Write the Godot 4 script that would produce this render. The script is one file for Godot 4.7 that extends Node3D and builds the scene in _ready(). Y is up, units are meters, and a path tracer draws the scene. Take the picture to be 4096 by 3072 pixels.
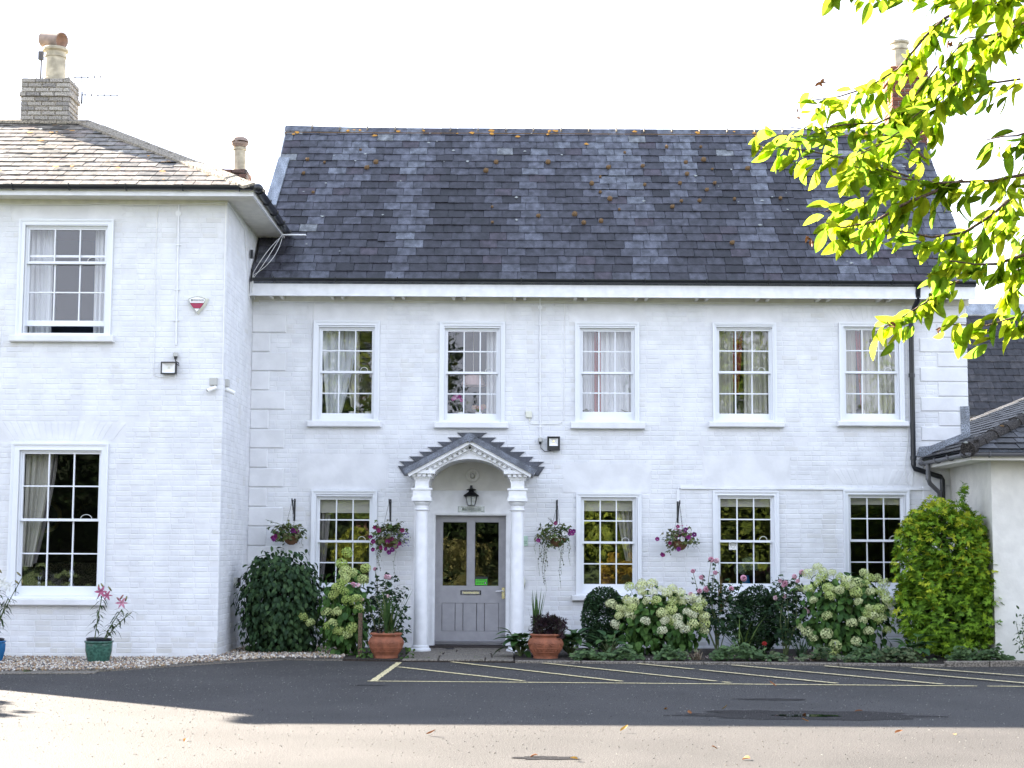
extends Node3D
# A white painted brick inn seen from its drive: the wing at the left, the main range with its porch, a low cream
# building at the right, borders and pots along the front, a cherry tree hanging in at the right. x right, y up, z to the viewer, metres.

const EXPOSURE := 10.5
const TO_SUN := Vector3(-1.3, 0.89, -1.0)

var rng := RandomNumberGenerator.new()
var M := {}
var names := {}

# ---------------------------------------------------------------- mesh helpers
class MB:
	var v := PackedVector3Array()
	var n := PackedVector3Array()
	func tri(a: Vector3, b: Vector3, c: Vector3) -> void:   # counter-clockwise seen from outside
		var m := (b - a).cross(c - a).normalized()
		v.append(a); v.append(c); v.append(b)
		n.append(m); n.append(m); n.append(m)
	func tris(a: Vector3, b: Vector3, c: Vector3, na: Vector3, nb: Vector3, nc: Vector3) -> void:
		v.append(a); v.append(c); v.append(b)
		n.append(na); n.append(nc); n.append(nb)
	func quad(a: Vector3, b: Vector3, c: Vector3, d: Vector3) -> void:
		tri(a, b, c); tri(a, c, d)
	func hexa(p: Array) -> void:   # p0..3 back ring, p4..7 front ring, both counter-clockwise from the front
		quad(p[4], p[5], p[6], p[7]); quad(p[1], p[0], p[3], p[2])
		for i in 4:
			var j := (i + 1) % 4
			quad(p[i], p[j], p[4 + j], p[4 + i])
	func bx(x0: float, x1: float, y0: float, y1: float, z0: float, z1: float) -> void:
		hexa([Vector3(x0, y0, z0), Vector3(x1, y0, z0), Vector3(x1, y1, z0), Vector3(x0, y1, z0), Vector3(x0, y0, z1), Vector3(x1, y0, z1), Vector3(x1, y1, z1), Vector3(x0, y1, z1)])
	func box(c: Vector3, s: Vector3, b := Basis()) -> void:
		var p := []
		for z in [-0.5, 0.5]:
			for q in [Vector2(-0.5, -0.5), Vector2(0.5, -0.5), Vector2(0.5, 0.5), Vector2(-0.5, 0.5)]:
				p.append(c + b * Vector3(q.x * s.x, q.y * s.y, z * s.z))
		hexa(p)
	func cham(x0: float, x1: float, y0: float, y1: float, z0: float, z1: float, e: float) -> void:   # box with its front edges chamfered
		hexa([Vector3(x0, y0, z0), Vector3(x1, y0, z0), Vector3(x1, y1, z0), Vector3(x0, y1, z0), Vector3(x0, y0, z1 - e), Vector3(x1, y0, z1 - e), Vector3(x1, y1, z1 - e), Vector3(x0, y1, z1 - e)].slice(0, 8))
		var a := [Vector3(x0, y0, z1 - e), Vector3(x1, y0, z1 - e), Vector3(x1, y1, z1 - e), Vector3(x0, y1, z1 - e)]
		var b := [Vector3(x0 + e, y0 + e, z1), Vector3(x1 - e, y0 + e, z1), Vector3(x1 - e, y1 - e, z1), Vector3(x0 + e, y1 - e, z1)]
		for i in 4:
			var j := (i + 1) % 4
			quad(a[i], a[j], b[j], b[i])
		quad(b[0], b[1], b[2], b[3])
	func tube(pts: Array, r0: float, r1: float, k := 8, caps := true) -> void:
		var t: Vector3 = (pts[1] - pts[0]).normalized()
		var x: Vector3 = t.cross(Vector3(0.3, 0.9, 0.31)).normalized()
		if x.length() < 0.5: x = Vector3.RIGHT
		var prev := []
		var pn := []
		var N := pts.size()
		for i in N:
			var d: Vector3 = (pts[mini(i + 1, N - 1)] - pts[maxi(i - 1, 0)]).normalized()
			x = (x - d * x.dot(d)).normalized()
			var y := d.cross(x)
			var r := lerpf(r0, r1, float(i) / maxf(1, N - 1))
			var ring := []
			var rn := []
			for j in k:
				var a := TAU * j / k
				var o := x * cos(a) + y * sin(a)
				ring.append(pts[i] + o * r); rn.append(o)
			if i > 0:
				for j in k:
					var q := (j + 1) % k
					tris(prev[j], prev[q], ring[q], pn[j], pn[q], rn[q])
					tris(prev[j], ring[q], ring[j], pn[j], rn[q], rn[j])
			if caps and (i == 0 or i == N - 1):
				for j in range(1, k - 1):
					if i == 0: tri(ring[0], ring[j + 1], ring[j])
					else: tri(ring[0], ring[j], ring[j + 1])
			prev = ring; pn = rn
	func lathe(prof: Array, k := 24, xf := Transform3D(), a0 := 0.0, a1 := TAU, smooth := false) -> void:   # profile of Vector2(r, y), upwards on the outside
		var nor := []
		for i in prof.size() - 1:
			var e: Vector2 = prof[i + 1] - prof[i]
			nor.append(Vector2(e.y, -e.x).normalized())
		for i in prof.size() - 1:
			var p: Vector2 = prof[i]
			var q: Vector2 = prof[i + 1]
			var n0: Vector2 = nor[i]
			var n1: Vector2 = nor[i]
			if smooth:
				if i > 0: n0 = (nor[i] + nor[i - 1]).normalized()
				if i < nor.size() - 1: n1 = (nor[i] + nor[i + 1]).normalized()
			for j in k:
				var a := lerpf(a0, a1, float(j) / k)
				var b := lerpf(a0, a1, float(j + 1) / k)
				var ca := Vector3(sin(a), 0, cos(a))
				var cb := Vector3(sin(b), 0, cos(b))
				var P := [xf * (ca * p.x + Vector3.UP * p.y), xf * (cb * p.x + Vector3.UP * p.y), xf * (cb * q.x + Vector3.UP * q.y), xf * (ca * q.x + Vector3.UP * q.y)]
				var Nn := [xf.basis * (ca * n0.x + Vector3.UP * n0.y), xf.basis * (cb * n0.x + Vector3.UP * n0.y), xf.basis * (cb * n1.x + Vector3.UP * n1.y), xf.basis * (ca * n1.x + Vector3.UP * n1.y)]
				if p.x > 1e-5: tris(P[0], P[1], P[2], Nn[0], Nn[1], Nn[2])
				if q.x > 1e-5: tris(P[0], P[2], P[3], Nn[0], Nn[2], Nn[3])
	func grid(f: Callable, nu: int, nv: int) -> void:   # f(u, v) in 0..1; u x v gives the normal
		var e := 0.004
		var P := []
		var Q := []
		for i in nu + 1:
			for j in nv + 1:
				var u := float(i) / nu
				var w := float(j) / nv
				P.append(f.call(u, w))
				var du: Vector3 = f.call(minf(u + e, 1), w) - f.call(maxf(u - e, 0), w)
				var dv: Vector3 = f.call(u, minf(w + e, 1)) - f.call(u, maxf(w - e, 0))
				Q.append(du.cross(dv).normalized())
		for i in nu:
			for j in nv:
				var a := i * (nv + 1) + j
				var b := a + nv + 1
				tris(P[a], P[b], P[b + 1], Q[a], Q[b], Q[b + 1])
				tris(P[a], P[b + 1], P[a + 1], Q[a], Q[b + 1], Q[a + 1])
	func poly(pts: Array, z0: float, z1: float, xf := Transform3D(), back := true) -> void:   # outline of Vector2 pulled from z0 to z1
		var pp := PackedVector2Array(pts)
		if Geometry2D.is_polygon_clockwise(pp): pp.reverse()
		var area := 0.0
		for i in pp.size(): area += pp[i].cross(pp[(i + 1) % pp.size()])
		if area < 0: pp.reverse()
		var ix := Geometry2D.triangulate_polygon(pp)
		for i in range(0, ix.size(), 3):
			var a := pp[ix[i]]
			var b := pp[ix[i + 1]]
			var c := pp[ix[i + 2]]
			if (b - a).cross(c - a) < 0:
				var s := b
				b = c; c = s
			tri(xf * Vector3(a.x, a.y, z1), xf * Vector3(b.x, b.y, z1), xf * Vector3(c.x, c.y, z1))
			if back: tri(xf * Vector3(a.x, a.y, z0), xf * Vector3(c.x, c.y, z0), xf * Vector3(b.x, b.y, z0))
		for i in pp.size():
			var a := pp[i]
			var b := pp[(i + 1) % pp.size()]
			quad(xf * Vector3(a.x, a.y, z0), xf * Vector3(b.x, b.y, z0), xf * Vector3(b.x, b.y, z1), xf * Vector3(a.x, a.y, z1))
	func ball(c: Vector3, r: Vector3, k := 10, xf := Basis()) -> void:
		var prof := []
		for i in k / 2 + 1:
			var a := -PI / 2 + PI * i / (k / 2)
			prof.append(Vector2(maxf(cos(a), 0), sin(a)))
		lathe(prof, k, Transform3D(xf * Basis.from_scale(r), c), 0, TAU, true)
	func add(o: MB, xf: Transform3D) -> void:
		var nb := xf.basis.inverse().transposed()
		for i in o.v.size():
			v.append(xf * o.v[i]); n.append((nb * o.n[i]).normalized())
	func mesh() -> ArrayMesh:
		var arr := []
		arr.resize(Mesh.ARRAY_MAX)
		arr[Mesh.ARRAY_VERTEX] = v
		arr[Mesh.ARRAY_NORMAL] = n
		var m := ArrayMesh.new()
		if v.size(): m.add_surface_from_arrays(Mesh.PRIMITIVE_TRIANGLES, arr)
		return m

# ---------------------------------------------------------------- scene helpers
func numbered(called: String, parent: Node) -> String:
	var key := "%d/%s" % [parent.get_instance_id(), called]
	var k: int = names.get(key, 0)
	names[key] = k + 1
	return called if k == 0 else "%s_%03d" % [called, k]

func thing(called: String, label: String, category: String, at := Vector3.ZERO, group := "") -> Node3D:
	var o := Node3D.new()
	o.name = numbered(called, self)
	add_child(o, true)
	o.position = at
	tag(o, label, category, group)
	return o

func tag(o: Node3D, label: String, category := "", group := "") -> Node3D:
	o.set_meta("label", label)
	if category: o.set_meta("category", category)
	if group: o.set_meta("group", group)
	return o

func part(called: String, mb, m: Material, parent: Node3D = self, at := Vector3.ZERO) -> MeshInstance3D:
	var o := MeshInstance3D.new()
	o.name = numbered(called, parent)
	o.mesh = mb.mesh() if mb is MB else mb
	o.material_override = m
	parent.add_child(o, true)
	o.position = at
	return o

func node(called: String, parent: Node3D, at := Vector3.ZERO) -> Node3D:
	var o := Node3D.new()
	o.name = numbered(called, parent)
	parent.add_child(o, true)
	o.position = at
	return o

func struct(called: String, mb: MB, m: Material) -> MeshInstance3D:
	var o := part(called, mb, m)
	o.set_meta("kind", "structure")
	return o

# pieces: [Transform3D, tint index]. The first n_single become meshes of their own, the rest one MultiMesh.
func pieces(parent: Node3D, single: String, rest: String, mesh: Mesh, base: String, tints: Array, list: Array, n_single: int, more := []) -> void:
	for i in mini(n_single, list.size()):
		var o := MeshInstance3D.new()
		o.name = numbered(single, parent)
		o.mesh = mesh if more.is_empty() else more[i % more.size()]
		o.material_override = tinted(base, tints[list[i][1]])
		o.transform = list[i][0]
		parent.add_child(o, true)
	if list.size() > n_single:
		var mm := MultiMesh.new()
		mm.transform_format = MultiMesh.TRANSFORM_3D
		mm.use_colors = true
		mm.mesh = mesh
		mm.instance_count = list.size() - n_single
		for i in mm.instance_count:
			mm.set_instance_transform(i, list[n_single + i][0])
			mm.set_instance_color(i, tints[list[n_single + i][1]])
		var g := MultiMeshInstance3D.new()
		g.name = numbered(rest, parent)
		g.multimesh = mm
		g.material_override = tinted(base, Color.WHITE, true)
		g.set_meta("kind", "stuff")
		parent.add_child(g, true)

func V2L(a: Array) -> Array:
	return a.map(func(p): return Vector2(p[0], p[1]))

func at_z(a: Array, z: float, wob := 0.0) -> Array:
	var r := []
	var k := 0
	for p in a:
		r.append(Vector3(p.x, p.y, z + sin(k * 1.7 + p.x * 5) * wob)); k += 1
	return r

func R(a: float, b: float) -> float:
	return rng.randf_range(a, b)

func rv(s := 1.0) -> Vector3:
	return Vector3(R(-s, s), R(-s, s), R(-s, s))

func look(d: Vector3, up: Vector3, at: Vector3, s := 1.0) -> Transform3D:   # +Z along d, +Y near up
	var z := d.normalized()
	var y := up - z * up.dot(z)
	if y.length() < 0.01: y = Vector3(0.1, 0.2, 1) - z * z.dot(Vector3(0.1, 0.2, 1))
	y = y.normalized()
	return Transform3D(Basis(y.cross(z) * s, y * s, z * s), at)

# ---------------------------------------------------------------- materials
func lin(r: float, g: float, b: float) -> Color:
	return Color(r, g, b)

func ntex(freq: float, lo: float, hi: float, sd: int, octaves := 4, size := 512, p0 := 0.25, p1 := 0.75, kind := FastNoiseLite.TYPE_SIMPLEX_SMOOTH) -> NoiseTexture2D:
	var f := FastNoiseLite.new()
	f.noise_type = kind
	f.frequency = freq
	f.seed = sd
	f.fractal_octaves = octaves
	var g := Gradient.new()
	g.offsets = PackedFloat32Array([p0, p1])
	g.colors = PackedColorArray([Color(lo, lo, lo), Color(hi, hi, hi)])
	var t := NoiseTexture2D.new()
	t.width = size; t.height = size
	t.seamless = true
	t.noise = f
	t.color_ramp = g
	return t

func mat(c: Color, rough := 0.7, tex: Texture2D = null, scale := 1.0, bump: Texture2D = null, bscale := 1.0, bh := 0.1) -> StandardMaterial3D:
	var m := StandardMaterial3D.new()
	m.albedo_color = c.linear_to_srgb()
	m.roughness = rough
	m.uv1_triplanar = true
	m.uv1_world_triplanar = true
	m.uv1_scale = Vector3.ONE * scale
	if tex: m.albedo_texture = tex
	if bump:
		m.heightmap_enabled = true
		m.heightmap_texture = bump
		m.heightmap_scale = bh
		if not tex: m.uv1_scale = Vector3.ONE * bscale
	return m

func detail(m: StandardMaterial3D, t: Texture2D, scale: float) -> StandardMaterial3D:
	m.detail_enabled = true
	m.detail_blend_mode = BaseMaterial3D.BLEND_MODE_MUL
	m.detail_albedo = t
	m.detail_uv_layer = BaseMaterial3D.DETAIL_UV_2
	m.uv2_triplanar = true
	m.uv2_world_triplanar = true
	m.uv2_scale = Vector3.ONE * scale
	return m

var leaf_tex: NoiseTexture2D
var tint_cache := {}
func tinted(base: String, c: Color, vertex := false) -> StandardMaterial3D:
	var key := "%s/%s/%s" % [base, c.to_html(), vertex]
	if not tint_cache.has(key):
		var m: StandardMaterial3D = M[base].duplicate()
		m.albedo_color = c.linear_to_srgb()
		m.vertex_color_use_as_albedo = vertex
		tint_cache[key] = m
	return tint_cache[key]

func glow_leaf(c: Color, back: float, rough := 0.5) -> StandardMaterial3D:
	var m := StandardMaterial3D.new()
	m.albedo_color = c.linear_to_srgb()
	m.roughness = rough
	m.backlight_enabled = true
	m.backlight = Color(back, back, back)
	m.albedo_texture = leaf_tex
	m.uv1_triplanar = true
	m.uv1_world_triplanar = true
	m.uv1_scale = Vector3.ONE * 2.5
	return m

func make_materials() -> void:
	leaf_tex = ntex(0.03, 0.80, 1.0, 71, 4, 256)
	var fine := ntex(0.09, 0.93, 1.0, 3, 4)
	var blotch := ntex(0.012, 0.955, 1.0, 5, 5)
	var grain := ntex(0.25, 0.0, 1.0, 9, 3, 512, 0.2, 0.8)
	var lump := ntex(0.03, 0.0, 1.0, 11, 4)
	var speck := ntex(0.14, 0.30, 1.0, 21, 4, 1024, 0.32, 0.66)
	var coarse := ntex(0.01, 0.78, 1.0, 23, 5)
	var lichen := ntex(0.06, 0.55, 1.0, 31, 5, 512, 0.3, 0.62)
	M.white = detail(mat(lin(0.81, 0.815, 0.83), 0.6, blotch, 0.35, lump, 3.0, 0.12), fine, 5.0)
	M.mortar = detail(mat(lin(0.79, 0.795, 0.81), 0.7, blotch, 0.35, lump, 3.0, 0.12), fine, 5.0)
	M.gloss_white = mat(lin(0.80, 0.81, 0.83), 0.35, blotch, 0.7)
	M.window_white = mat(lin(0.76, 0.78, 0.81), 0.35)
	M.cream = detail(mat(lin(0.78, 0.76, 0.70), 0.7, blotch, 0.5, lump, 6.0, 0.15), fine, 3.0)
	M.soffit = mat(lin(0.70, 0.68, 0.60), 0.6, blotch, 0.8)
	M.black = mat(lin(0.012, 0.014, 0.018), 0.3)
	M.dark_metal = mat(lin(0.05, 0.05, 0.055), 0.5)
	M.iron = mat(lin(0.015, 0.016, 0.017), 0.45)
	M.grey_metal = mat(lin(0.12, 0.12, 0.13), 0.4)
	M.lead = detail(mat(lin(0.22, 0.245, 0.30), 0.5, coarse, 0.8), lichen, 2.2)
	M.dark_lead = detail(mat(lin(0.12, 0.13, 0.16), 0.5, coarse, 0.8), lichen, 2.2)
	M.pale_lead = detail(mat(lin(0.40, 0.44, 0.50), 0.45, coarse, 0.8), lichen, 1.5)
	var dots := ntex(0.11, 0.62, 1.0, 33, 4, 1024, 0.52, 0.72)
	M.slate = detail(mat(Color.WHITE, 0.55, dots, 0.9, lump, 1.0, 0.15), ntex(0.02, 0.62, 1.0, 34, 5, 512, 0.3, 0.7), 0.55)
	M.slate.metallic_specular = 0.45
	M.brick = detail(mat(Color.WHITE, 0.85, fine, 4.0, grain, 1.0, 0.2), lichen, 1.7)
	M.pot_clay = detail(mat(lin(0.58, 0.50, 0.36), 0.8, blotch, 1.5), coarse, 0.9)
	M.red_clay = detail(mat(lin(0.38, 0.28, 0.23), 0.8, blotch, 1.5), coarse, 0.9)
	M.terracotta = detail(mat(lin(0.34, 0.115, 0.055), 0.75, fine, 2.0, grain, 1.0, 0.1), coarse, 1.5)
	M.asphalt = detail(mat(lin(0.116, 0.108, 0.103), 0.75, speck, 0.55, speck, 1.0, 0.8), ntex(0.01, 0.90, 1.0, 24, 5), 0.10)
	M.asphalt.metallic_specular = 0.4
	M.wet = mat(lin(0.040, 0.040, 0.044), 0.9, speck, 0.55, speck, 1.0, 0.3)
	M.wet.metallic_specular = 0.15
	M.damp = mat(lin(0.096, 0.090, 0.087), 0.9, speck, 0.55, speck, 1.0, 0.5)
	M.damp.metallic_specular = 0.15
	M.water = mat(lin(0.008, 0.009, 0.008), 0.04)
	M.paint = detail(mat(lin(0.78, 0.66, 0.36), 0.75, fine, 2.3), ntex(0.05, 0.55, 1.0, 41, 5, 512, 0.3, 0.45), 0.9)
	M.soil = mat(lin(0.055, 0.04, 0.03), 0.95, lichen, 2.0, lump, 1.0, 1.5)
	M.grass = mat(lin(0.10, 0.16, 0.04), 0.9, lichen, 0.4, lump, 1.0, 2.0)
	M.stone = detail(mat(lin(0.24, 0.21, 0.17), 0.85, lichen, 1.0, lump, 1.0, 0.5), fine, 4.0)
	M.pebble = mat(Color.WHITE, 0.7)
	M.door = mat(lin(0.32, 0.315, 0.335), 0.4, blotch, 0.9)
	M.chrome = mat(lin(0.85, 0.85, 0.85), 0.12); M.chrome.metallic = 1.0
	M.brass = mat(lin(0.75, 0.68, 0.45), 0.25); M.brass.metallic = 1.0
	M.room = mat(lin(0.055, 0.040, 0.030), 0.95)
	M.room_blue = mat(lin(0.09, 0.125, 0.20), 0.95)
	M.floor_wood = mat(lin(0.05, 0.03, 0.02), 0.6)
	M.ceiling = mat(lin(0.30, 0.29, 0.26), 0.9)
	M.sheer = mat(lin(0.62, 0.64, 0.66), 0.95)
	M.linen = mat(lin(0.50, 0.49, 0.43), 0.95)
	M.red_cloth = mat(lin(0.22, 0.02, 0.02), 0.9)
	M.stripe = mat(lin(0.36, 0.34, 0.33), 0.9)
	M.wood = detail(mat(lin(0.16, 0.10, 0.06), 0.8, lichen, 1.2), fine, 5.0)
	M.dark_wood = mat(lin(0.03, 0.022, 0.02), 0.6, fine, 2.0)
	M.wicker = mat(lin(0.17, 0.085, 0.04), 0.8, fine, 8.0)
	M.bark = mat(lin(0.13, 0.075, 0.05), 0.8, lichen, 3.0, lump, 1.0, 0.4)
	M.stem = mat(lin(0.09, 0.12, 0.04), 0.7)
	M.cream_plastic = mat(lin(0.66, 0.66, 0.56), 0.4)
	M.grey_plastic = mat(lin(0.45, 0.45, 0.42), 0.5)
	M.white_plastic = mat(lin(0.80, 0.80, 0.78), 0.35)
	M.lens = mat(lin(0.02, 0.02, 0.02), 0.1)
	M.crimson = mat(lin(0.32, 0.012, 0.06), 0.4)
	M.ink = mat(lin(0.012, 0.016, 0.018), 0.5)
	M.green_ink = mat(lin(0.02, 0.05, 0.035), 0.5)
	M.sticker_green = mat(lin(0.07, 0.50, 0.03), 0.5)
	M.plaque = mat(lin(0.45, 0.62, 0.50), 0.4)
	M.glaze_green = mat(lin(0.06, 0.16, 0.12), 0.15, ntex(0.02, 0.7, 1.0, 51, 4), 2.0)
	M.glaze_blue = mat(lin(0.02, 0.13, 0.30), 0.15)
	M.moss = mat(lin(0.20, 0.12, 0.055), 1.0, lichen, 9.0)
	M.mossy_tile = detail(mat(lin(0.10, 0.085, 0.075), 0.95, lichen, 3.0, lump, 2.0, 1.5), ntex(0.04, 0.35, 1.0, 91, 4, 512, 0.35, 0.65), 1.6)
	M.lichen_orange = mat(lin(0.42, 0.20, 0.03), 1.0)
	M.lichen_pale = mat(lin(0.40, 0.42, 0.40), 1.0, lichen, 6.0)
	M.hip = detail(mat(lin(0.36, 0.31, 0.24), 0.9, lichen, 0.9, lump, 1.0, 0.5), fine, 4.0)
	M.gilt = mat(lin(0.45, 0.27, 0.08), 0.35); M.gilt.metallic = 0.7
	M.mirror = mat(lin(0.9, 0.9, 0.9), 0.03); M.mirror.metallic = 1.0
	M.pewter = mat(lin(0.25, 0.27, 0.30), 0.4)
	M.pink_shade = mat(lin(0.60, 0.42, 0.40), 0.9)
	M.leaf = glow_leaf(Color.WHITE, 0.5, 0.6)
	M.leaf.metallic_specular = 0.3
	M.thin_leaf = glow_leaf(Color.WHITE, 1.5, 0.45)
	M.petal = glow_leaf(Color.WHITE, 0.5, 0.7)
	var g := StandardMaterial3D.new()
	g.transparency = BaseMaterial3D.TRANSPARENCY_ALPHA
	g.albedo_color = Color(0.08, 0.09, 0.09, 0.012)
	g.roughness = 0.0
	g.heightmap_enabled = true
	g.heightmap_texture = ntex(0.006, 0.0, 1.0, 61, 2)
	g.heightmap_scale = 0.05
	g.uv1_triplanar = true; g.uv1_world_triplanar = true
	g.uv1_scale = Vector3.ONE * 0.8
	M.glass = g
	var a := StandardMaterial3D.new()
	a.transparency = BaseMaterial3D.TRANSPARENCY_ALPHA
	a.albedo_color = Color(0.92, 0.94, 0.92, 0.30)
	a.roughness = 0.1
	M.acrylic = a

# ---------------------------------------------------------------- leaf and flower shapes
func leaf_mb(L: float, w: float, fold := 0.25, droop := 0.2, segs := 4, wide_at := 0.45) -> MB:   # grows along +Z from the origin, face up +Y
	var mb := MB.new()
	var rows := []
	for i in segs + 1:
		var t := float(i) / segs
		var hw := w * 0.5 * pow(sin(PI * pow(t, log(0.5) / log(wide_at))), 0.8) if t > 0 and t < 1 else 0.0
		var y := -droop * L * t * t
		var z := L * t * (1 - 0.15 * droop * t)
		rows.append([Vector3(-hw, y + hw * fold, z), Vector3(0, y, z), Vector3(hw, y + hw * fold, z)])
	for i in segs:
		var a: Array = rows[i]
		var b: Array = rows[i + 1]
		for s in 2:
			if i == 0: mb.tri(a[1], b[s], b[s + 1])
			elif i < segs - 1: mb.quad(a[s + 1], a[s], b[s], b[s + 1])
			else: mb.tri(a[s + 1], a[s], b[1])
	return mb

func whorl_mb(k: int, L: float, w: float, up := 0.5, sd := 1) -> MB:
	var mb := MB.new()
	var lf := leaf_mb(L, w, 0.2, 0.25, 3)
	for i in k:
		var a := TAU * i / k + 0.3 * sin(i * 2.1 + sd)
		mb.add(lf, look(Vector3(cos(a), up * (0.7 + 0.3 * sin(i * 1.3)), sin(a)), Vector3.UP, Vector3.ZERO, 0.85 + 0.15 * cos(i * 1.9)))
	return mb

func head_mb(sd: int) -> MB:   # a ball of small four-petalled florets, radius 1
	var mb := MB.new()
	var r := RandomNumberGenerator.new()
	r.seed = sd
	var N := 64
	for i in N:
		var y := 1 - 2 * (i + 0.5) / N
		if y < -0.75: continue
		var a := 2.39996 * i
		var d := Vector3(sqrt(1 - y * y) * cos(a), y, sqrt(1 - y * y) * sin(a))
		var at := d * r.randf_range(0.82, 1.0) * Vector3(1, 0.82, 1)
		var b := look(d + Vector3(r.randf_range(-0.4, 0.4), r.randf_range(-0.4, 0.4), r.randf_range(-0.4, 0.4)), Vector3(r.randf_range(-1, 1), 1, 0.3), at)
		var s := r.randf_range(0.17, 0.24)
		for k in 4:
			var t := TAU * k / 4
			var c0 := Vector3(cos(t), sin(t), 0.15) * s
			var l := Vector3(cos(t - 0.6), sin(t - 0.6), 0.25) * s * 0.85
			var e := Vector3(cos(t + 0.6), sin(t + 0.6), 0.25) * s * 0.85
			mb.tri(b * Vector3.ZERO, b * l, b * c0); mb.tri(b * Vector3.ZERO, b * c0, b * e)
	return mb

func petunia_mb(r: float) -> MB:   # a flaring trumpet facing +Z
	var mb := MB.new()
	mb.grid(func(u, v):
		var a: float = -TAU * u
		var rr: float = r * (0.12 + 0.88 * pow(v, 1.6)) * (1.0 - 0.14 * v * (0.5 + 0.5 * cos(5 * a)))
		return Vector3(cos(a) * rr, sin(a) * rr, r * (0.75 * pow(v, 0.5) - 0.75) + r * 0.08 * v * sin(5 * a)), 20, 5)
	return mb

func rose_mb(r: float) -> MB:
	var mb := MB.new()
	for ring in 4:
		var k := 3 + ring * 1
		for i in k:
			var a0 := TAU * i / k + ring * 0.7
			var rr := r * (0.25 + 0.25 * ring)
			var ph := 0.35 + ring * 0.22
			mb.grid(func(u, v):
				var a: float = a0 + (u - 0.5) * 2.6 / (1 + ring * 0.15) * 1.0
				var q: float = rr * (0.35 + 0.65 * v)
				return Vector3(cos(a) * q, sin(a) * q, r * (0.9 * sin(v * 1.5) - ph * v * v * ring * 0.35 - 0.2)), 4, 3)
	return mb

func lily_mb(r: float) -> MB:
	var mb := MB.new()
	for i in 6:
		var lf := leaf_mb(r, r * (0.42 if i % 2 else 0.3), 0.3, 0.55, 5, 0.5)
		var a := TAU * i / 6
		mb.add(lf, look(Vector3(cos(a), sin(a), 0.75), Vector3(-cos(a) * 0.5, -sin(a) * 0.5, 1), Vector3.ZERO))
	return mb

# points of a lumpy mound: [position, outward]
func mound(c: Vector3, rad: Vector3, n: int, inner := 0.7, lump := 0.18, sd := 1, floor_y := 0.0) -> Array:
	var f := FastNoiseLite.new()
	f.seed = sd
	f.frequency = 1.1
	var out := []
	while out.size() < n:
		var d := rv().normalized()
		if d.length() < 0.5: continue
		var q := pow(rng.randf(), 0.45)
		var s := 1.0 + lump * 2.0 * f.get_noise_3dv(d * 2.0 + Vector3(sd, 0, 0))
		var p := c + d * rad * s * lerpf(inner, 1.0, q)
		if p.y < floor_y: continue
		out.append([p, (d / rad).normalized(), q])
	return out

func foliage(t: Node3D, pts: Array, mesh: Mesh, base: String, tints: Array, s0: float, s1: float, droop: float, n_single := 0, up_light := false) -> void:
	var l := []
	for p in pts:
		var o: Vector3 = p[1]
		var d := o * 0.7 + Vector3.DOWN * droop + rv(0.6)
		var k := rng.randi() % tints.size()
		if up_light:   # young pale shoots stand at the outer tips
			k = clampi(int(p[2] * tints.size() * R(0.42, 0.84 + 0.30 * clampf(p[0].y - 0.5, 0, 1.0))), 0, tints.size() - 1)
		l.append([look(d, o * 0.8 + Vector3.UP * 0.7 + rv(0.5), p[0], R(s0, s1)), k])
	if n_single: l.sort_custom(func(a, b): return a[0].origin.z > b[0].origin.z)
	pieces(t, "leaf", "foliage", mesh, base, tints, l, n_single)

# ---------------------------------------------------------------- walls, bricks, slates
func wall_mb(x0: float, x1: float, y0: float, y1: float, z0: float, z1: float, holes: Array) -> MB:   # holes: Rect2 in x, y
	var xs := [x0, x1]
	var ys := [y0, y1]
	for h in holes:
		xs.append(h.position.x); xs.append(h.end.x); ys.append(h.position.y); ys.append(h.end.y)
	xs.sort(); ys.sort()
	var mb := MB.new()
	var solid := func(i: int, j: int) -> bool:
		if i < 0 or j < 0 or i >= xs.size() - 1 or j >= ys.size() - 1: return false
		var c := Vector2((xs[i] + xs[i + 1]) / 2, (ys[j] + ys[j + 1]) / 2)
		for h in holes:
			if h.has_point(c): return false
		return true
	for i in xs.size() - 1:
		for j in ys.size() - 1:
			var a: float = xs[i]
			var b: float = xs[i + 1]
			var c: float = ys[j]
			var d: float = ys[j + 1]
			if b - a < 1e-5 or d - c < 1e-5 or not solid.call(i, j): continue
			mb.quad(Vector3(a, c, z1), Vector3(b, c, z1), Vector3(b, d, z1), Vector3(a, d, z1))
			mb.quad(Vector3(b, c, z0), Vector3(a, c, z0), Vector3(a, d, z0), Vector3(b, d, z0))
			if not solid.call(i - 1, j): mb.quad(Vector3(a, c, z0), Vector3(a, c, z1), Vector3(a, d, z1), Vector3(a, d, z0))
			if not solid.call(i + 1, j): mb.quad(Vector3(b, c, z1), Vector3(b, c, z0), Vector3(b, d, z0), Vector3(b, d, z1))
			if not solid.call(i, j - 1): mb.quad(Vector3(a, c, z0), Vector3(b, c, z0), Vector3(b, c, z1), Vector3(a, c, z1))
			if not solid.call(i, j + 1): mb.quad(Vector3(a, d, z1), Vector3(b, d, z1), Vector3(b, d, z0), Vector3(a, d, z0))
	return mb

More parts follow.
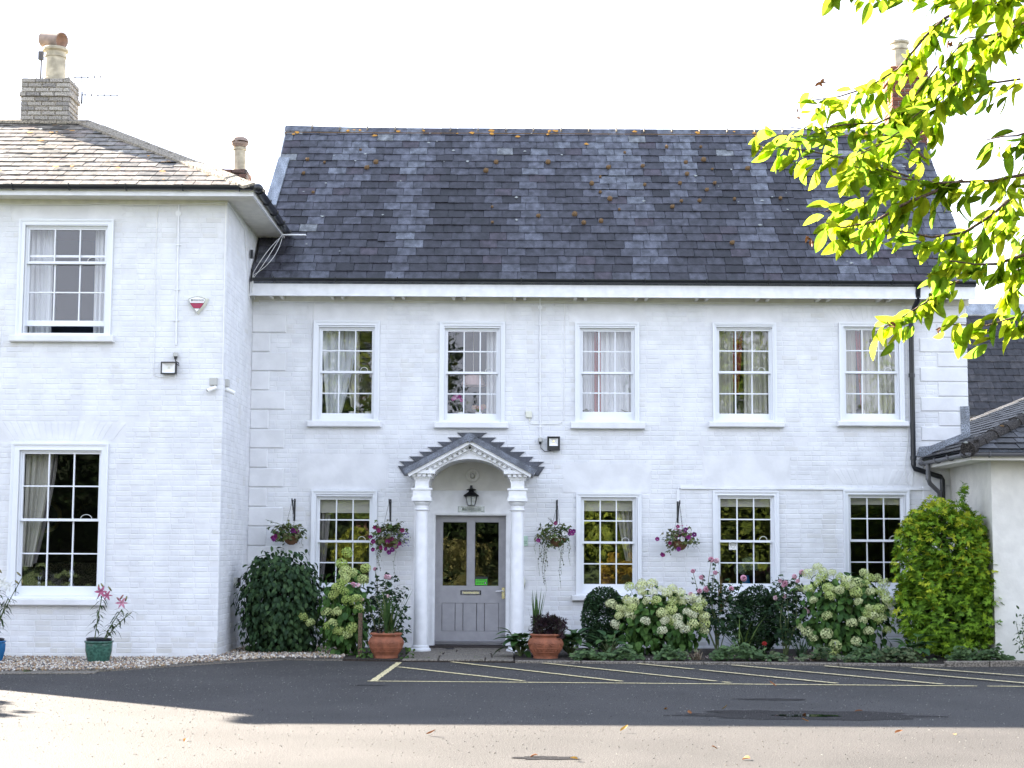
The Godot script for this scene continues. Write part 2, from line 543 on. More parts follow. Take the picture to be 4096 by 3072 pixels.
func brick_mb(sd: int) -> MB:   # unit brick face, x and y -0.5..0.5, z 0..1, worn edges
	var r := RandomNumberGenerator.new()
	r.seed = sd
	var mb := MB.new()
	var o := []
	var f := []
	for q in [Vector2(-1, -1), Vector2(0, -1), Vector2(1, -1), Vector2(1, 0), Vector2(1, 1), Vector2(0, 1), Vector2(-1, 1), Vector2(-1, 0)]:
		var j := Vector2(r.randf_range(-0.008, 0.008), r.randf_range(-0.04, 0.04))
		var p: Vector2 = q * 0.5 + j
		o.append(Vector3(p.x, p.y, 0))
		f.append(Vector3(p.x * (1 - 0.07), p.y * (1 - 0.2), 1 + r.randf_range(-0.22, 0.1)))
	var c := Vector3(0, 0, 1 + r.randf_range(-0.1, 0.2))
	for i in 8:
		var k := (i + 1) % 8
		mb.quad(o[i], o[k], f[k], f[i])
		mb.tri(c, f[i], f[k])
	return mb

# painted brickwork on the plane O, U (along), V (up), N (out); holes are Rect2 in that plane
func brickwork(parent: Node3D, O: Vector3, U: Vector3, V: Vector3, N: Vector3, len: float, high: float, holes: Array, n_single: int) -> void:
	var course := 0.0745
	var l := []
	var tints := [lin(0.80, 0.81, 0.83), lin(0.78, 0.79, 0.815), lin(0.815, 0.825, 0.84), lin(0.79, 0.80, 0.82), lin(0.755, 0.755, 0.75), lin(0.69, 0.685, 0.66)]
	var fd := FastNoiseLite.new()
	fd.seed = 8; fd.frequency = 0.9
	for row in int(high / course):
		var y0 := row * course
		var ym := y0 + course / 2
		var spans := [[0.0, len]]
		for h in holes:
			if ym < h.position.y or ym > h.end.y: continue
			var nx := []
			for s in spans:
				if h.end.x <= s[0] or h.position.x >= s[1]: nx.append(s)
				else:
					if h.position.x - s[0] > 0.03: nx.append([s[0], h.position.x])
					if s[1] - h.end.x > 0.03: nx.append([h.end.x, s[1]])
			spans = nx
		for s in spans:
			var x: float = s[0] - (0.0 if row % 2 == 0 else 0.085) - R(0, 0.03)
			var k := row
			while x < s[1]:
				var w := 0.222 if (k + row / 2) % 3 else 0.112
				w += R(-0.008, 0.008)
				var a := maxf(x, s[0])
				var b := minf(x + w, s[1])
				x += w; k += 1
				if b - a < 0.03: continue
				if rng.randf() < 0.04: continue   # filled over and painted smooth
				var at := O + U * ((a + b) / 2) + V * (ym + R(-0.002, 0.002)) + N * -0.001
				var bs := Basis(U * (b - a - R(0.004, 0.010)), V * (course - R(0.006, 0.012)), N * (0.0042 * R(0.55, 1.35)))
				var k2 := rng.randi() % 4
				var dirt := 0.42 - ym * 1.5 + 0.9 * fd.get_noise_2d((a + b) * 0.8, ym * 2.0)   # rain splash at the foot of the wall
				if dirt > R(0.0, 0.5): k2 = 4 if dirt < 0.45 else 5
				elif fd.get_noise_2d(a * 3.0 + 40, ym * 0.7) > 0.42: k2 = 4
				l.append([Transform3D(Basis(N, R(-0.006, 0.006)) * bs, at), k2])
	if n_single:
		var good := []
		var other := []
		for p in l:
			if good.size() < n_single and p[0].basis.x.length() > 0.19 and p[0].origin.x > -7.1: good.append(p)
			else: other.append(p)
		l = good + other
	pieces(parent, "brick", "brickwork", brick_mb(4).mesh(), "white", tints, l, n_single)

func slate_mb() -> MB:   # unit slate, x -0.5..0.5, y 0..1 up the slope, z 0..1 thick, front edge ragged
	var mb := MB.new()
	var p := []
	for i in 5: p.append(Vector2(-0.5 + i * 0.25, [0.0, 0.012, -0.008, 0.01, 0.004][i]))
	for i in 4:
		mb.quad(Vector3(p[i].x, p[i].y, 1), Vector3(p[i + 1].x, p[i + 1].y, 1), Vector3(p[i + 1].x, 1, 1), Vector3(p[i].x, 1, 1))
		mb.quad(Vector3(p[i].x, p[i].y, 0), Vector3(p[i + 1].x, p[i + 1].y, 0), Vector3(p[i + 1].x, p[i + 1].y, 1), Vector3(p[i].x, p[i].y, 1))
	mb.quad(Vector3(-0.5, 1, 0), Vector3(-0.5, 0, 0), Vector3(-0.5, 0, 1), Vector3(-0.5, 1, 1))
	mb.quad(Vector3(0.5, 0, 0), Vector3(0.5, 1, 0), Vector3(0.5, 1, 1), Vector3(0.5, 0, 1))
	return mb

func slates(parent: Node3D, O: Vector3, U: Vector3, V: Vector3, rows: int, gauge: float, width: float, span: Callable, tints: Array, tone: Callable, n_single: int, near := Vector3(0, 1.57, 24.3)) -> void:
	var N := U.cross(V).normalized()
	var l := []
	for r in rows:
		var v := r * gauge
		var s: Array = span.call(v + gauge * 0.5)
		var x: float = s[0] + (0.0 if r % 2 == 0 else -width / 2)
		while x < s[1] - 0.02:
			var w := width * R(0.94, 1.06)
			var a := maxf(x, s[0])
			var b := minf(x + w, s[1])
			x += w
			if b - a < 0.05: continue
			var tilt := 0.045 + R(-0.006, 0.012)
			var vv := (V * cos(-tilt) + N * sin(-tilt)).normalized()
			var nn := U.cross(vv)
			var slip := R(-0.006, 0.006) - (R(0.02, 0.05) if rng.randf() < 0.012 else 0.0)
			var at := O + U * ((a + b) / 2) + V * (v + slip) + N * (0.012 + R(0, 0.005))
			var bs := Basis(Basis(N, R(-0.012, 0.012)) * U * (b - a - R(0.005, 0.011)), vv * gauge * 1.12, nn * R(0.006, 0.010))
			var k: int = tone.call((a + b) / 2, v)
			l.append([Transform3D(bs, at), k])
	l.sort_custom(func(p, q): return p[0].origin.distance_squared_to(near) < q[0].origin.distance_squared_to(near))
	pieces(parent, "slate", "slating", slate_mb().mesh(), "slate", tints, l, n_single)

# ---------------------------------------------------------------- sash window
func frame_ring(mb: MB, x0: float, x1: float, y0: float, y1: float, w: float, z0: float, z1: float, bottom := 0.0) -> void:
	mb.bx(x0, x0 + w, y0, y1, z0, z1); mb.bx(x1 - w, x1, y0, y1, z0, z1)
	mb.bx(x0 + w, x1 - w, y1 - w, y1, z0, z1)
	if bottom > 0: mb.bx(x0 + w, x1 - w, y0, y0 + bottom, z0, z1)

func win_hole(g: Array) -> Rect2:   # g: x0, x1, y0, y1 of the architrave, x0, x1, y0, y1 of the glass, height of the meeting rail
	return Rect2(g[4] - 0.05, g[2] + 0.03, g[5] - g[4] + 0.1, g[7] + 0.05 - g[2] - 0.03)

func sash_window(house: Node3D, g: Array, zf: float, sill: Array, open := 0.0, low_sash_top_bar := false) -> void:
	var w := node("window", house, Vector3((g[0] + g[1]) / 2, g[2], zf))
	var o := w.position
	var X := func(x): return x - o.x
	var Y := func(y): return y - o.y
	var h := win_hole(g)
	var hx0: float = h.position.x - o.x
	var hx1: float = h.end.x - o.x
	var hy0: float = h.position.y - o.y
	var hy1: float = h.end.y - o.y
	var x0: float = X.call(g[0])
	var x1: float = X.call(g[1])
	var y1: float = Y.call(g[3])
	# architrave: outer bead, flat, inner bead, then the box frame inside the opening
	var mb := MB.new()
	frame_ring(mb, x0, x1, 0, y1, 0.018, -0.01, 0.05)
	frame_ring(mb, x0 + 0.018, x1 - 0.018, 0, y1 - 0.018, 0.014, -0.01, 0.042)
	var fw := hx0 - x0 - 0.032 - 0.012
	frame_ring(mb, x0 + 0.032, x1 - 0.032, 0, y1 - 0.032, fw, -0.01, 0.030)
	frame_ring(mb, hx0 - 0.012, hx1 + 0.012, 0, minf(hy1 + 0.012, y1 - 0.032), 0.012, -0.01, 0.036, hy0)
	frame_ring(mb, hx0, hx1, hy0, hy1, 0.014, -0.17, -0.012, 0.012)
	frame_ring(mb, hx0 + 0.014, hx1 - 0.014, hy0 + 0.012, hy1 - 0.014, 0.010, -0.03, -0.014)
	part("architrave", mb, M.window_white, w)
	if sill.size():
		mb = MB.new()
		mb.cham(X.call(sill[0]), X.call(sill[1]), Y.call(sill[2]), Y.call(sill[3]) - 0.001, -0.02, 0.10, 0.012)
		part("sill", mb, M.white, w)
	var gx0: float = X.call(g[4])
	var gx1: float = X.call(g[5])
	var cw := (gx1 - gx0) / 3.0
	for k in 2:   # 0: upper sash in front, 1: lower sash behind
		var zb := -0.075 if k == 0 else -0.125
		var a: float = Y.call(g[8]) + 0.018 if k == 0 else Y.call(g[6])
		var b: float = Y.call(g[7]) if k == 0 else Y.call(g[8]) - 0.018
		mb = MB.new()
		var sl: float = hx0 + 0.014
		var sr: float = hx1 - 0.014
		var top := hy1 - 0.014 if k == 0 else b + 0.034
		var bot: float = a - 0.036 if k == 0 else a - (0.077 if open > 0 else a - hy0 - 0.012)
		mb.bx(sl, gx0, bot, top, zb, zb + 0.042); mb.bx(gx1, sr, bot, top, zb, zb + 0.042)
		mb.bx(gx0, gx1, b, top, zb, zb + 0.042); mb.bx(gx0, gx1, bot, a, zb, zb + 0.042)
		if k == 1 and low_sash_top_bar: mb.bx(gx0, gx1, Y.call(g[8]) + 0.085, Y.call(g[8]) + 0.115, zb + 0.002, zb + 0.04)
		for c in [1, 2]: mb.bx(gx0 + c * cw - 0.009, gx0 + c * cw + 0.009, a, b, zb + 0.006, zb + 0.040)
		var my := (a + b) / 2
		var rows := 2
		if not (low_sash_top_bar and k == 0):
			for c in 3: mb.bx(gx0 + c * cw + (0.009 if c else 0.0), gx0 + (c + 1) * cw - (0.009 if c < 2 else 0.0), my - 0.009, my + 0.009, zb + 0.007, zb + 0.039)
		else: rows = 1
		part("upper_sash" if k == 0 else "lower_sash", mb, M.window_white, w)
		for r in rows:
			for c in 3:
				mb = MB.new()
				var pa := lerpf(a, b, float(r) / rows)
				var pb := lerpf(a, b, float(r + 1) / rows)
				var c0 := Vector3(gx0 + (c + 0.5) * cw, (pa + pb) / 2, zb + 0.02)
				mb.box(Vector3.ZERO, Vector3(cw - 0.004, pb - pa - 0.004, 0.004), Basis(Vector3.UP, R(-0.006, 0.006)) * Basis(Vector3.RIGHT, R(-0.004, 0.004)))
				part("pane", mb, M.glass, w, c0)
	# looped sash cord restrictor on the meeting rail
	mb = MB.new()
	var pts := []
	for i in 9:
		var a := PI * i / 8
		pts.append(Vector3(gx1 - cw * 0.45 - cos(a) * cw * 0.22, Y.call(g[8]) + 0.02 + sin(a) * 0.055, -0.03))
	mb.tube(pts, 0.004, 0.004, 5)
	part("restrictor_cable", mb, M.white_plastic, w)

func curtain(label: String, x0: float, x1: float, y0: float, y1: float, z: float, m: Material, gather_to := -99.0, folds := 5.0, called := "curtain") -> void:
	var t := MB.new()
	var cx := (x0 + x1) / 2
	var gx := cx if gather_to < -90 else gather_to
	var f := func(u, v, o):
		var k: float = 1.0 if gather_to < -90 else 1.0 - 0.62 * pow(1.0 - v, 1.4)
		var x: float = lerpf(gx, lerpf(x0, x1, u), k)
		return Vector3(x - cx, (y1 - y0) * v, 0.03 * sin(u * folds * TAU + v) + 0.012 * sin(u * folds * 2.3 * TAU + 1) + o)
	t.grid(func(u, v): return f.call(u, v, 0.002), maxi(4, int(folds * 8)), 8)
	tag(part(called, t, m, self, Vector3(cx, y0, z)), label, "curtain" if called == "curtain" else "blind")

# ---------------------------------------------------------------- gutters and pipes
func gutter(parent: Node3D, a: Vector3, b: Vector3, r: float, m: Material, out: Vector3, every := 0.95) -> void:
	var g := node("gutter", parent)
	var mb := MB.new()
	var d := (b - a).normalized()
	# half-round channel with thickness
	for s in [[r, false], [r - 0.006, true]]:
		for i in 10:
			var p := PI + PI * i / 10
			var q := PI + PI * (i + 1) / 10
			var P: Vector3 = (out * cos(p) + Vector3.UP * sin(p)) * s[0]
			var Q: Vector3 = (out * cos(q) + Vector3.UP * sin(q)) * s[0]
			if (out.cross(Vector3.UP).dot(d) > 0) == (not s[1]): mb.quad(a + P, a + Q, b + Q, b + P)
			else: mb.quad(a + Q, a + P, b + P, b + Q)
	for e in [a, b]:
		for i in 10:
			var p := PI + PI * i / 10
			var q := PI + PI * (i + 1) / 10
			mb.tri(e, e + (out * cos(p) + Vector3.UP * sin(p)) * r, e + (out * cos(q) + Vector3.UP * sin(q)) * r)
	part("channel", mb, m, g)
	var n := int((b - a).length() / every)
	for i in n + 1:
		mb = MB.new()
		var c: Vector3 = a.lerp(b, (i + 0.35) / (n + 0.7))
		var pts := []
		for j in 9:
			var p := PI + PI * j / 8
			pts.append(c + (out * cos(p) + Vector3.UP * sin(p)) * (r + 0.006))
		pts.append(c + out * (r + 0.006) + Vector3.UP * 0.015)
		mb.tube(pts, 0.012, 0.012, 6)
		part("gutter_bracket", mb, m, g)

func pipe(called: String, parent: Node3D, pts: Array, r: float, m: Material, collars := []) -> void:
	var mb := MB.new()
	mb.tube(pts, r, r, 12)
	for c in collars:
		mb.lathe([Vector2(r, 0), Vector2(r * 1.25, 0.005), Vector2(r * 1.25, 0.06), Vector2(r, 0.065)], 12, Transform3D(Basis(), c))
	part(called, mb, m, parent)

func sag(a: Vector3, b: Vector3, s: float, n := 8) -> Array:
	var r := []
	for i in n + 1:
		var t := float(i) / n
		r.append(a.lerp(b, t) + Vector3.DOWN * s * 4 * t * (1 - t))
	return r

func cable(parent: Node3D, pts: Array, r := 0.005, m: Material = null) -> void:
	var mb := MB.new()
	mb.tube(pts, r, r, 5)
	part("cable", mb, m if m else M.white_plastic, parent)

func brick_stack(parent: Node3D, c: Vector3, w: float, d: float, y0: float, y1: float, tints: Array, corbels: Array) -> void:
	var core := MB.new()
	core.bx(-w / 2 + 0.012, w / 2 - 0.012, y0, y1 - 0.01, -d / 2 + 0.012, d / 2 - 0.012)
	var s := node("chimney_stack", parent, c)
	part("mortar_core", core, M.hip, s)
	var mesh := brick_mb(7)
	var bm := MB.new()
	bm.add(mesh, Transform3D(Basis.from_scale(Vector3(1, 1, 0.25)), Vector3(0, 0, 0.25)))
	bm.bx(-0.5, 0.5, -0.5, 0.5, -0.5, 0.25)
	var me := bm.mesh()
	var l := []
	var h := 0.0765
	var rows := int(round((y1 - y0) / h))
	for r in rows:
		var y := y0 + (r + 0.5) * (y1 - y0) / rows
		var grow := 0.0
		for q in corbels:
			if y > q[0] and y < q[1]: grow = q[2]
		for side in 4:
			var along := w if side % 2 == 0 else d
			var dep := (d if side % 2 == 0 else w) / 2
			var b := Basis(Vector3.UP, side * PI / 2)
			var x := -along / 2 - grow
			var off := (r + side) % 2
			var first := true
			while x < along / 2 + grow - 0.02:
				var len := 0.225 if not (first and off) else 0.11
				first = false
				var e := minf(x + len, along / 2 + grow)
				var at := b * Vector3((x + e) / 2, 0, dep + grow - 0.05) + Vector3(0, y, 0)
				l.append([Transform3D(b * Basis.from_scale(Vector3(e - x - 0.008, (y1 - y0) / rows - 0.008, 0.10 * R(0.97, 1.05))), at), rng.randi() % tints.size()])
				x = e
	l.sort_custom(func(p, q): return p[0].origin.z > q[0].origin.z)
	pieces(s, "brick", "brickwork", me, "brick", tints, l, 140)

# ---------------------------------------------------------------- the setting
func sheet(pts: Array, y: float, m: Material, called: String, thick := 0.0) -> MeshInstance3D:
	var mb := MB.new()
	mb.poly(pts.map(func(p): return Vector2(p.x, -p.y)), y - maxf(thick, 0.003), y, Transform3D(Basis(Vector3.RIGHT, -PI / 2), Vector3.ZERO))
	return struct(called, mb, m)

func build_ground() -> void:
	var mb := MB.new()
	mb.bx(-300, 300, -0.4, -0.05, -300, 300)
	struct("ground", mb, M.grass)
	sheet([Vector2(-34, 29.5), Vector2(-34, 5.4), Vector2(-7.6, 5.3), Vector2(-5.0, 4.55), Vector2(-3.9, 3.2), Vector2(-3.1, 2.42), Vector2(-1.4, 2.66), Vector2(0.9, 2.76), Vector2(2.5, 2.81), Vector2(4.4, 2.86), Vector2(5.8, 3.0), Vector2(7.0, 2.78), Vector2(34, 2.8), Vector2(34, 29.5)], 0.0, M.asphalt, "driveway", 0.05)
	sheet([Vector2(-12, 4.9), Vector2(-12, 1.9), Vector2(-4.06, 1.9), Vector2(-4.06, 0.0), Vector2(-2.2, 0.0), Vector2(-2.3, 2.5), Vector2(-3.1, 2.42), Vector2(-3.9, 3.2), Vector2(-4.8, 4.3), Vector2(-6.2, 4.75)], 0.012, M.stone, "gravel_bed", 0.06)
	sheet([Vector2(-2.25, 0.0), Vector2(-1.5, 0.0), Vector2(-1.5, 2.58), Vector2(-2.3, 2.48)], 0.025, M.soil, "flower_bed", 0.08)
	sheet([Vector2(0.06, 0.0), Vector2(7.0, 0.0), Vector2(6.8, 2.70), Vector2(5.8, 2.9), Vector2(4.4, 2.78), Vector2(2.5, 2.73), Vector2(0.06, 2.68)], 0.035, M.soil, "flower_bed", 0.08)
	# flagstones before the door and by the gravel
	var path := node("flagstone_path", self)
	path.set_meta("kind", "structure")
	var base := MB.new()
	base.bx(-1.5, 0.06, -0.05, 0.012, -0.1, 2.62)
	base.bx(-12, -5.35, -0.05, -0.003, 4.4, 5.28)
	part("bedding", base, M.soil, path)
	var z := 0.02
	for row in 5:
		var x := -1.49
		var d: float = [0.44, 0.56, 0.5, 0.58, 0.50][row]
		while x < 0.0:
			var w := minf(R(0.45, 0.75), 0.05 - x)
			if 0.05 - x - w < 0.2: w = 0.05 - x
			var s := MB.new()
			var tr := Transform3D(Basis(Vector3.RIGHT, -PI / 2) * Basis(Vector3.UP, R(-0.006, 0.006)), Vector3(x + w / 2, R(-0.003, 0.003), z + d / 2))
			s.cham(-w / 2 + 0.01, w / 2 - 0.01, -d / 2 + 0.01, d / 2 - 0.01, 0.0, 0.03, 0.008)
			var o := part("flagstone", s, M.stone, path)
			o.transform = tr
			x += w
		z += d
	var px := -9.2
	while px < -5.4:
		var w := R(0.5, 0.68)
		var s := MB.new()
		s.cham(-w / 2 + 0.008, w / 2 - 0.008, -0.16, 0.16, 0.0, 0.012, 0.004)
		var o := part("flagstone", s, M.stone, path)
		o.transform = Transform3D(Basis(Vector3.UP, 0.10) * Basis(Vector3.RIGHT, -PI / 2), Vector3(px + w / 2, 0.002, 4.95 - 0.10 * (px + 7.0) + R(-0.01, 0.01)))
		px += w
	# stone kerb along the front of the border
	var kerb := node("kerb", self)
	kerb.set_meta("kind", "structure")
	var kp := [Vector2(0.06, 2.72), Vector2(0.95, 2.76), Vector2(1.8, 2.79), Vector2(2.6, 2.82), Vector2(3.5, 2.84), Vector2(4.4, 2.87), Vector2(5.2, 2.95), Vector2(5.8, 3.02), Vector2(6.4, 2.95), Vector2(7.0, 2.82), Vector2(8.0, 2.80)]
	for i in kp.size() - 1:
		var a: Vector2 = kp[i]
		var b: Vector2 = kp[i + 1]
		var s := MB.new()
		var l := a.distance_to(b)
		var h := 0.035 if a.x < 5.2 else 0.075
		s.cham(-l / 2 + 0.004, l / 2 - 0.004, -0.06, h, -0.05, 0.04, 0.012)
		var o := part("kerb_stone", s, M.stone, kerb)
		o.transform = Transform3D(Basis(Vector3.UP, -(b - a).angle()), Vector3((a.x + b.x) / 2, 0, (a.y + b.y) / 2))
	# pebbles
	var pm := MB.new()
	pm.ball(Vector3.ZERO, Vector3(1, 0.65, 0.8), 6)
	var l := []
	var edge := func(x: float) -> float: return 4.8 if x < -6.2 else (lerpf(4.75, 4.3, (x + 6.2) / 1.4) if x < -4.8 else (lerpf(4.3, 3.2, (x + 4.8) / 0.9) if x < -3.9 else (lerpf(3.2, 2.45, (x + 3.9) / 0.8) if x < -3.1 else 2.48)))
	while l.size() < 15000:
		var x := R(-8.2, -2.3)
		var zz := R(0.1, 4.85)
		if zz > edge.call(x) or (x < -4.04 and zz < 2.30): continue
		var s := R(0.008, 0.021)
		l.append([Transform3D(Basis.from_euler(rv(3)) * Basis.from_scale(Vector3(s, s * R(0.7, 1), s)), Vector3(x, 0.015 + R(0, 0.02) + (0.0 if x < -4.4 else 0.02), zz)), rng.randi() % 7])
	var holder := Node3D.new()
	holder.name = "gravel"
	add_child(holder)
	holder.set_meta("kind", "stuff")
	tag(holder, "pale brown river gravel strip along the foot of the wing wall")
	pieces(holder, "pebble", "pebbles", pm.mesh(), "pebble", [lin(0.42, 0.34, 0.25), lin(0.55, 0.50, 0.42), lin(0.30, 0.20, 0.13), lin(0.22, 0.19, 0.17), lin(0.62, 0.58, 0.52), lin(0.36, 0.25, 0.14), lin(0.12, 0.11, 0.11)], l, 0)

	var gl := []
	while gl.size() < 9000:
		var gx := R(-6.5, 7.5)
		var gz := 13.6 - 10.4 * pow(rng.randf(), 0.6)
		if absf(gx) > (24.3 - gz) * 0.34: continue
		var gs := R(0.003, 0.0075)
		gl.append([Transform3D(Basis.from_euler(rv(3)) * Basis.from_scale(Vector3(gs, gs * 0.7, gs)), Vector3(gx, gs * 0.4, gz)), rng.randi() % 5])
	holder = Node3D.new()
	holder.name = "grit"
	add_child(holder)
	holder.set_meta("kind", "stuff")
	tag(holder, "loose grit scattered over the tarmac of the drive")
	pieces(holder, "grain", "grains", pm.mesh(), "pebble", [lin(0.15, 0.14, 0.13), lin(0.03, 0.03, 0.03), lin(0.10, 0.085, 0.07), lin(0.24, 0.23, 0.21), lin(0.045, 0.04, 0.035)], gl, 0)

	# worn yellow paint of the no-parking box
	var mk := node("road_marking", self)
	mk.set_meta("kind", "structure")
	var lines := [[Vector2(-1.60, 5.76), Vector2(-1.50, 2.78), 0.085]]
	lines.append([Vector2(-1.66, 5.76), Vector2(8.0, 6.10), 0.085])
	for s in [[-1.45, 3.62, 0.16, 5.66], [-0.80, 2.70, 1.30, 5.66], [0.44, 2.84, 2.55, 5.78], [1.71, 2.88, 3.78, 5.82], [2.95, 3.08, 4.99, 5.88], [4.16, 3.18, 6.15, 5.9], [5.26, 3.40, 7.3, 5.95]]:
		lines.append([Vector2(s[0], s[1]), Vector2(s[2], s[3]), 0.085])
	for q in lines:
		var a: Vector2 = q[0]
		var b: Vector2 = q[1]
		var o := MB.new()
		var nrm: Vector2 = (b - a).normalized().orthogonal() * q[2] / 2
		var n := int(a.distance_to(b) / 0.12)
		for i in n:   # ragged, partly worn through
			var c := a.lerp(b, float(i) / n)
			var d := a.lerp(b, float(i + 1) / n)
			if rng.randf() < 0.008: continue
			var w0 := R(0.75, 1.05)
			var w1 := R(0.75, 1.05)
			o.quad(Vector3(c.x - nrm.x * w0, 0, c.y - nrm.y * w0), Vector3(c.x + nrm.x * w1, 0, c.y + nrm.y * w1), Vector3(d.x + nrm.x * w1, 0, d.y + nrm.y * w1), Vector3(d.x - nrm.x * w0, 0, d.y - nrm.y * w0))
		part("painted_line", o, M.paint, mk, Vector3(0, 0.004 + 0.002 * mk.get_child_count(), 0))

	# damp patch with a puddle in its dip
	blob("damp_patch", Vector3(2.75, 0.003, 9.28), 1.15, 0.42, M.damp, 3)
	blob("damp_patch", Vector3(2.2, 0.005, 8.95), 0.30, 0.12, M.damp, 4)
	blob("damp_patch", Vector3(2.75, 0.004, 7.7), 0.34, 0.10, M.damp, 6)
	blob("puddle", Vector3(2.78, 0.007, 9.30), 0.33, 0.10, M.water, 5)
	blob("damp_patch", Vector3(-1.6, 0.004, 6.3), 0.20, 0.06, M.damp, 8)
	blob("damp_patch", Vector3(0.26, 0.004, 12.35), 0.24, 0.10, M.wet, 9)

func blob(called: String, at: Vector3, rx: float, rz: float, m: Material, sd: int) -> void:
	var f := FastNoiseLite.new()
	f.seed = sd; f.frequency = 1.3
	var pts := []
	for i in 48:
		var a := TAU * i / 48
		var r := 1.0 + 0.55 * f.get_noise_2d(cos(a) * 1.2, sin(a) * 1.2) + 0.18 * f.get_noise_2d(cos(a) * 5, sin(a) * 5)
		pts.append(Vector2(cos(a) * rx * r, sin(a) * rz * r))
	var mb := MB.new()
	for i in 48:
		var p: Vector2 = pts[i]
		var q: Vector2 = pts[(i + 1) % 48]
		mb.tri(Vector3.ZERO, Vector3(q.x, 0, q.y), Vector3(p.x, 0, p.y))
	var o := part(called, mb, m, self, at)
	o.set_meta("kind", "structure")

# ---------------------------------------------------------------- houses
const UPPER := [
	[-3.089, -2.061, 3.482, 5.05, -2.955, -2.184, 3.613, 4.899, 4.253],
	[-1.126, -0.113, 3.474, 5.042, -1.001, -0.246, 3.618, 4.896, 4.25],
	[0.979, 1.973, 3.485, 5.043, 1.101, 1.855, 3.655, 4.907, 4.26],
	[3.115, 4.105, 3.50, 5.05, 3.225, 3.995, 3.638, 4.93, 4.28],
	[5.08, 6.08, 3.52, 5.06, 5.20, 5.962, 3.649, 4.95, 4.29]]
const LOWER := [
	[-3.074, -2.064, 0.84, 2.416, -2.950, -2.185, 0.996, 2.271, 1.632],
	[0.997, 2.001, 0.83, 2.389, 1.12, 1.869, 0.999, 2.28, 1.635],
	[3.10, 4.115, 0.85, 2.438, 3.222, 3.995, 1.019, 2.317, 1.665],
	[5.11, 6.125, 0.86, 2.459, 5.231, 5.997, 1.044, 2.34, 1.685]]
const WING := [
	[-6.985, -5.65, 4.484, 6.145, -6.85, -5.78, 4.711, 6.005, 5.534],
	[-6.975, -5.625, 0.82, 2.967, -6.815, -5.763, 0.986, 2.822, 1.903],
	[-9.95, -8.60, 4.484, 6.145, -9.80, -8.75, 4.62, 6.005, 5.31],
	[-9.95, -8.60, 0.82, 2.967, -9.80, -8.75, 0.986, 2.822, 1.903]]

func arch_rect(g: Array) -> Rect2:
	return Rect2(g[0], g[2] - 0.03, g[1] - g[0], g[3] - g[2] + 0.03)

func slab(called: String, parent: Node3D, pts: Array, z: float, m: Material) -> void:
	var mb := MB.new()
	mb.poly(pts, z - 0.02, z)
	part(called, mb, m, parent)

func ragged(x0: float, x1: float, y0: float, y1: float) -> Array:
	var p := []
	for i in 10: p.append(Vector2(lerpf(x0, x1, i / 10.0), y0 + R(-0.006, 0.006)))
	for i in 5: p.append(Vector2(x1 + R(-0.05, 0.03), lerpf(y0, y1, i / 5.0)))
	for i in 10: p.append(Vector2(lerpf(x1, x0, i / 10.0), y1 + R(-0.03, 0.03)))
	for i in 5: p.append(Vector2(x0 + R(-0.03, 0.05), lerpf(y1, y0, i / 5.0)))
	return p

func voussoirs(parent: Node3D, x0: float, x1: float, y0: float, y1: float, z: float, n: int) -> void:
	var me := brick_mb(12).mesh()
	var w := (x1 - x0) / n
	for i in n:
		if rng.randf() < 0.12: continue
		var t := (i + 0.5) / n
		var o := MeshInstance3D.new()
		o.name = numbered("brick", parent)
		o.mesh = me
		o.material_override = M.white
		o.transform = Transform3D(Basis(Vector3(w - 0.012, 0, 0), Vector3((t - 0.5) * 0.42 * (y1 - y0) / 0.3 * 1.0, y1 - y0 - R(0.01, 0.05), 0), Vector3(0, 0, 0.0045)), Vector3(lerpf(x0, x1, t), (y0 + y1) / 2, z))
		parent.add_child(o, true)

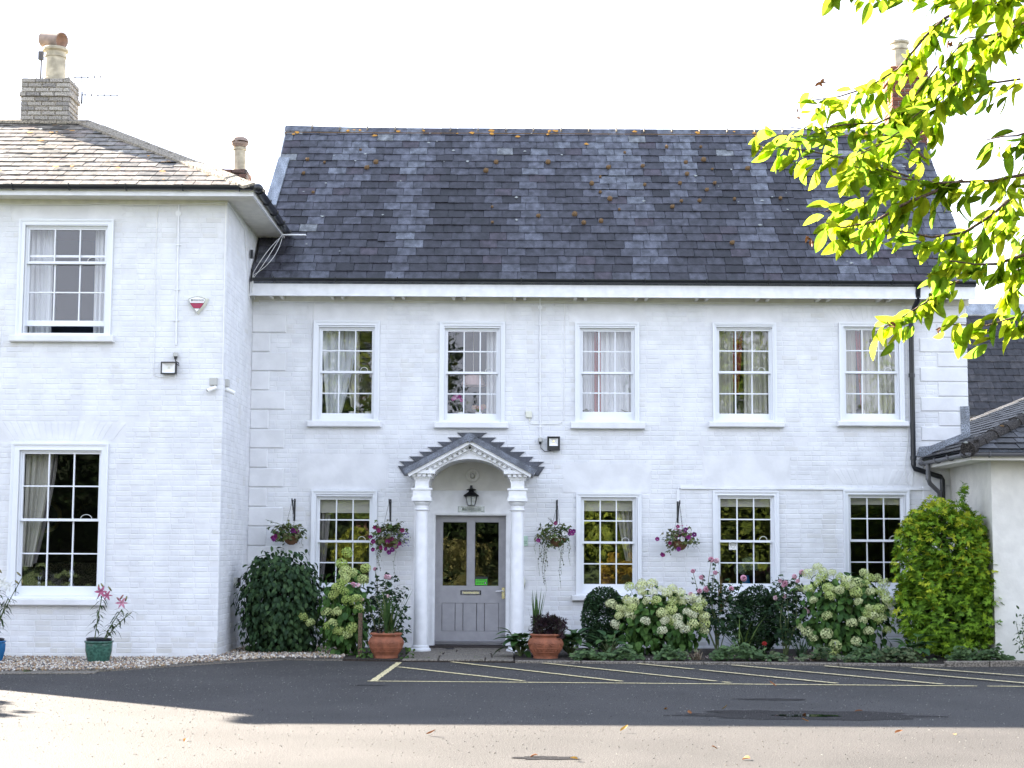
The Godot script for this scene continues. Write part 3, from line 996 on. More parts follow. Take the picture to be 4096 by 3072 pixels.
func build_main() -> void:
	var h := thing("main_house", "long two storey white painted brick range with steep dark slate roof and reception porch", "house")
	var holes := []
	for g in UPPER + LOWER: holes.append(win_hole(g))
	holes.append(Rect2(-1.185, 0.0, 1.125, 2.06))
	var wall := part("front_wall", wall_mb(-4.06, 7.07, 0, 5.7, -0.25, 0, holes), M.mortar, h)
	var skip := []
	for g in UPPER + LOWER: skip.append(arch_rect(g))
	skip.append(Rect2(-1.5, 0.0, 1.56, 2.75))
	for p in [[-3.3, -1.9, 2.43, 2.96], [0.80, 2.15, 2.40, 2.86], [2.95, 4.3, 2.50, 2.98]]:
		slab("render_patch", wall, ragged(p[0], p[1], p[2], p[3]), 0.0065, M.white)
		skip.append(Rect2(p[0], p[2], p[1] - p[0], p[3] - p[2]))
	for k in 4:
		var g: Array = UPPER[k]
		slab("render_patch", wall, ragged(g[0] - 0.1, g[1] + 0.1, g[3] + 0.01, 5.33), 0.006, M.white)
		skip.append(Rect2(g[0] - 0.1, g[3], g[1] - g[0] + 0.2, 5.33 - g[3]))
	voussoirs(wall, 4.95, 6.18, 5.08, 5.34, 0, 15)
	skip.append(Rect2(4.9, 5.08, 1.33, 0.27))
	voussoirs(wall, 4.95, 6.28, 2.52, 2.80, 0, 15)
	skip.append(Rect2(4.9, 2.50, 1.43, 0.31))
	# quoins
	var y := 0.355
	var k := 0
	while y < 5.1:
		var wide := k % 2 == 1
		var q := MB.new()
		q.cham(-4.05, -3.515 if wide else -3.765, y + 0.006, y + 0.294, -0.01, 0.024, 0.012)
		part("quoin", q, M.white, wall)
		skip.append(Rect2(-4.06, y, 0.55 if wide else 0.30, 0.3))
		y += 0.3; k += 1
	y = 0.46
	k = 0
	while y < 5.15:
		var hh := 0.23
		var wide := k % 2 == 0
		var q := MB.new()
		q.cham(6.335 if wide else 6.61, 7.075, y + 0.006, y + hh - 0.006, -0.01, 0.018, 0.012)
		part("quoin", q, M.white, wall)
		skip.append(Rect2(6.33 if wide else 6.605, y, 0.75, hh))
		y += hh; k += 1
	brickwork(wall, Vector3(-4.05, 0.0, 0), Vector3.RIGHT, Vector3.UP, Vector3.BACK, 11.11, 5.42, skip.map(func(r): return Rect2(r.position.x + 4.05, r.position.y, r.size.x, r.size.y)), 300)
	# porch back wall, plain rendered
	var rb := MB.new()
	rb.bx(-1.5, -1.19, 0.0, 2.75, -0.01, 0.008); rb.bx(-0.055, 0.06, 0.0, 2.75, -0.01, 0.008); rb.bx(-1.19, -0.055, 2.07, 2.75, -0.01, 0.008)
	rb.bx(-1.30, 0.05, 2.475, 2.49, 0.008, 0.014)
	part("porch_back_render", rb, M.gloss_white, wall)
	# shell and rooms
	var s := MB.new()
	s.bx(6.82, 7.07, 0, 5.7, -5.7, -0.25); s.bx(-4.06, -3.95, 0, 5.7, -5.7, -0.25); s.bx(-4.06, 7.07, 0, 5.7, -5.95, -5.7)
	s.poly([Vector2(0.0, 5.7), Vector2(-5.95, 5.7), Vector2(-2.7, 8.8)], 0, 0.12, Transform3D(Basis(Vector3(0, 0, 1), Vector3.UP, Vector3.LEFT), Vector3(7.07, 0, 0)))
	s.poly([Vector2(0.0, 5.7), Vector2(-5.95, 5.7), Vector2(-2.7, 8.8)], 0, 0.1, Transform3D(Basis(Vector3(0, 0, 1), Vector3.UP, Vector3.LEFT), Vector3(-3.92, 0, 0)))
	part("outer_walls", s, M.white, h)
	var fl := MB.new()
	fl.bx(-3.95, 6.82, -0.02, 0.05, -5.7, -0.25); fl.bx(-3.95, 6.82, 2.98, 3.02, -5.7, -0.25)
	part("floors", fl, M.floor_wood, h)
	var ce := MB.new()
	ce.bx(-3.95, 6.82, 2.72, 2.976, -5.7, -0.25); ce.bx(-3.95, 6.82, 5.50, 5.6, -5.7, -0.25)
	part("ceilings", ce, M.ceiling, h)
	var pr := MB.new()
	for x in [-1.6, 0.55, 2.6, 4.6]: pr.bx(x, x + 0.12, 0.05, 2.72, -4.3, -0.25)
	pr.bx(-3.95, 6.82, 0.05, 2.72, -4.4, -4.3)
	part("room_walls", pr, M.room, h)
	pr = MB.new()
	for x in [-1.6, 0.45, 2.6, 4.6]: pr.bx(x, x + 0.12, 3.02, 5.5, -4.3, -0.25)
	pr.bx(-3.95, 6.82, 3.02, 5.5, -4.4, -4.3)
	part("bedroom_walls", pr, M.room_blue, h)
	# eaves
	var e := MB.new()
	e.bx(-4.04, 7.12, 5.40, 5.60, 0.345, 0.37)
	e.bx(-4.04, 7.12, 5.385, 5.40, 0.33, 0.375)
	part("fascia", e, M.gloss_white, h)
	e = MB.new()
	e.bx(-4.04, 7.12, 5.45, 5.47, 0.0, 0.345)
	e.bx(-4.04, 7.12, 5.34, 5.45, -0.005, 0.02)
	part("soffit", e, M.soffit, h)
	for i in 12:
		var x := -3.75 + i * 0.94
		for d in [0.0, 0.16]:
			var b := MB.new()
			b.bx(x + d, x + d + 0.045, 5.378, 5.45, 0.02, 0.33)
			part("rafter_end", b, M.soffit, h)
	gutter(h, Vector3(-3.99, 5.645, 0.43), Vector3(7.1, 5.645, 0.43), 0.052, M.black, Vector3.BACK, 0.98)
	# roof
	var V := Vector3(0, 3.21, -3.12).normalized()
	var L := Vector3(0, 3.21, 3.12).length()
	var rf := MB.new()
	var N := Vector3.RIGHT.cross(V)
	for sl in [[Vector3(0, 5.62, 0.42), V, N], [Vector3(0, 5.62, -5.82), Vector3(V.x, V.y, -V.z), Vector3(0, N.y, -N.z)]]:
		var a: Vector3 = sl[0]
		var b: Vector3 = sl[0] + sl[1] * L
		var nn: Vector3 = sl[2]
		rf.hexa([a + Vector3(-3.98, 0, 0) - nn * 0.07, a + Vector3(7.13, 0, 0) - nn * 0.07, a + Vector3(7.13, 0, 0), a + Vector3(-3.98, 0, 0), b + Vector3(-3.98, 0, 0) - nn * 0.07, b + Vector3(7.13, 0, 0) - nn * 0.07, b + Vector3(7.13, 0, 0), b + Vector3(-3.98, 0, 0)])
	var roof := part("roof", rf, M.lead, h)
	var fn := FastNoiseLite.new()
	fn.seed = 77; fn.frequency = 0.55
	var tints := [lin(0.036, 0.032, 0.042), lin(0.062, 0.057, 0.075), lin(0.100, 0.097, 0.125), lin(0.150, 0.150, 0.190), lin(0.22, 0.228, 0.285), lin(0.30, 0.32, 0.38), lin(0.125, 0.10, 0.13), lin(0.46, 0.48, 0.50)]
	slates(roof, Vector3(-3.98, 5.62, 0.44), Vector3.RIGHT, V, 21, L / 21.0, 0.292, func(v): return [0.02 + (L - v) * -0.012 + R(-0.02, 0.02), 11.12], tints, func(x, v):
		var q: float = 2.5 + 4.6 * fn.get_noise_2d(x * 1.9, v * 0.25) + 1.2 * (v / L) * (v / L) + R(-1.0, 1.0)
		if rng.randf() < 0.04: return 6
		if rng.randf() < 0.004 + 0.045 * pow(v / L, 4): return 7
		return clampi(int(round(q)), 0, 5), 300)
	# ridge tiles bedded in mortar, sagging slightly
	var P := func(x: float) -> Vector3: return Vector3(x, 8.86 + 0.035 * pow(clampf((-2.0 - x) / 2.0, 0, 1), 1.5) - 0.01 * sin((x + 4) * 0.4), -2.70)
	for i in 23:
		var x := -4.0 + i * 0.484
		var t := MB.new()
		var a: Vector3 = P.call(x + 0.004)
		var b: Vector3 = P.call(x + 0.478)
		for o in [[0.0, 0.0], [0.02, 0.0]]:
			for sg in [1.0, -1.0]:
				var d := Vector3(0, -0.115, 0.13 * sg)
				var th := Vector3(0, -0.022, 0)
				if sg > 0: t.hexa([a + th, b + th, b, a, a + d + th, b + d + th, b + d, a + d])
				else: t.hexa([b + th, a + th, a, b, b + d + th, a + d + th, a + d, b + d])
			break
		part("ridge_tile", t, tinted("slate", [tints[5], tints[4], tints[7]][i % 3]), roof)
		t = MB.new()
		t.box(b + Vector3(0.004, -0.05, 0.05), Vector3(0.022, 0.10, 0.10), Basis(Vector3.RIGHT, -0.85))
		part("mortar_joint", t, M.hip, roof)
	var st := MB.new()
	st.bx(-3.98, 7.1, 8.70, 8.735, -2.60, -2.545)
	part("ridge_bedding", st, M.moss, roof)
	# moss cushions, lichen, lead at the left verge
	var O := Vector3(0, 5.62, 0.44)
	for p in V2L([[-3.50, 3.42], [-3.52, 2.99], [-3.20, 3.33], [-2.33, 3.34], [-2.47, 3.17], [-2.62, 3.74], [-0.46, 3.09], [-0.29, 3.36], [-0.34, 2.00], [-0.33, 1.55], [0.59, 3.37], [0.41, 1.74], [1.00, 1.79], [1.61, 3.22], [1.91, 3.69], [1.46, 2.92], [1.44, 2.45], [1.59, 2.25], [1.31, 2.71], [1.42, 1.60], [2.19, 2.68], [2.64, 3.88], [2.93, 3.39], [3.24, 3.47], [2.92, 3.02], [2.78, 2.74], [3.21, 2.54], [3.06, 2.21], [2.60, 2.03], [1.73, 1.94], [3.96, 3.21], [3.36, 2.75], [3.64, 2.27], [3.47, 1.01], [1.14, 1.55], [3.23, 3.89], [3.36, 3.18], [2.19, 3.26], [2.76, 2.20], [4.4, 2.3], [5.2, 1.6], [-3.3, 2.4]]):
		var mo := MB.new()
		var ms := R(0.022, 0.048)
		mo.ball(Vector3.ZERO, Vector3(ms, ms * R(0.9, 1.3), ms * 0.9), 8)
		mo.ball(Vector3(ms * 0.5, ms * 0.4, 0.0), Vector3.ONE * ms * 0.6, 6)
		part("moss_cushion", mo, M.moss, roof, O + Vector3(p.x, 0, 0) + V * p.y + N * 0.03)
	for i in 30:
		var x := R(-3.9, 6.8)
		var v := L - pow(rng.randf(), 2.0) * 0.5 - 0.08
		lichen(roof, O + Vector3(x, 0, 0) + V * v + N * 0.033, Vector3.RIGHT, V, R(0.02, 0.06), M.lichen_orange)
	for i in 40:
		lichen(roof, O + Vector3(R(-3.9, 6.9), 0, 0) + V * (L * pow(rng.randf(), 0.5) - 0.05) + N * 0.034, Vector3.RIGHT, V, R(0.012, 0.035), M.lichen_pale)
	var vg := MB.new()
	vg.hexa([O + V * 2.0 + Vector3(-4.05, 0, 0), O + V * 2.0 + Vector3(-3.86, 0, 0), O + V * 3.45 + Vector3(-3.80, 0, 0), O + V * 3.45 + Vector3(-3.99, 0, 0), O + V * 2.0 + Vector3(-4.05, 0, 0) + N * 0.05, O + V * 2.0 + Vector3(-3.86, 0, 0) + N * 0.05, O + V * 3.45 + Vector3(-3.80, 0, 0) + N * 0.05, O + V * 3.45 + Vector3(-3.99, 0, 0) + N * 0.05])
	part("verge_flashing", vg, M.pale_lead, roof)
	# windows
	var sx := [[-3.163, -2.02, 3.39, 3.482], [-1.203, -0.053, 3.379, 3.474], [0.905, 2.057, 3.38, 3.485], [3.042, 4.209, 3.417, 3.50], [5.03, 6.137, 3.44, 3.52]]
	for i in 5: sash_window(h, UPPER[i], 0, sx[i])
	sx = [[-3.14, -1.99, 0.755, 0.84], [0.93, 2.07, 0.749, 0.83], [3.03, 4.19, 0.765, 0.85], [5.04, 6.2, 0.775, 0.86]]
	for i in 4: sash_window(h, LOWER[i], 0, sx[i])
	build_door(h)
	# trunking over the two right-hand ground windows
	var tr := MB.new()
	tr.bx(2.607, 6.45, 2.462, 2.492, 0.0, 0.032)
	tr.bx(2.545, 2.59, 2.27, 2.45, 0.0, 0.03)
	tr.tube([Vector3(2.568, 2.44, 0.018), Vector3(2.575, 2.475, 0.022), Vector3(2.62, 2.48, 0.02)], 0.009, 0.009, 6)
	part("cable_trunking", tr, M.gloss_white, h)
	# downpipe at the right
	pipe("downpipe", h, [Vector3(6.235, 5.62, 0.42), Vector3(6.235, 5.36, 0.33), Vector3(6.19, 5.16, 0.09), Vector3(6.185, 2.85, 0.08), Vector3(6.20, 2.79, 0.09), Vector3(6.60, 2.66, 0.10), Vector3(6.62, 2.62, 0.1), Vector3(6.62, 0.05, 0.1)], 0.040, M.black, [Vector3(6.237, 5.40, 0.34), Vector3(6.187, 4.2, 0.08), Vector3(6.186, 2.92, 0.08)])
	# conduit to the floodlight, and thin wires clipped to the wall
	var c := MB.new()
	c.tube([Vector3(0.431, 5.42, 0.015), Vector3(0.437, 3.17, 0.015)], 0.012, 0.012, 8)
	c.lathe([Vector2(0.0, 0), Vector2(0.035, 0), Vector2(0.035, 0.022), Vector2(0, 0.022)], 14, Transform3D(Basis(Vector3.RIGHT, PI / 2), Vector3(0.432, 5.28, 0.0)))
	for yy in [5.0, 4.1, 3.4]: c.bx(0.41, 0.46, yy, yy + 0.012, 0.0, 0.03)
	part("conduit", c, M.gloss_white, h)
	cable(h, [Vector3(0.817, 5.43, 0.01), Vector3(0.815, 4.6, 0.012), Vector3(0.81, 3.6, 0.012), Vector3(0.80, 3.53, 0.012), Vector3(0.76, 3.475, 0.012), Vector3(0.70, 3.455, 0.012), Vector3(0.32, 3.452, 0.012), Vector3(0.275, 3.47, 0.012), Vector3(0.265, 3.55, 0.012)])
	cable(h, sag(Vector3(-3.95, 5.36, 0.03), Vector3(-1.6, 5.37, 0.03), 0.02) + sag(Vector3(-1.5, 5.36, 0.03), Vector3(0.9, 5.38, 0.03), 0.015) + sag(Vector3(1.0, 5.37, 0.03), Vector3(3.0, 5.375, 0.03), 0.02) + sag(Vector3(3.1, 5.37, 0.03), Vector3(6.1, 5.38, 0.03), 0.02), 0.006)
	cable(h, sag(Vector3(-3.95, 5.345, 0.032), Vector3(1.0, 5.35, 0.032), 0.012) + sag(Vector3(1.1, 5.35, 0.032), Vector3(6.2, 5.355, 0.032), 0.015), 0.004)
	cable(h, [Vector3(-3.07, 5.36, 0.012), Vector3(-3.10, 5.28, 0.012), Vector3(-3.115, 4.6, 0.012), Vector3(-3.12, 3.5, 0.012)], 0.004)
	cable(h, [Vector3(-0.105, 5.36, 0.012), Vector3(-0.108, 5.1, 0.012), Vector3(-0.108, 5.05, 0.012)], 0.004)
	cable(h, [Vector3(6.13, 5.30, 0.012), Vector3(6.135, 3.5, 0.012), Vector3(6.12, 3.2, 0.012), Vector3(6.07, 2.9, 0.012), Vector3(6.09, 2.6, 0.012), Vector3(6.17, 2.52, 0.012), Vector3(6.2, 2.8, 0.012)], 0.004)
	# lead where the low roof meets the wall
	for q in [[[6.25, 2.99], [6.30, 3.13], [6.47, 3.15], [6.62, 3.04], [6.50, 2.955]], [[6.475, 3.15], [6.95, 3.335], [6.95, 3.16], [6.63, 3.04]], [[6.955, 3.16], [6.94, 3.50], [7.085, 3.50], [7.085, 3.20]], [[6.945, 3.505], [6.938, 3.76], [7.08, 3.765], [7.083, 3.505]]]:
		slab("lead_flashing", h, V2L(q), 0.034, M.pale_lead)
	# chimney at the right
	brick_stack(h, Vector3(6.88, 0, -2.7), 0.60, 0.62, 7.9, 9.92, [lin(0.33, 0.10, 0.05), lin(0.28, 0.085, 0.045), lin(0.36, 0.13, 0.07), lin(0.20, 0.075, 0.05)], [[9.7, 9.95, 0.03]])
	var f := MB.new()
	f.bx(6.54, 7.22, 8.15, 8.42, -2.385, -2.35); f.bx(6.56, 7.20, 8.42, 8.50, -2.385, -2.37)
	f.bx(6.545, 6.575, 8.4, 8.9, -3.0, -2.36)
	part("chimney_flashing", f, M.pale_lead, h)
	var cp := MB.new()
	cp.lathe([Vector2(0.17, 9.90), Vector2(0.155, 10.0), Vector2(0.145, 10.25), Vector2(0.165, 10.27), Vector2(0.165, 10.30), Vector2(0.148, 10.31), Vector2(0.148, 10.36), Vector2(0.175, 10.38), Vector2(0.175, 10.42), Vector2(0.14, 10.43), Vector2(0.12, 10.3)], 20, Transform3D(Basis(), Vector3(6.77, 0, -2.6)))
	part("chimney_pot", cp, M.pot_clay, h)

func lichen(parent: Node3D, at: Vector3, U: Vector3, V: Vector3, r: float, m: Material) -> void:
	var mb := MB.new()
	var N := U.cross(V).normalized()
	var p := []
	for i in 9:
		var a := TAU * i / 9
		p.append((U * cos(a) * R(0.5, 1.3) + V * sin(a) * R(0.4, 1.0)) * r)
	for i in 9:
		mb.tri(N * 0.004, p[i] + N * 0.001, p[(i + 1) % 9] + N * 0.001)
	part("lichen", mb, m, parent, at)

func build_door(h: Node3D) -> void:
	var fr := MB.new()
	frame_ring(fr, -1.185, -0.06, 0.03, 2.06, 0.02, -0.2, 0.018)
	frame_ring(fr, -1.21, -0.035, 0.03, 2.083, 0.025, 0.008, 0.03)
	fr.bx(-1.26, -1.18, 0.03, 0.14, 0.03, 0.05); fr.bx(-0.065, 0.015, 0.03, 0.14, 0.03, 0.05)
	part("door_frame", fr, M.gloss_white, h)
	var d := node("door", h, Vector3(-0.622, 0, -0.12))
	var X := func(x: float) -> float: return x + 0.622
	var mb := MB.new()
	var z0 := -0.025
	var z1 := 0.02
	mb.bx(X.call(-1.164), X.call(-1.062), 0.07, 2.035, z0, z1); mb.bx(X.call(-0.183), X.call(-0.081), 0.07, 2.035, z0, z1)
	mb.bx(X.call(-0.675), X.call(-0.567), 0.95, 1.945, z0, z1)
	mb.bx(X.call(-1.062), X.call(-0.183), 1.945, 2.035, z0, z1)
	mb.bx(X.call(-1.062), X.call(-0.183), 0.70, 0.95, z0, z1)
	mb.bx(X.call(-1.062), X.call(-0.183), 0.07, 0.27, z0, z1)
	for a in [-1.062, -0.567]:   # beads round the glass
		var b: float = a + (0.387 if a < -1 else 0.384)
		frame_ring(mb, X.call(a), X.call(b), 0.95, 1.945, 0.010, z0, z1 - 0.010, 0.012)
	part("leaf_frame", mb, M.door, d)
	# lower panel of boards with sunk joints
	var xs := [-1.062, -0.855, -0.735, -0.525, -0.405, -0.183]
	for i in 5:
		mb = MB.new()
		mb.cham(X.call(xs[i]) + 0.003, X.call(xs[i + 1]) - 0.003, 0.27, 0.70, z0, z1 - 0.006, 0.006)
		part("board", mb, M.door, d)
	mb = MB.new()
	mb.box(Vector3(0, 0.115, z1 + 0.012), Vector3(1.07, 0.035, 0.028), Basis(Vector3.RIGHT, 0.4))
	part("weather_bar", mb, M.door, d)
	for a in [-0.8675, -0.375]:
		mb = MB.new()
		mb.box(Vector3.ZERO, Vector3(0.365, 0.972, 0.006), Basis(Vector3.UP, R(-0.008, 0.008)))
		part("pane", mb, M.glass, d, Vector3(X.call(a), 1.448, -0.005))
	mb = MB.new()
	mb.cham(X.call(-0.775), X.call(-0.458), 0.826, 0.892, z1, z1 + 0.012, 0.004)
	part("letter_plate", mb, M.black, d)
	mb = MB.new()
	mb.cham(X.call(-0.755), X.call(-0.478), 0.832, 0.882, z1 + 0.012, z1 + 0.026, 0.010)
	part("letter_flap", mb, M.chrome, d)
	mb = MB.new()
	mb.cham(X.call(-0.142), X.call(-0.094), 0.765, 0.94, z1, z1 + 0.010, 0.004)
	part("handle_plate", mb, M.brass, d)
	mb = MB.new()
	mb.tube([Vector3(X.call(-0.118), 0.885, z1), Vector3(X.call(-0.118), 0.885, z1 + 0.045), Vector3(X.call(-0.15), 0.886, z1 + 0.052), Vector3(X.call(-0.235), 0.880, z1 + 0.05)], 0.011, 0.008, 8)
	part("handle", mb, M.chrome, d)
	mb = MB.new()
	mb.bx(-1.26, 0.02, 0.005, 0.062, -0.22, 0.10)
	part("threshold", mb, M.dark_wood, h)

func build_porch() -> void:
	var p := thing("porch", "white classical porch with two columns, arched hood and lead roof over the reception door", "porch", Vector3(-0.62, 0, 0.8))
	for sx in [-0.71, 0.71]:
		var c := node("column", p, Vector3(sx, 0, 0))
		var mb := MB.new()
		mb.lathe([Vector2(0.0, 0.0), Vector2(0.155, 0.0), Vector2(0.155, 0.055), Vector2(0.145, 0.065), Vector2(0.128, 0.075), Vector2(0.128, 0.10), Vector2(0.112, 0.12)], 28)
		part("column_base", mb, M.gloss_white, c)
		mb = MB.new()
		var pr := []
		for i in 13:
			var t := i / 12.0
			pr.append(Vector2(lerpf(0.108, 0.092, pow(t, 1.5)), 0.12 + 1.97 * t))
		mb.lathe(pr, 32, Transform3D(), 0, TAU, true)
		part("column_shaft", mb, M.gloss_white, c)
		mb = MB.new()
		mb.lathe([Vector2(0.092, 2.09), Vector2(0.112, 2.095), Vector2(0.118, 2.105), Vector2(0.112, 2.118), Vector2(0.097, 2.122), Vector2(0.097, 2.165), Vector2(0.108, 2.175), Vector2(0.125, 2.20), Vector2(0.132, 2.225), Vector2(0.0, 2.232)], 32)
		mb.bx(-0.148, 0.148, 2.232, 2.288, -0.148, 0.148)
		mb.bx(-0.132, 0.132, 2.288, 2.397, -0.132, 0.132)
		mb.bx(-0.152, 0.152, 2.397, 2.424, -0.152, 0.152)
		part("capital", mb, M.gloss_white, c)
		mb = MB.new()   # block and moulded cornice above, running back to the wall
		mb.bx(-0.10, 0.10, 2.424, 2.56, -0.79, 0.10)
		mb.bx(-0.115, 0.115, 2.545, 2.565, -0.79, 0.115)
		mb.bx(-0.13, 0.13, 2.565, 2.580, -0.79, 0.13)
		mb.bx(-0.145, 0.145, 2.580, 2.635, -0.79, 0.135)
		mb.bx(-0.205, 0.195, 2.635, 2.69, -0.79, 0.20)
		part("entablature", mb, M.gloss_white, c)
		for i in 4:
			mb = MB.new()
			mb.bx(-0.145 + i * 0.078, -0.145 + i * 0.078 + 0.05, 2.590, 2.634, 0.135, 0.175)
			part("dentil", mb, M.gloss_white, c)
		for i in 8:
			mb = MB.new()
			var s := signf(sx)
			mb.bx(minf(0.145 * s, 0.185 * s), maxf(0.145 * s, 0.185 * s), 2.590, 2.634, -0.75 + i * 0.105, -0.70 + i * 0.105)
			part("dentil", mb, M.gloss_white, c)
	# pediment front with its arch, and the barrel ceiling behind
	var mb := MB.new()
	var A := func(t: float) -> Vector2: return Vector2(-cos(t * PI) * 0.62, 2.424 + sin(t * PI) * 0.435)
	var n := 40
	var sl := 0.50
	var top := 3.075
	for i in n:
		var a: Vector2 = A.call(float(i) / n)
		var b: Vector2 = A.call(float(i + 1) / n)
		var ga := Vector2(a.x, top - sl * absf(a.x))
		var gb := Vector2(b.x, top - sl * absf(b.x))
		mb.quad(Vector3(a.x, a.y, 0.09), Vector3(b.x, b.y, 0.09), Vector3(gb.x, gb.y, 0.09), Vector3(ga.x, ga.y, 0.09))
		mb.quad(Vector3(b.x, b.y, 0.09), Vector3(a.x, a.y, 0.09), Vector3(a.x, a.y, -0.79), Vector3(b.x, b.y, -0.79))
		var o := 1.035   # raised edge moulding round the arch
		var a2 := Vector2(a.x * o, 2.424 + (a.y - 2.424) * o)
		var b2 := Vector2(b.x * o, 2.424 + (b.y - 2.424) * o)
		mb.quad(Vector3(a.x, a.y, 0.104), Vector3(b.x, b.y, 0.104), Vector3(b2.x, b2.y, 0.104), Vector3(a2.x, a2.y, 0.104))
		mb.quad(Vector3(a2.x, a2.y, 0.104), Vector3(b2.x, b2.y, 0.104), Vector3(b2.x, b2.y, 0.088), Vector3(a2.x, a2.y, 0.088))
		mb.quad(Vector3(b.x, b.y, 0.104), Vector3(a.x, a.y, 0.104), Vector3(a.x, a.y, 0.088), Vector3(b.x, b.y, 0.088))
	for s in [-1.0, 1.0]: mb.bx(minf(0.62 * s, 0.9 * s), maxf(0.62 * s, 0.9 * s), 2.69, 2.76, -0.79, 0.089)
	part("arched_pediment", mb, M.gloss_white, p)
	var back := MB.new()
	for i in n:   # the tympanum on the house wall
		var a: Vector2 = A.call(float(i) / n)
		var b: Vector2 = A.call(float(i + 1) / n)
		back.quad(Vector3(a.x, 2.42, -0.785), Vector3(b.x, 2.42, -0.785), Vector3(b.x, b.y, -0.785), Vector3(a.x, a.y, -0.785))
	part("tympanum", back, M.cream, p)
	# raking cornices, dentils and lead roof on both sides
	for s in [-1.0, 1.0]:
		var d := Vector2(s * 1.0, -0.54).normalized()
		var nn := Vector2(-d.y * s, d.x * s)   # up and out
		if nn.y < 0: nn = -nn
		var rake := func(o0: float, o1: float, len0: float, len1: float, z0: float, z1: float, m: Material, called: String) -> void:
			var q := MB.new()
			var ap := Vector2(0, 3.225)
			var pts := [ap + d * len0 + nn * o0, ap + d * len1 + nn * o0, ap + d * len1 + nn * o1, ap + d * len0 + nn * o1]
			# mitre at the apex
			if len0 == 0.0:
				pts[0] = Vector2(0, ap.y + o0 / nn.y); pts[3] = Vector2(0, ap.y + o1 / nn.y)
			q.poly(pts, z0, z1)
			part(called, q, m, p)
		rake.call(-0.085, 0.0, 0.0, 1.12, -0.795, 0.27, M.lead, "lead_roof")
		rake.call(-0.135, -0.086, 0.0, 1.09, -0.79, 0.235, M.gloss_white, "raking_cornice")
		rake.call(-0.155, -0.136, 0.0, 1.05, -0.79, 0.165, M.gloss_white, "raking_cornice")
		rake.call(-0.205, -0.156, 0.0, 1.02, -0.79, 0.120, M.gloss_white, "raking_cornice")
		rake.call(-0.225, -0.206, 0.0, 0.98, -0.79, 0.105, M.gloss_white, "raking_cornice")
		for i in 11:
			var q := MB.new()
			var c: Vector2 = Vector2(0, 3.225) + d * (0.10 + i * 0.083) + nn * -0.178
			q.box(Vector3(c.x, c.y, 0.142), Vector3(0.046, 0.042, 0.044), Basis(Vector3.BACK, d.angle() if s > 0 else d.angle() + PI))
			part("dentil", q, M.gloss_white, p)
		# stepped lead flashing let into the brick courses
		for i in 8:
			var t := Vector2(0.235 + 0.147 * i, 3.316 - 0.0745 * i)
			var q := MB.new()
			var tip := R(-0.015, 0.015)
			var pts := [Vector2(t.x - 0.5 if i else -0.01, t.y), Vector2(t.x + tip, t.y + R(-0.004, 0.004)), Vector2(t.x - 0.045, t.y - 0.035), Vector2(t.x - 0.085, t.y - 0.073), Vector2(t.x - 0.5 if i else -0.01, t.y - 0.073)]
			if i == 7:
				t.x = 1.165
				pts = [Vector2(t.x - 0.5, t.y), Vector2(t.x - 0.03, t.y), Vector2(t.x - 0.13, t.y - 0.15), Vector2(t.x - 0.4, t.y - 0.1)]
			q.poly(pts.map(func(v): return Vector2(v.x * s, v.y)), -0.79, -0.782 + 0.001 * i)
			part("lead_flashing", q, M.dark_lead, p)
	mb = MB.new()   # lead roll over the apex
	mb.poly([Vector2(-0.09, 3.18), Vector2(0, 3.09), Vector2(0.09, 3.18), Vector2(0.085, 3.195), Vector2(0, 3.245), Vector2(-0.085, 3.195)], -0.78, 0.278)
	part("ridge_cap", mb, M.lead, p)

func slope_slab(mb: MB, a: Vector3, b: Vector3, c: Vector3, d: Vector3, t: float) -> void:   # outline counter-clockwise seen from above
	var n := (b - a).cross(c - a).normalized() * -t
	mb.hexa([a + n, b + n, c + n, d + n, a, b, c, d])

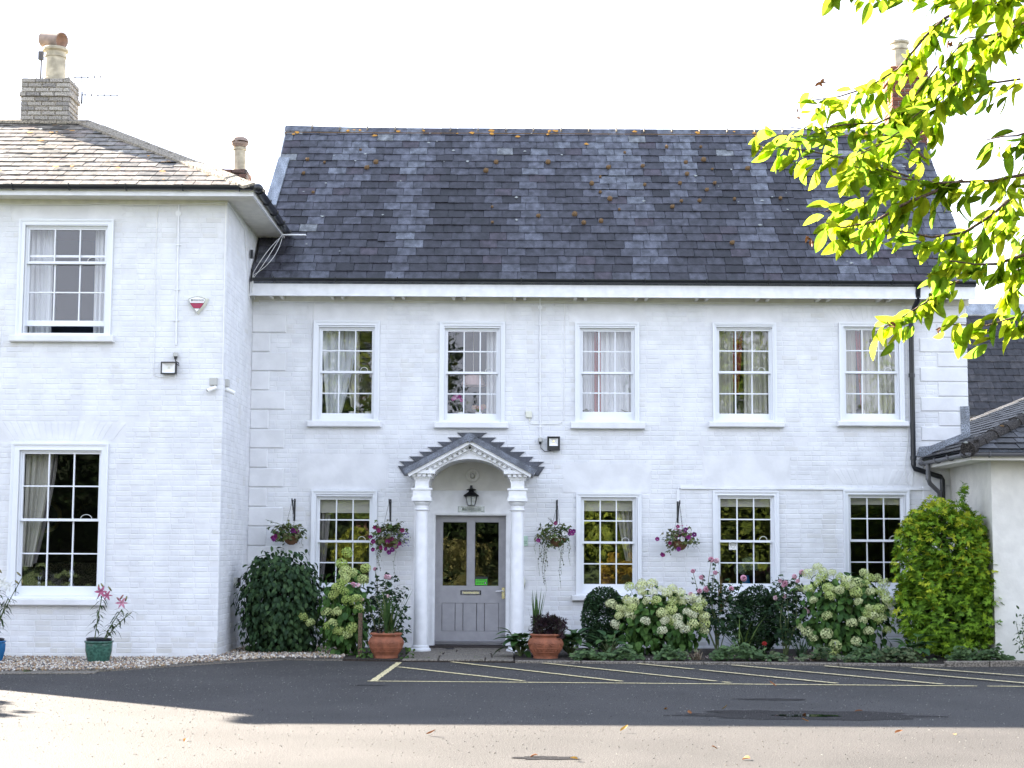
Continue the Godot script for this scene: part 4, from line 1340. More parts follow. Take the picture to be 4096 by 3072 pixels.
func build_wing() -> void:
	var h := thing("wing_house", "taller white painted brick wing at the left with hipped pale stone slate roof", "house", Vector3.ZERO)
	var holes := []
	for g in WING: holes.append(win_hole(g))
	var wall := part("front_wall", wall_mb(-11.68, -4.05, 0, 6.5, 2.08, 2.33, holes), M.mortar, h)
	var skip := []
	for g in WING: skip.append(arch_rect(g))
	skip.append(Rect2(-7.1, 6.15, 1.6, 0.3))
	slab("render_patch", wall, ragged(-7.1, -5.5, 6.155, 6.41), 2.336, M.white)
	voussoirs(wall, -7.12, -5.48, 2.985, 3.28, 2.33, 19)
	skip.append(Rect2(-7.2, 2.98, 1.8, 0.31))
	brickwork(wall, Vector3(-11.68, 0, 2.33), Vector3.RIGHT, Vector3.UP, Vector3.BACK, 7.63, 6.42, skip.map(func(r): return Rect2(r.position.x + 11.68, r.position.y, r.size.x, r.size.y)), 300)
	var s := MB.new()
	s.bx(-4.3, -4.05, 0, 6.5, -3.2, 2.08)
	var side := part("return_wall", s, M.mortar, h)
	brickwork(side, Vector3(-4.05, 0, 2.33), Vector3.FORWARD, Vector3.UP, Vector3.RIGHT, 2.32, 6.42, [], 0)
	s = MB.new()
	s.bx(-11.68, -11.43, 0, 6.5, -3.2, 2.08); s.bx(-11.43, -4.3, 0, 6.5, -3.2, -2.95)
	s.bx(-8.3, -8.2, 0.1, 6.4, -2.95, 2.08)
	part("outer_walls", s, M.white, h)
	s = MB.new()
	s.bx(-8.2, -4.31, 0.10, 3.25, -2.3, -2.2); s.bx(-8.19, -8.15, 0.10, 3.25, -2.2, 2.07); s.bx(-4.35, -4.31, 0.10, 3.25, -2.2, 2.07)
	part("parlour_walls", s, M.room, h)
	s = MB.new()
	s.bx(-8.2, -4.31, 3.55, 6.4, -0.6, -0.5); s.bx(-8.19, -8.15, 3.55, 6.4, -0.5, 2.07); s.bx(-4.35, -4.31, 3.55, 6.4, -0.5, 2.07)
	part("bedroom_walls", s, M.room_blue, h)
	s = MB.new()
	s.bx(-11.43, -4.3, 0.0, 0.1, -2.95, 2.08); s.bx(-11.43, -4.3, 3.5, 3.55, -2.95, 2.08)
	part("floors", s, M.floor_wood, h)
	s = MB.new()
	s.bx(-11.43, -4.3, 3.25, 3.496, -2.95, 2.08); s.bx(-11.43, -4.3, 6.4, 6.46, -2.95, 2.08)
	part("ceilings", s, M.ceiling, h)
	# eaves
	s = MB.new()
	s.bx(-11.92, -3.62, 6.41, 6.52, 2.70, 2.725); s.bx(-3.645, -3.62, 6.41, 6.52, -0.35, 2.70)
	part("fascia", s, M.gloss_white, h)
	s = MB.new()
	s.bx(-11.92, -3.645, 6.425, 6.44, 2.33, 2.70); s.bx(-4.05, -3.645, 6.425, 6.44, -0.35, 2.33)
	part("soffit", s, M.soffit, h)
	s = MB.new()
	s.bx(-11.68, -4.055, 6.36, 6.425, 2.33, 2.35)
	part("eaves_moulding", s, M.soffit, h)
	gutter(h, Vector3(-11.97, 6.535, 2.785), Vector3(-3.53, 6.535, 2.785), 0.055, M.black, Vector3.BACK, 0.80)
	gutter(h, Vector3(-3.565, 6.535, 2.82), Vector3(-3.565, 6.50, -0.42), 0.055, M.black, Vector3.RIGHT, 0.8)
	s = MB.new()
	s.ball(Vector3(-3.55, 6.51, 2.79), Vector3(0.075, 0.06, 0.075), 12)
	part("gutter_corner", s, M.black, h)
	# roof
	var m := 0.546
	var E := 6.53
	var r0 := Vector3(-8.68, E + 3.24 * m, -0.46)
	var r1 := Vector3(-6.84, E + 3.24 * m, -0.46)
	var c0 := Vector3(-11.92, E, 2.78)
	var c1 := Vector3(-3.60, E, 2.78)
	var c2 := Vector3(-3.60, E, -3.70)
	var c3 := Vector3(-11.92, E, -3.70)
	var rf := MB.new()
	slope_slab(rf, c0, c1, r1, r0, 0.05)
	slope_slab(rf, c2, c3, r0, r1, 0.05)
	for t in [[c1, c2, r1], [c3, c0, r0]]:
		rf.tri(t[0], t[1], t[2])
		rf.tri(t[1] - Vector3.UP * 0.05, t[0] - Vector3.UP * 0.05, t[2] - Vector3.UP * 0.05)
	var roof := part("roof", rf, M.hip, h)
	var tints := [lin(0.56, 0.49, 0.41), lin(0.46, 0.40, 0.33), lin(0.62, 0.55, 0.46), lin(0.36, 0.31, 0.27), lin(0.54, 0.44, 0.37), lin(0.27, 0.25, 0.22)]
	var V := Vector3(0, m, -1).normalized()
	var k := 1.0 / sqrt(1 + m * m)
	var tone := func(x, v): return [0, 0, 1, 1, 2, 2, 3, 4, 4, 5][rng.randi() % 10]
	slates(roof, c0 + Vector3(0, 0.0, 0.02), Vector3.RIGHT, V, 15, 0.2455, 0.262, func(v): return [v * k, 8.32 - v * k], tints, tone, 300, Vector3(-4, 1.5, 24))
	slates(roof, c1 + Vector3(0.02, 0.0, 0), Vector3.FORWARD, Vector3(-1, m, 0).normalized(), 15, 0.2455, 0.262, func(v): return [v * k, 6.48 - v * k], tints, tone, 0)
	# hip and ridge tiles
	for q in [[c1, r1, 10], [c0, r0, 10], [r1, r0, 4]]:
		var a: Vector3 = q[0] + Vector3.UP * 0.02
		var b: Vector3 = q[1] + Vector3.UP * 0.02
		var d := (b - a).normalized()
		var len: float = a.distance_to(b) / q[2]
		var sd := d.cross(Vector3.UP).normalized()
		for i in q[2]:
			var t := MB.new()
			var p: Vector3 = a + d * len * i
			var e: Vector3 = d * (len - 0.008)
			var up := Vector3(0, 0.045 + R(-0.006, 0.006), 0)
			for sg in [1.0, -1.0]:
				var w: Vector3 = sd * 0.19 * sg + Vector3.DOWN * 0.075
				if sg > 0: t.hexa([p + w, p + e + w, p + e, p, p + w + up, p + e + w + up, p + e + up, p + up])
				else: t.hexa([p, p + e, p + e + w, p + w, p + up, p + e + up, p + e + w + up, p + w + up])
			part("ridge_tile" if q[2] == 4 else "hip_tile", t, M.hip, roof)
	for i in 40:
		var v := R(0.2, 3.4)
		lichen(roof, c0 + Vector3(R(4.2, 8.2 - v), 0, 0.02) + V * v + Vector3(0, 0.035, 0.015), Vector3.RIGHT, V, R(0.02, 0.06), [M.lichen_orange, M.moss, M.lichen_pale][i % 3])
	# windows
	sash_window(h, WING[0], 2.33, [-7.057, -5.595, 4.39, 4.484], 0.09, true)
	sash_window(h, WING[1], 2.33, [-7.05, -5.58, 0.725, 0.82])
	sash_window(h, WING[2], 2.33, [-10.03, -8.52, 4.39, 4.484])
	sash_window(h, WING[3], 2.33, [-10.03, -8.52, 0.725, 0.82])
	# conduit, wires
	var c := MB.new()
	c.tube([Vector3(-4.74, 6.36, 2.345), Vector3(-4.725, 4.36, 2.345)], 0.013, 0.013, 8)
	c.lathe([Vector2(0, 0), Vector2(0.04, 0), Vector2(0.04, 0.024), Vector2(0, 0.024)], 14, Transform3D(Basis(Vector3.RIGHT, PI / 2), Vector3(-4.745, 6.24, 2.33)))
	for y in [5.78, 5.14, 4.7]: c.bx(-4.765, -4.70, y, y + 0.013, 2.33, 2.36)
	part("conduit", c, M.gloss_white, h)
	cable(h, [Vector3(-5.03, 6.38, 2.342), Vector3(-5.045, 6.2, 2.342), Vector3(-5.05, 5.4, 2.342), Vector3(-5.03, 4.6, 2.342), Vector3(-5.035, 4.0, 2.342), Vector3(-5.02, 3.93, 2.342), Vector3(-4.95, 3.905, 2.342), Vector3(-4.83, 3.90, 2.342), Vector3(-4.80, 3.95, 2.345)], 0.005)
	cable(h, [Vector3(-7.2, 4.62, 2.342), Vector3(-7.205, 4.3, 2.342), Vector3(-7.23, 4.17, 2.342), Vector3(-7.5, 4.16, 2.342)], 0.005)
	cable(h, sag(Vector3(-7.6, 6.38, 2.36), Vector3(-6.0, 6.36, 2.36), 0.02) + sag(Vector3(-5.9, 6.37, 2.36), Vector3(-4.08, 6.40, 2.36), 0.025), 0.006)
	cable(h, [Vector3(-4.07, 6.39, 2.345), Vector3(-4.068, 5.0, 2.345), Vector3(-4.06, 3.95, 2.345)], 0.008)
	cable(h, [Vector3(-4.05, 6.40, 2.34), Vector3(-4.03, 6.36, 1.8), Vector3(-4.03, 6.3, 1.0), Vector3(-4.035, 5.6, 0.6), Vector3(-4.035, 5.3, 0.4)], 0.006)
	# white aerial leads looping off the gutter end
	for i in 3:
		var a := Vector3(-3.62 + i * 0.012, 6.42, -0.1 + i * 0.08)
		var b := Vector3(-3.98 + i * 0.01, 5.72 - i * 0.03, 0.45)
		var pts := []
		for j in 13:
			var t := j / 12.0
			pts.append(a.lerp(b, t) + Vector3([0.05, 0.20, 0.02, 0.13][i], [-0.02, -0.16, -0.20, -0.05][i], 0.45) * 4 * t * (1 - t) * 0.6)
		cable(h, pts + [Vector3(-4.0, 5.5 - i * 0.02, 0.45), Vector3(-3.99, 5.35, 0.2)], 0.004)
	s = MB.new()
	s.bx(-3.60, -3.24, 6.395, 6.415, -0.05, 0.03)
	part("eaves_strip", s, M.gloss_white, h)
	s = MB.new()
	s.cham(-4.03, -3.99, 5.95, 6.08, 0.40, 0.47, 0.005)
	part("cable_box", s, M.black, h)
	# chimneys
	brick_stack(h, Vector3(-7.50, 0, -0.58), 0.78, 0.56, 8.0, 9.0, [lin(0.52, 0.47, 0.41), lin(0.44, 0.40, 0.35), lin(0.58, 0.53, 0.46), lin(0.36, 0.33, 0.30), lin(0.50, 0.45, 0.39)], [[8.66, 8.80, 0.022]])
	var cp := node("chimney_pot", h, Vector3(-7.43, 9.0, -0.55))
	var mb := MB.new()
	mb.lathe([Vector2(0.185, 0.0), Vector2(0.185, 0.04), Vector2(0.170, 0.05), Vector2(0.165, 0.40), Vector2(0.178, 0.405), Vector2(0.178, 0.43), Vector2(0.166, 0.435), Vector2(0.168, 0.49), Vector2(0.205, 0.515), Vector2(0.208, 0.545), Vector2(0.19, 0.565), Vector2(0.15, 0.57), Vector2(0.14, 0.3)], 24)
	part("pot_body", mb, M.pot_clay, cp)
	mb = MB.new()
	mb.lathe([Vector2(0.135, -0.19), Vector2(0.135, 0.22), Vector2(0.118, 0.22), Vector2(0.118, -0.19), Vector2(0.135, -0.19)], 22, Transform3D(Basis(Vector3.UP, -0.55) * Basis(Vector3.BACK, PI / 2 - 0.22), Vector3(-0.03, 0.70, 0.02)))
	part("pot_hood", mb, M.red_clay, cp)
	brick_stack(h, Vector3(-4.66, 0, -1.6), 0.41, 0.5, 6.6, 7.78, [lin(0.22, 0.11, 0.08), lin(0.17, 0.10, 0.08), lin(0.12, 0.09, 0.08)], [[7.66, 7.8, 0.03]])
	cp = node("chimney_pot", h, Vector3(-4.585, 7.78, -1.55))
	mb = MB.new()
	mb.lathe([Vector2(0.105, 0), Vector2(0.103, 0.36), Vector2(0.118, 0.37), Vector2(0.118, 0.39), Vector2(0.105, 0.395), Vector2(0.112, 0.41), Vector2(0.08, 0.42)], 20)
	part("pot_body", mb, M.pot_clay, cp)
	mb = MB.new()
	mb.lathe([Vector2(0.09, 0.41), Vector2(0.135, 0.46), Vector2(0.145, 0.49), Vector2(0.12, 0.487)], 20)
	mb.lathe([Vector2(0.125, 0.515), Vector2(0.147, 0.51), Vector2(0.13, 0.56), Vector2(0.08, 0.59), Vector2(0.0, 0.6)], 20)
	for a in 3: mb.bx(cos(a * 2.1 + 1.9) * 0.12 - 0.02, cos(a * 2.1 + 1.9) * 0.12 + 0.02, 0.48, 0.52, sin(a * 2.1 + 1.9) * 0.12 - 0.02, sin(a * 2.1 + 1.9) * 0.12 + 0.02)
	part("pot_cowl", mb, M.red_clay, cp)

func build_low_house() -> void:
	var h := thing("low_house", "low cream rendered building at the right with mossy hipped slate roof", "house")
	var mb := MB.new()
	mb.bx(6.76, 18, 0, 2.80, 1.85, 2.1); mb.bx(6.76, 7.0, 0, 2.80, 0.002, 1.85); mb.bx(7.09, 18, 0, 2.8, -8.1, -7.85); mb.bx(17.75, 18, 0, 2.8, -7.85, 1.85)
	part("wall", mb, M.cream, h)
	mb = MB.new()
	mb.bx(6.38, 18.4, 2.80, 2.815, 2.1, 2.52); mb.bx(6.38, 6.76, 2.80, 2.815, 0.03, 2.1)
	part("soffit", mb, M.soffit, h)
	mb = MB.new()
	mb.bx(6.37, 18.4, 2.79, 2.905, 2.52, 2.54); mb.bx(6.36, 6.38, 2.79, 2.905, 0.03, 2.52)
	part("fascia", mb, M.cream, h)
	gutter(h, Vector3(6.28, 2.885, 2.60), Vector3(18.4, 2.885, 2.60), 0.05, M.grey_metal, Vector3.BACK, 0.9)
	gutter(h, Vector3(6.31, 2.885, 0.08), Vector3(6.31, 2.885, 2.63), 0.05, M.grey_metal, Vector3.LEFT, 0.75)
	pipe("downpipe", h, [Vector3(6.31, 2.85, 0.45), Vector3(6.31, 2.62, 0.45), Vector3(6.34, 2.55, 0.42), Vector3(6.54, 2.42, 0.2), Vector3(6.55, 2.3, 0.18)], 0.034, M.grey_metal, [Vector3(6.31, 2.60, 0.45)])
	var E := 2.93
	var m := 0.436
	var c1 := Vector3(6.30, E, 2.62)
	var a := 5.56
	var r0 := Vector3(6.30 + a, E + a * m, 2.62 - a)
	var rf := MB.new()
	slope_slab(rf, c1, Vector3(18.4, E, 2.62), Vector3(18.4, r0.y, r0.z), r0, 0.04)
	slope_slab(rf, Vector3(18.4, E, 2.62 - 2 * a), Vector3(7.1, E, 2.62 - 2 * a), r0, Vector3(18.4, r0.y, r0.z), 0.04)
	var f := func(x: float) -> float: return E + (x - 6.30) * m
	rf.quad(Vector3(7.085, f.call(7.085), -0.03), Vector3(7.085, f.call(7.085), -7.7), r0, Vector3(7.085, f.call(7.085), -0.0).lerp(r0, 0.001))
	rf.quad(Vector3(6.30, E, 0.03), c1, r0, Vector3(7.085, f.call(7.085), 0.03))
	rf.tri(r0, Vector3(7.085, f.call(7.085), -0.03), Vector3(7.085, f.call(7.085), 0.03))
	rf.tri(c1, Vector3(6.30, E, 0.03), Vector3(7.0, E - 0.05, 1.0))
	var roof := part("roof", rf, M.lead, h)
	var tints := [lin(0.045, 0.042, 0.045), lin(0.06, 0.055, 0.055), lin(0.08, 0.075, 0.075), lin(0.035, 0.033, 0.036), lin(0.10, 0.10, 0.11)]
	var tone := func(x, v): return rng.randi() % 5
	var k := 1.0 / sqrt(1 + m * m)
	slates(roof, c1 + Vector3(0, 0, 0.02), Vector3.RIGHT, Vector3(0, m, -1).normalized(), 26, 0.23, 0.30, func(v): return [v * k, 7.5], tints, tone, 30)
	slates(roof, Vector3(6.28, E, -8.5), Vector3.BACK, Vector3(1, m, 0).normalized(), 26, 0.23, 0.30, func(v): return [maxf(v * k, 8.53 if v * k < 0.82 else 0.0), 11.12 - v * k], tints, tone, 60)
	var d := (r0 - c1).normalized()
	for i in 22:   # mossy half-round hip tiles
		var t := MB.new()
		var p := c1 + d * (0.36 * i) + Vector3.UP * (0.0 + R(-0.008, 0.008))
		t.tube([p - d * 0.02, p + d * 0.35], 0.115, 0.10, 12)
		part("hip_tile", t, M.mossy_tile, roof)
		for j in 5:
			var l := MB.new()
			var s := R(0.02, 0.045)
			l.ball(Vector3.ZERO, Vector3(s, s * 0.45, s), 6)
			part("moss_cushion", l, [M.mossy_tile, M.lichen_pale, M.moss, M.mossy_tile][rng.randi() % 4], roof, p + d * R(0, 0.33) + Vector3(R(-0.07, 0.07), 0.085, R(-0.06, 0.07)))
	# far range seen over it
	h = thing("far_house", "distant slate roofed range seen above the low cream building", "house")
	mb = MB.new()
	mb.bx(9.6, 22, 0, 4.6, -18, -12.3)
	part("wall", mb, M.cream, h)
	var V := Vector3(0, 2.97, -2.6).normalized()
	rf = MB.new()
	slope_slab(rf, Vector3(9.5, 4.62, -12.0), Vector3(22, 4.62, -12.0), Vector3(22, 7.57, -14.6), Vector3(9.5, 7.57, -14.6), 0.05)
	slope_slab(rf, Vector3(22, 4.62, -17.9), Vector3(9.5, 4.62, -17.9), Vector3(9.5, 7.57, -14.6), Vector3(22, 7.57, -14.6), 0.05)
	roof = part("roof", rf, M.lead, h)
	slates(roof, Vector3(9.5, 4.62, -11.98), Vector3.RIGHT, V, 17, 0.2325, 0.37, func(v): return [0.0, 6.5], [lin(0.05, 0.048, 0.058), lin(0.065, 0.062, 0.072), lin(0.04, 0.038, 0.046), lin(0.085, 0.08, 0.088)], func(x, v): return rng.randi() % 4, 90, Vector3(10.6, 5, 0))
	mb = MB.new()
	mb.poly([Vector2(-14.75, 7.48), Vector2(-14.32, 7.30), Vector2(-14.30, 7.34), Vector2(-14.6, 7.66), Vector2(-14.9, 7.34)], 0, 12.5, Transform3D(Basis(Vector3(0, 0, 1), Vector3.UP, Vector3.LEFT), Vector3(22, 0, 0)))
	part("lead_ridge", mb, M.pale_lead, roof)
	mb = MB.new()
	mb.bx(9.6, 22, 4.42, 4.60, -12.3, -11.99)
	part("fascia", mb, M.dark_wood, h)

# ---------------------------------------------------------------- things fixed to the walls
func text_mesh(s: String, h: float, font: String, bold := false) -> TextMesh:
	var t := TextMesh.new()
	t.text = s
	var f := SystemFont.new()
	f.font_names = PackedStringArray([font])
	if bold: f.font_weight = 700
	t.font = f
	t.font_size = 64
	t.pixel_size = h / 64.0
	t.depth = 0.002
	return t

func shield(w: float, h: float) -> Array:   # top edge bowed up, sides curving to a point
	var p := []
	for i in 9:
		var t := i / 8.0
		p.append(Vector2(lerpf(-w, w, t), h * (0.72 + 0.28 * sin(PI * t))))
	for i in range(1, 9):
		var t := i / 8.0
		p.append(Vector2(w * (1 - pow(t, 1.35)) * (1.0 + 0.10 * sin(PI * t)), h * lerpf(0.72, -1.0, t)))
	for i in range(7, 0, -1):
		var t := i / 8.0
		p.append(Vector2(-w * (1 - pow(t, 1.35)) * (1.0 + 0.10 * sin(PI * t)), h * lerpf(0.72, -1.0, t)))
	return p

func clip_band(p: Array, y0: float, y1: float) -> Array:
	var r := Geometry2D.intersect_polygons(PackedVector2Array(p), PackedVector2Array([Vector2(-1, y0), Vector2(1, y0), Vector2(1, y1), Vector2(-1, y1)]))
	return Array(r[0]) if r.size() else p

func build_fixtures() -> void:
	# alarm bell box on the wing
	var t := thing("alarm_box", "shield shaped cream alarm bell box with crimson band high on the wing wall", "alarm box", Vector3(-4.425, 4.925, 2.34))
	var big := shield(0.143, 0.135)
	var mb := MB.new()
	var n := big.size()
	var fc := []
	for q in big: fc.append(q * 0.86 + Vector2(-0.010, 0.004))
	for i in n:
		var j := (i + 1) % n
		mb.quad(Vector3(big[j].x, big[j].y, 0), Vector3(big[i].x, big[i].y, 0), Vector3(fc[i].x, fc[i].y, 0.06), Vector3(fc[j].x, fc[j].y, 0.06))
	mb.poly(fc, 0.05, 0.0605)
	part("housing", mb, M.cream_plastic, t)
	mb = MB.new()
	var rim := []
	for q in big: rim.append(q * 0.82 + Vector2(-0.010, 0.004))
	mb.poly(rim, 0.06, 0.0625)
	part("border", mb, M.ink, t)
	var inner := []
	for q in big: inner.append(q * 0.78 + Vector2(-0.010, 0.004))
	for b in [[-0.2, -0.056, M.white_plastic], [-0.050, 0.020, M.crimson], [0.026, 0.2, M.white_plastic]]:
		mb = MB.new()
		mb.poly(clip_band(inner, b[0], b[1]), 0.061, 0.0645)
		part("band", mb, b[2], t)
	var tm := part("lettering", text_mesh("B", 0.052, "Droid Sans", true), M.ink, t, Vector3(-0.081, 0.062, 0.065))
	tm.scale = Vector3(1.15, 0.8, 1)
	tm = part("lettering", text_mesh("RIDGER", 0.036, "Droid Sans", true), M.ink, t, Vector3(0.012, 0.064, 0.065))
	tm.scale = Vector3(1.15, 0.8, 1)
	mb = MB.new()
	mb.bx(-0.063, 0.085, 0.045, 0.0475, 0.064, 0.0655)
	part("rule", mb, M.crimson, t)

	for q in [[Vector3(-4.807, 4.028, 2.34), 0.215, 0.172, "square black floodlight with pale reflector on the wing wall", true], [Vector3(0.646, 3.15, 0.01), 0.195, 0.215, "black floodlight with amber chip on the wall right of the porch", false]]:
		t = thing("floodlight", q[3], "floodlight", q[0], "floodlights on the front walls")
		var w: float = q[1] / 2
		var hh: float = q[2] / 2
		mb = MB.new()
		frame_ring(mb, -w, w, -hh, hh, 0.016, 0.03, 0.085, 0.016)
		mb.bx(-w, w, -hh, hh, 0.02, 0.034)
		mb.bx(-0.03, 0.03, -0.03, 0.03, -0.015, 0.02)
		part("body", mb, M.iron, t)
		mb = MB.new()
		var ly := -hh + (0.016 if q[4] else 0.07)
		var a := [Vector3(-w + 0.016, ly, 0.07), Vector3(w - 0.016, ly, 0.07), Vector3(w - 0.016, hh - 0.016, 0.07), Vector3(-w + 0.016, hh - 0.016, 0.07)]
		if not q[4]: a = [Vector3(-w + 0.03, ly, 0.07), Vector3(w - 0.03, ly, 0.07), Vector3(w - 0.03, hh - 0.03, 0.07), Vector3(-w + 0.03, hh - 0.03, 0.07)]
		var cy: float = (ly + hh) / 2
		var b := [Vector3(-0.035, cy - 0.025, 0.040), Vector3(0.035, cy - 0.025, 0.040), Vector3(0.035, cy + 0.025, 0.040), Vector3(-0.035, cy + 0.025, 0.040)]
		for i in 4: mb.quad(a[i], a[(i + 1) % 4], b[(i + 1) % 4], b[i])
		mb.quad(b[0], b[1], b[2], b[3])
		part("reflector", mb, M.white_plastic, t)
		mb = MB.new()
		mb.bx(-0.016, 0.016, cy - 0.016, cy + 0.016, 0.041, 0.046)
		part("chip", mb, M.brass if not q[4] else M.cream_plastic, t)
		if not q[4]:
			mb = MB.new()
			mb.bx(-w + 0.016, w - 0.016, -hh + 0.016, ly - 0.002, 0.034, 0.075)
			part("driver_cover", mb, M.iron, t)
		mb = MB.new()   # gland and lead
		var gx := -0.205 if not q[4] else 0.085
		var gy := 0.06 if not q[4] else hh + 0.11
		mb.lathe([Vector2(0, -0.045), Vector2(0.018, -0.04), Vector2(0.022, 0), Vector2(0, 0.0)], 12, Transform3D(Basis(), Vector3(gx, gy - 0.03, 0.03)))
		if not q[4]: mb.tube([Vector3(gx, gy - 0.07, 0.03), Vector3(gx + 0.01, gy - 0.13, 0.03), Vector3(gx + 0.07, gy - 0.185, 0.03), Vector3(gx + 0.14, gy - 0.175, 0.03), Vector3(gx + 0.17, -hh, 0.04)], 0.006, 0.006, 6)
		else: mb.tube([Vector3(gx, gy - 0.07, 0.03), Vector3(gx + 0.005, gy - 0.10, 0.03), Vector3(gx + 0.045, gy - 0.12, 0.03), Vector3(gx + 0.05, gy - 0.16, 0.03), Vector3(gx + 0.02, hh - 0.02, 0.04)], 0.007, 0.007, 6)
		part("lead", mb, M.iron, t)
		mb = MB.new()
		mb.lathe([Vector2(0, 0.0), Vector2(0.036, 0.0), Vector2(0.036, 0.05), Vector2(0.02, 0.065), Vector2(0, 0.065)], 14, Transform3D(Basis(), Vector3(gx, gy - 0.03, 0.03)))
		part("junction_cap", mb, M.grey_plastic, t)

	for q in [[Vector3(-4.185, 3.845, 2.33), 0.0, "white bullet camera under grey box on the wing front, aimed left", -1.0], [Vector3(-4.05, 3.845, 2.16), PI / 2, "white bullet camera under grey box round the corner on the return wall", 0.35]]:
		t = thing("security_camera", q[2], "camera", q[0], "security cameras at the wing corner")
		t.rotation.y = q[1]
		mb = MB.new()
		mb.cham(-0.052, 0.052, -0.052, 0.052, 0, 0.05, 0.006)
		part("junction_box", mb, M.grey_plastic, t)
		mb = MB.new()
		mb.tube([Vector3(0.02, -0.05, 0.03), Vector3(0.03, -0.085, 0.04), Vector3(0.0, -0.10, 0.06)], 0.010, 0.010, 8)
		part("bracket_arm", mb, M.white_plastic, t)
		var cb := Basis(Vector3.UP, q[3]) * Basis(Vector3.RIGHT, 0.4)
		mb = MB.new()
		var tr := Transform3D(cb * Basis(Vector3.RIGHT, PI / 2), Vector3(-0.005, -0.105, 0.05))
		mb.lathe([Vector2(0, -0.06), Vector2(0.022, -0.058), Vector2(0.029, -0.04), Vector2(0.031, 0.085), Vector2(0.029, 0.09), Vector2(0.026, 0.075)], 18, tr)
		part("camera_body", mb, M.white_plastic, t)
		mb = MB.new()
		mb.lathe([Vector2(0.027, 0.076), Vector2(0.0, 0.078)], 18, tr)
		part("lens", mb, M.lens, t)
	# small boxes
	mb = MB.new()
	mb.cham(-0.048, 0.048, -0.05, 0.05, 0, 0.03, 0.006)
	mb.tube([Vector3(0.015, -0.05, 0.012), Vector3(0.018, -0.12, 0.012)], 0.006, 0.006, 6)
	tag(part("wall_socket_box", mb, M.cream_plastic, self, Vector3(0.262, 3.60, 0.006)), "small cream square box with cable under the third upper window", "junction box")
	t = thing("outdoor_socket", "grey and black weatherproof socket on the shaded return wall", "socket", Vector3(-4.05, 1.03, 1.05))
	mb = MB.new()
	mb.bx(0.0, 0.05, -0.065, 0.065, 0.03, 0.10)
	part("back_box", mb, M.grey_plastic, t)
	mb = MB.new()
	mb.bx(0.0, 0.085, -0.06, 0.06, -0.05, 0.028); mb.bx(0.02, 0.06, -0.09, -0.06, -0.03, 0.01)
	part("cover", mb, M.black, t)
	# plaque beside the porch
	t = thing("green_plaque", "pale green plaque half hidden behind the right porch column", "plaque", Vector3(0.205, 1.653, 0.02))
	mb = MB.new()
	mb.cham(-0.05, 0.05, -0.076, 0.076, -0.014, 0.006, 0.004)
	part("plate", mb, M.plaque, t)
	for q in [["us on", -0.005], ["h the", -0.035]]: part("lettering", text_mesh(q[0], 0.022, "Droid Sans"), M.green_ink, t, Vector3(0.01, q[1], 0.007))
	mb = MB.new()
	mb.ball(Vector3.ZERO, Vector3(0.06, 0.11, 0.05), 14)
	tag(part("wall_lamp", mb, M.cream_plastic, self, Vector3(0.165, 1.02, 0.03)), "cream oval lamp on the wall behind the right porch column", "lamp")
	# lantern, medallion and sign inside the porch
	t = thing("lantern", "black iron lantern with frosted panes hanging over the reception door", "lantern", Vector3(-0.615, 2.185, 0.13))
	mb = MB.new()
	mb.lathe([Vector2(0.075, 0.0), Vector2(0.078, 0.012), Vector2(0.0, 0.012)], 4, Transform3D(Basis(Vector3.UP, PI / 4), Vector3.ZERO))
	for s in [[-1, -1], [1, -1], [1, 1], [-1, 1]]: mb.tube([Vector3(s[0] * 0.053, 0.01, s[1] * 0.053), Vector3(s[0] * 0.085, 0.145, s[1] * 0.085)], 0.006, 0.006, 4)
	mb.tube([Vector3(0, 0.01, 0.056), Vector3(0, 0.145, 0.088)], 0.006, 0.006, 4)
	mb.lathe([Vector2(0.16, 0.145), Vector2(0.165, 0.155), Vector2(0.07, 0.205), Vector2(0.06, 0.21)], 4, Transform3D(Basis(Vector3.UP, PI / 4), Vector3.ZERO))
	mb.lathe([Vector2(0.065, 0.205), Vector2(0.05, 0.225), Vector2(0.10, 0.24), Vector2(0.105, 0.245), Vector2(0.03, 0.262), Vector2(0.025, 0.31), Vector2(0, 0.312)], 4, Transform3D(Basis(Vector3.UP, PI / 4), Vector3.ZERO))
	mb.tube([Vector3(0, 0.29, 0.0), Vector3(0, 0.30, -0.125)], 0.014, 0.014, 6)
	part("iron_frame", mb, M.iron, t)
	for i in 4:
		mb = MB.new()
		var b := Basis(Vector3.UP, i * PI / 2)
		mb.quad(b * Vector3(-0.05, 0.012, 0.052), b * Vector3(0.05, 0.012, 0.052), b * Vector3(0.08, 0.143, 0.082), b * Vector3(-0.08, 0.143, 0.082))
		part("pane", mb, M.acrylic, t)
	t = thing("medallion", "round cream plaster medallion with worn crest above the lantern", "medallion", Vector3(-0.60, 2.655, 0.03))
	mb = MB.new()
	var fc2 := Transform3D(Basis(Vector3.RIGHT, PI / 2), Vector3.ZERO)
	mb.lathe([Vector2(0.105, -0.015), Vector2(0.105, 0.012), Vector2(0.098, 0.020), Vector2(0.075, 0.022), Vector2(0.070, 0.012), Vector2(0.0, 0.012)], 32, fc2)
	part("disc", mb, M.cream, t)
	mb = MB.new()
	mb.ball(Vector3(0, -0.01, 0.012), Vector3(0.045, 0.05, 0.018), 12); mb.ball(Vector3(-0.025, 0.03, 0.012), Vector3(0.02, 0.025, 0.016), 8); mb.ball(Vector3(0.03, 0.028, 0.012), Vector3(0.022, 0.02, 0.016), 8); mb.ball(Vector3(0.0, 0.045, 0.012), Vector3(0.02, 0.016, 0.014), 8)
	part("relief", mb, M.cream, t)
	t = thing("reception_sign", "clear plate reading Reception over the door", "sign", Vector3(-0.617, 2.132, 0.014))
	mb = MB.new()
	mb.cham(-0.205, 0.205, -0.048, 0.048, 0, 0.006, 0.002)
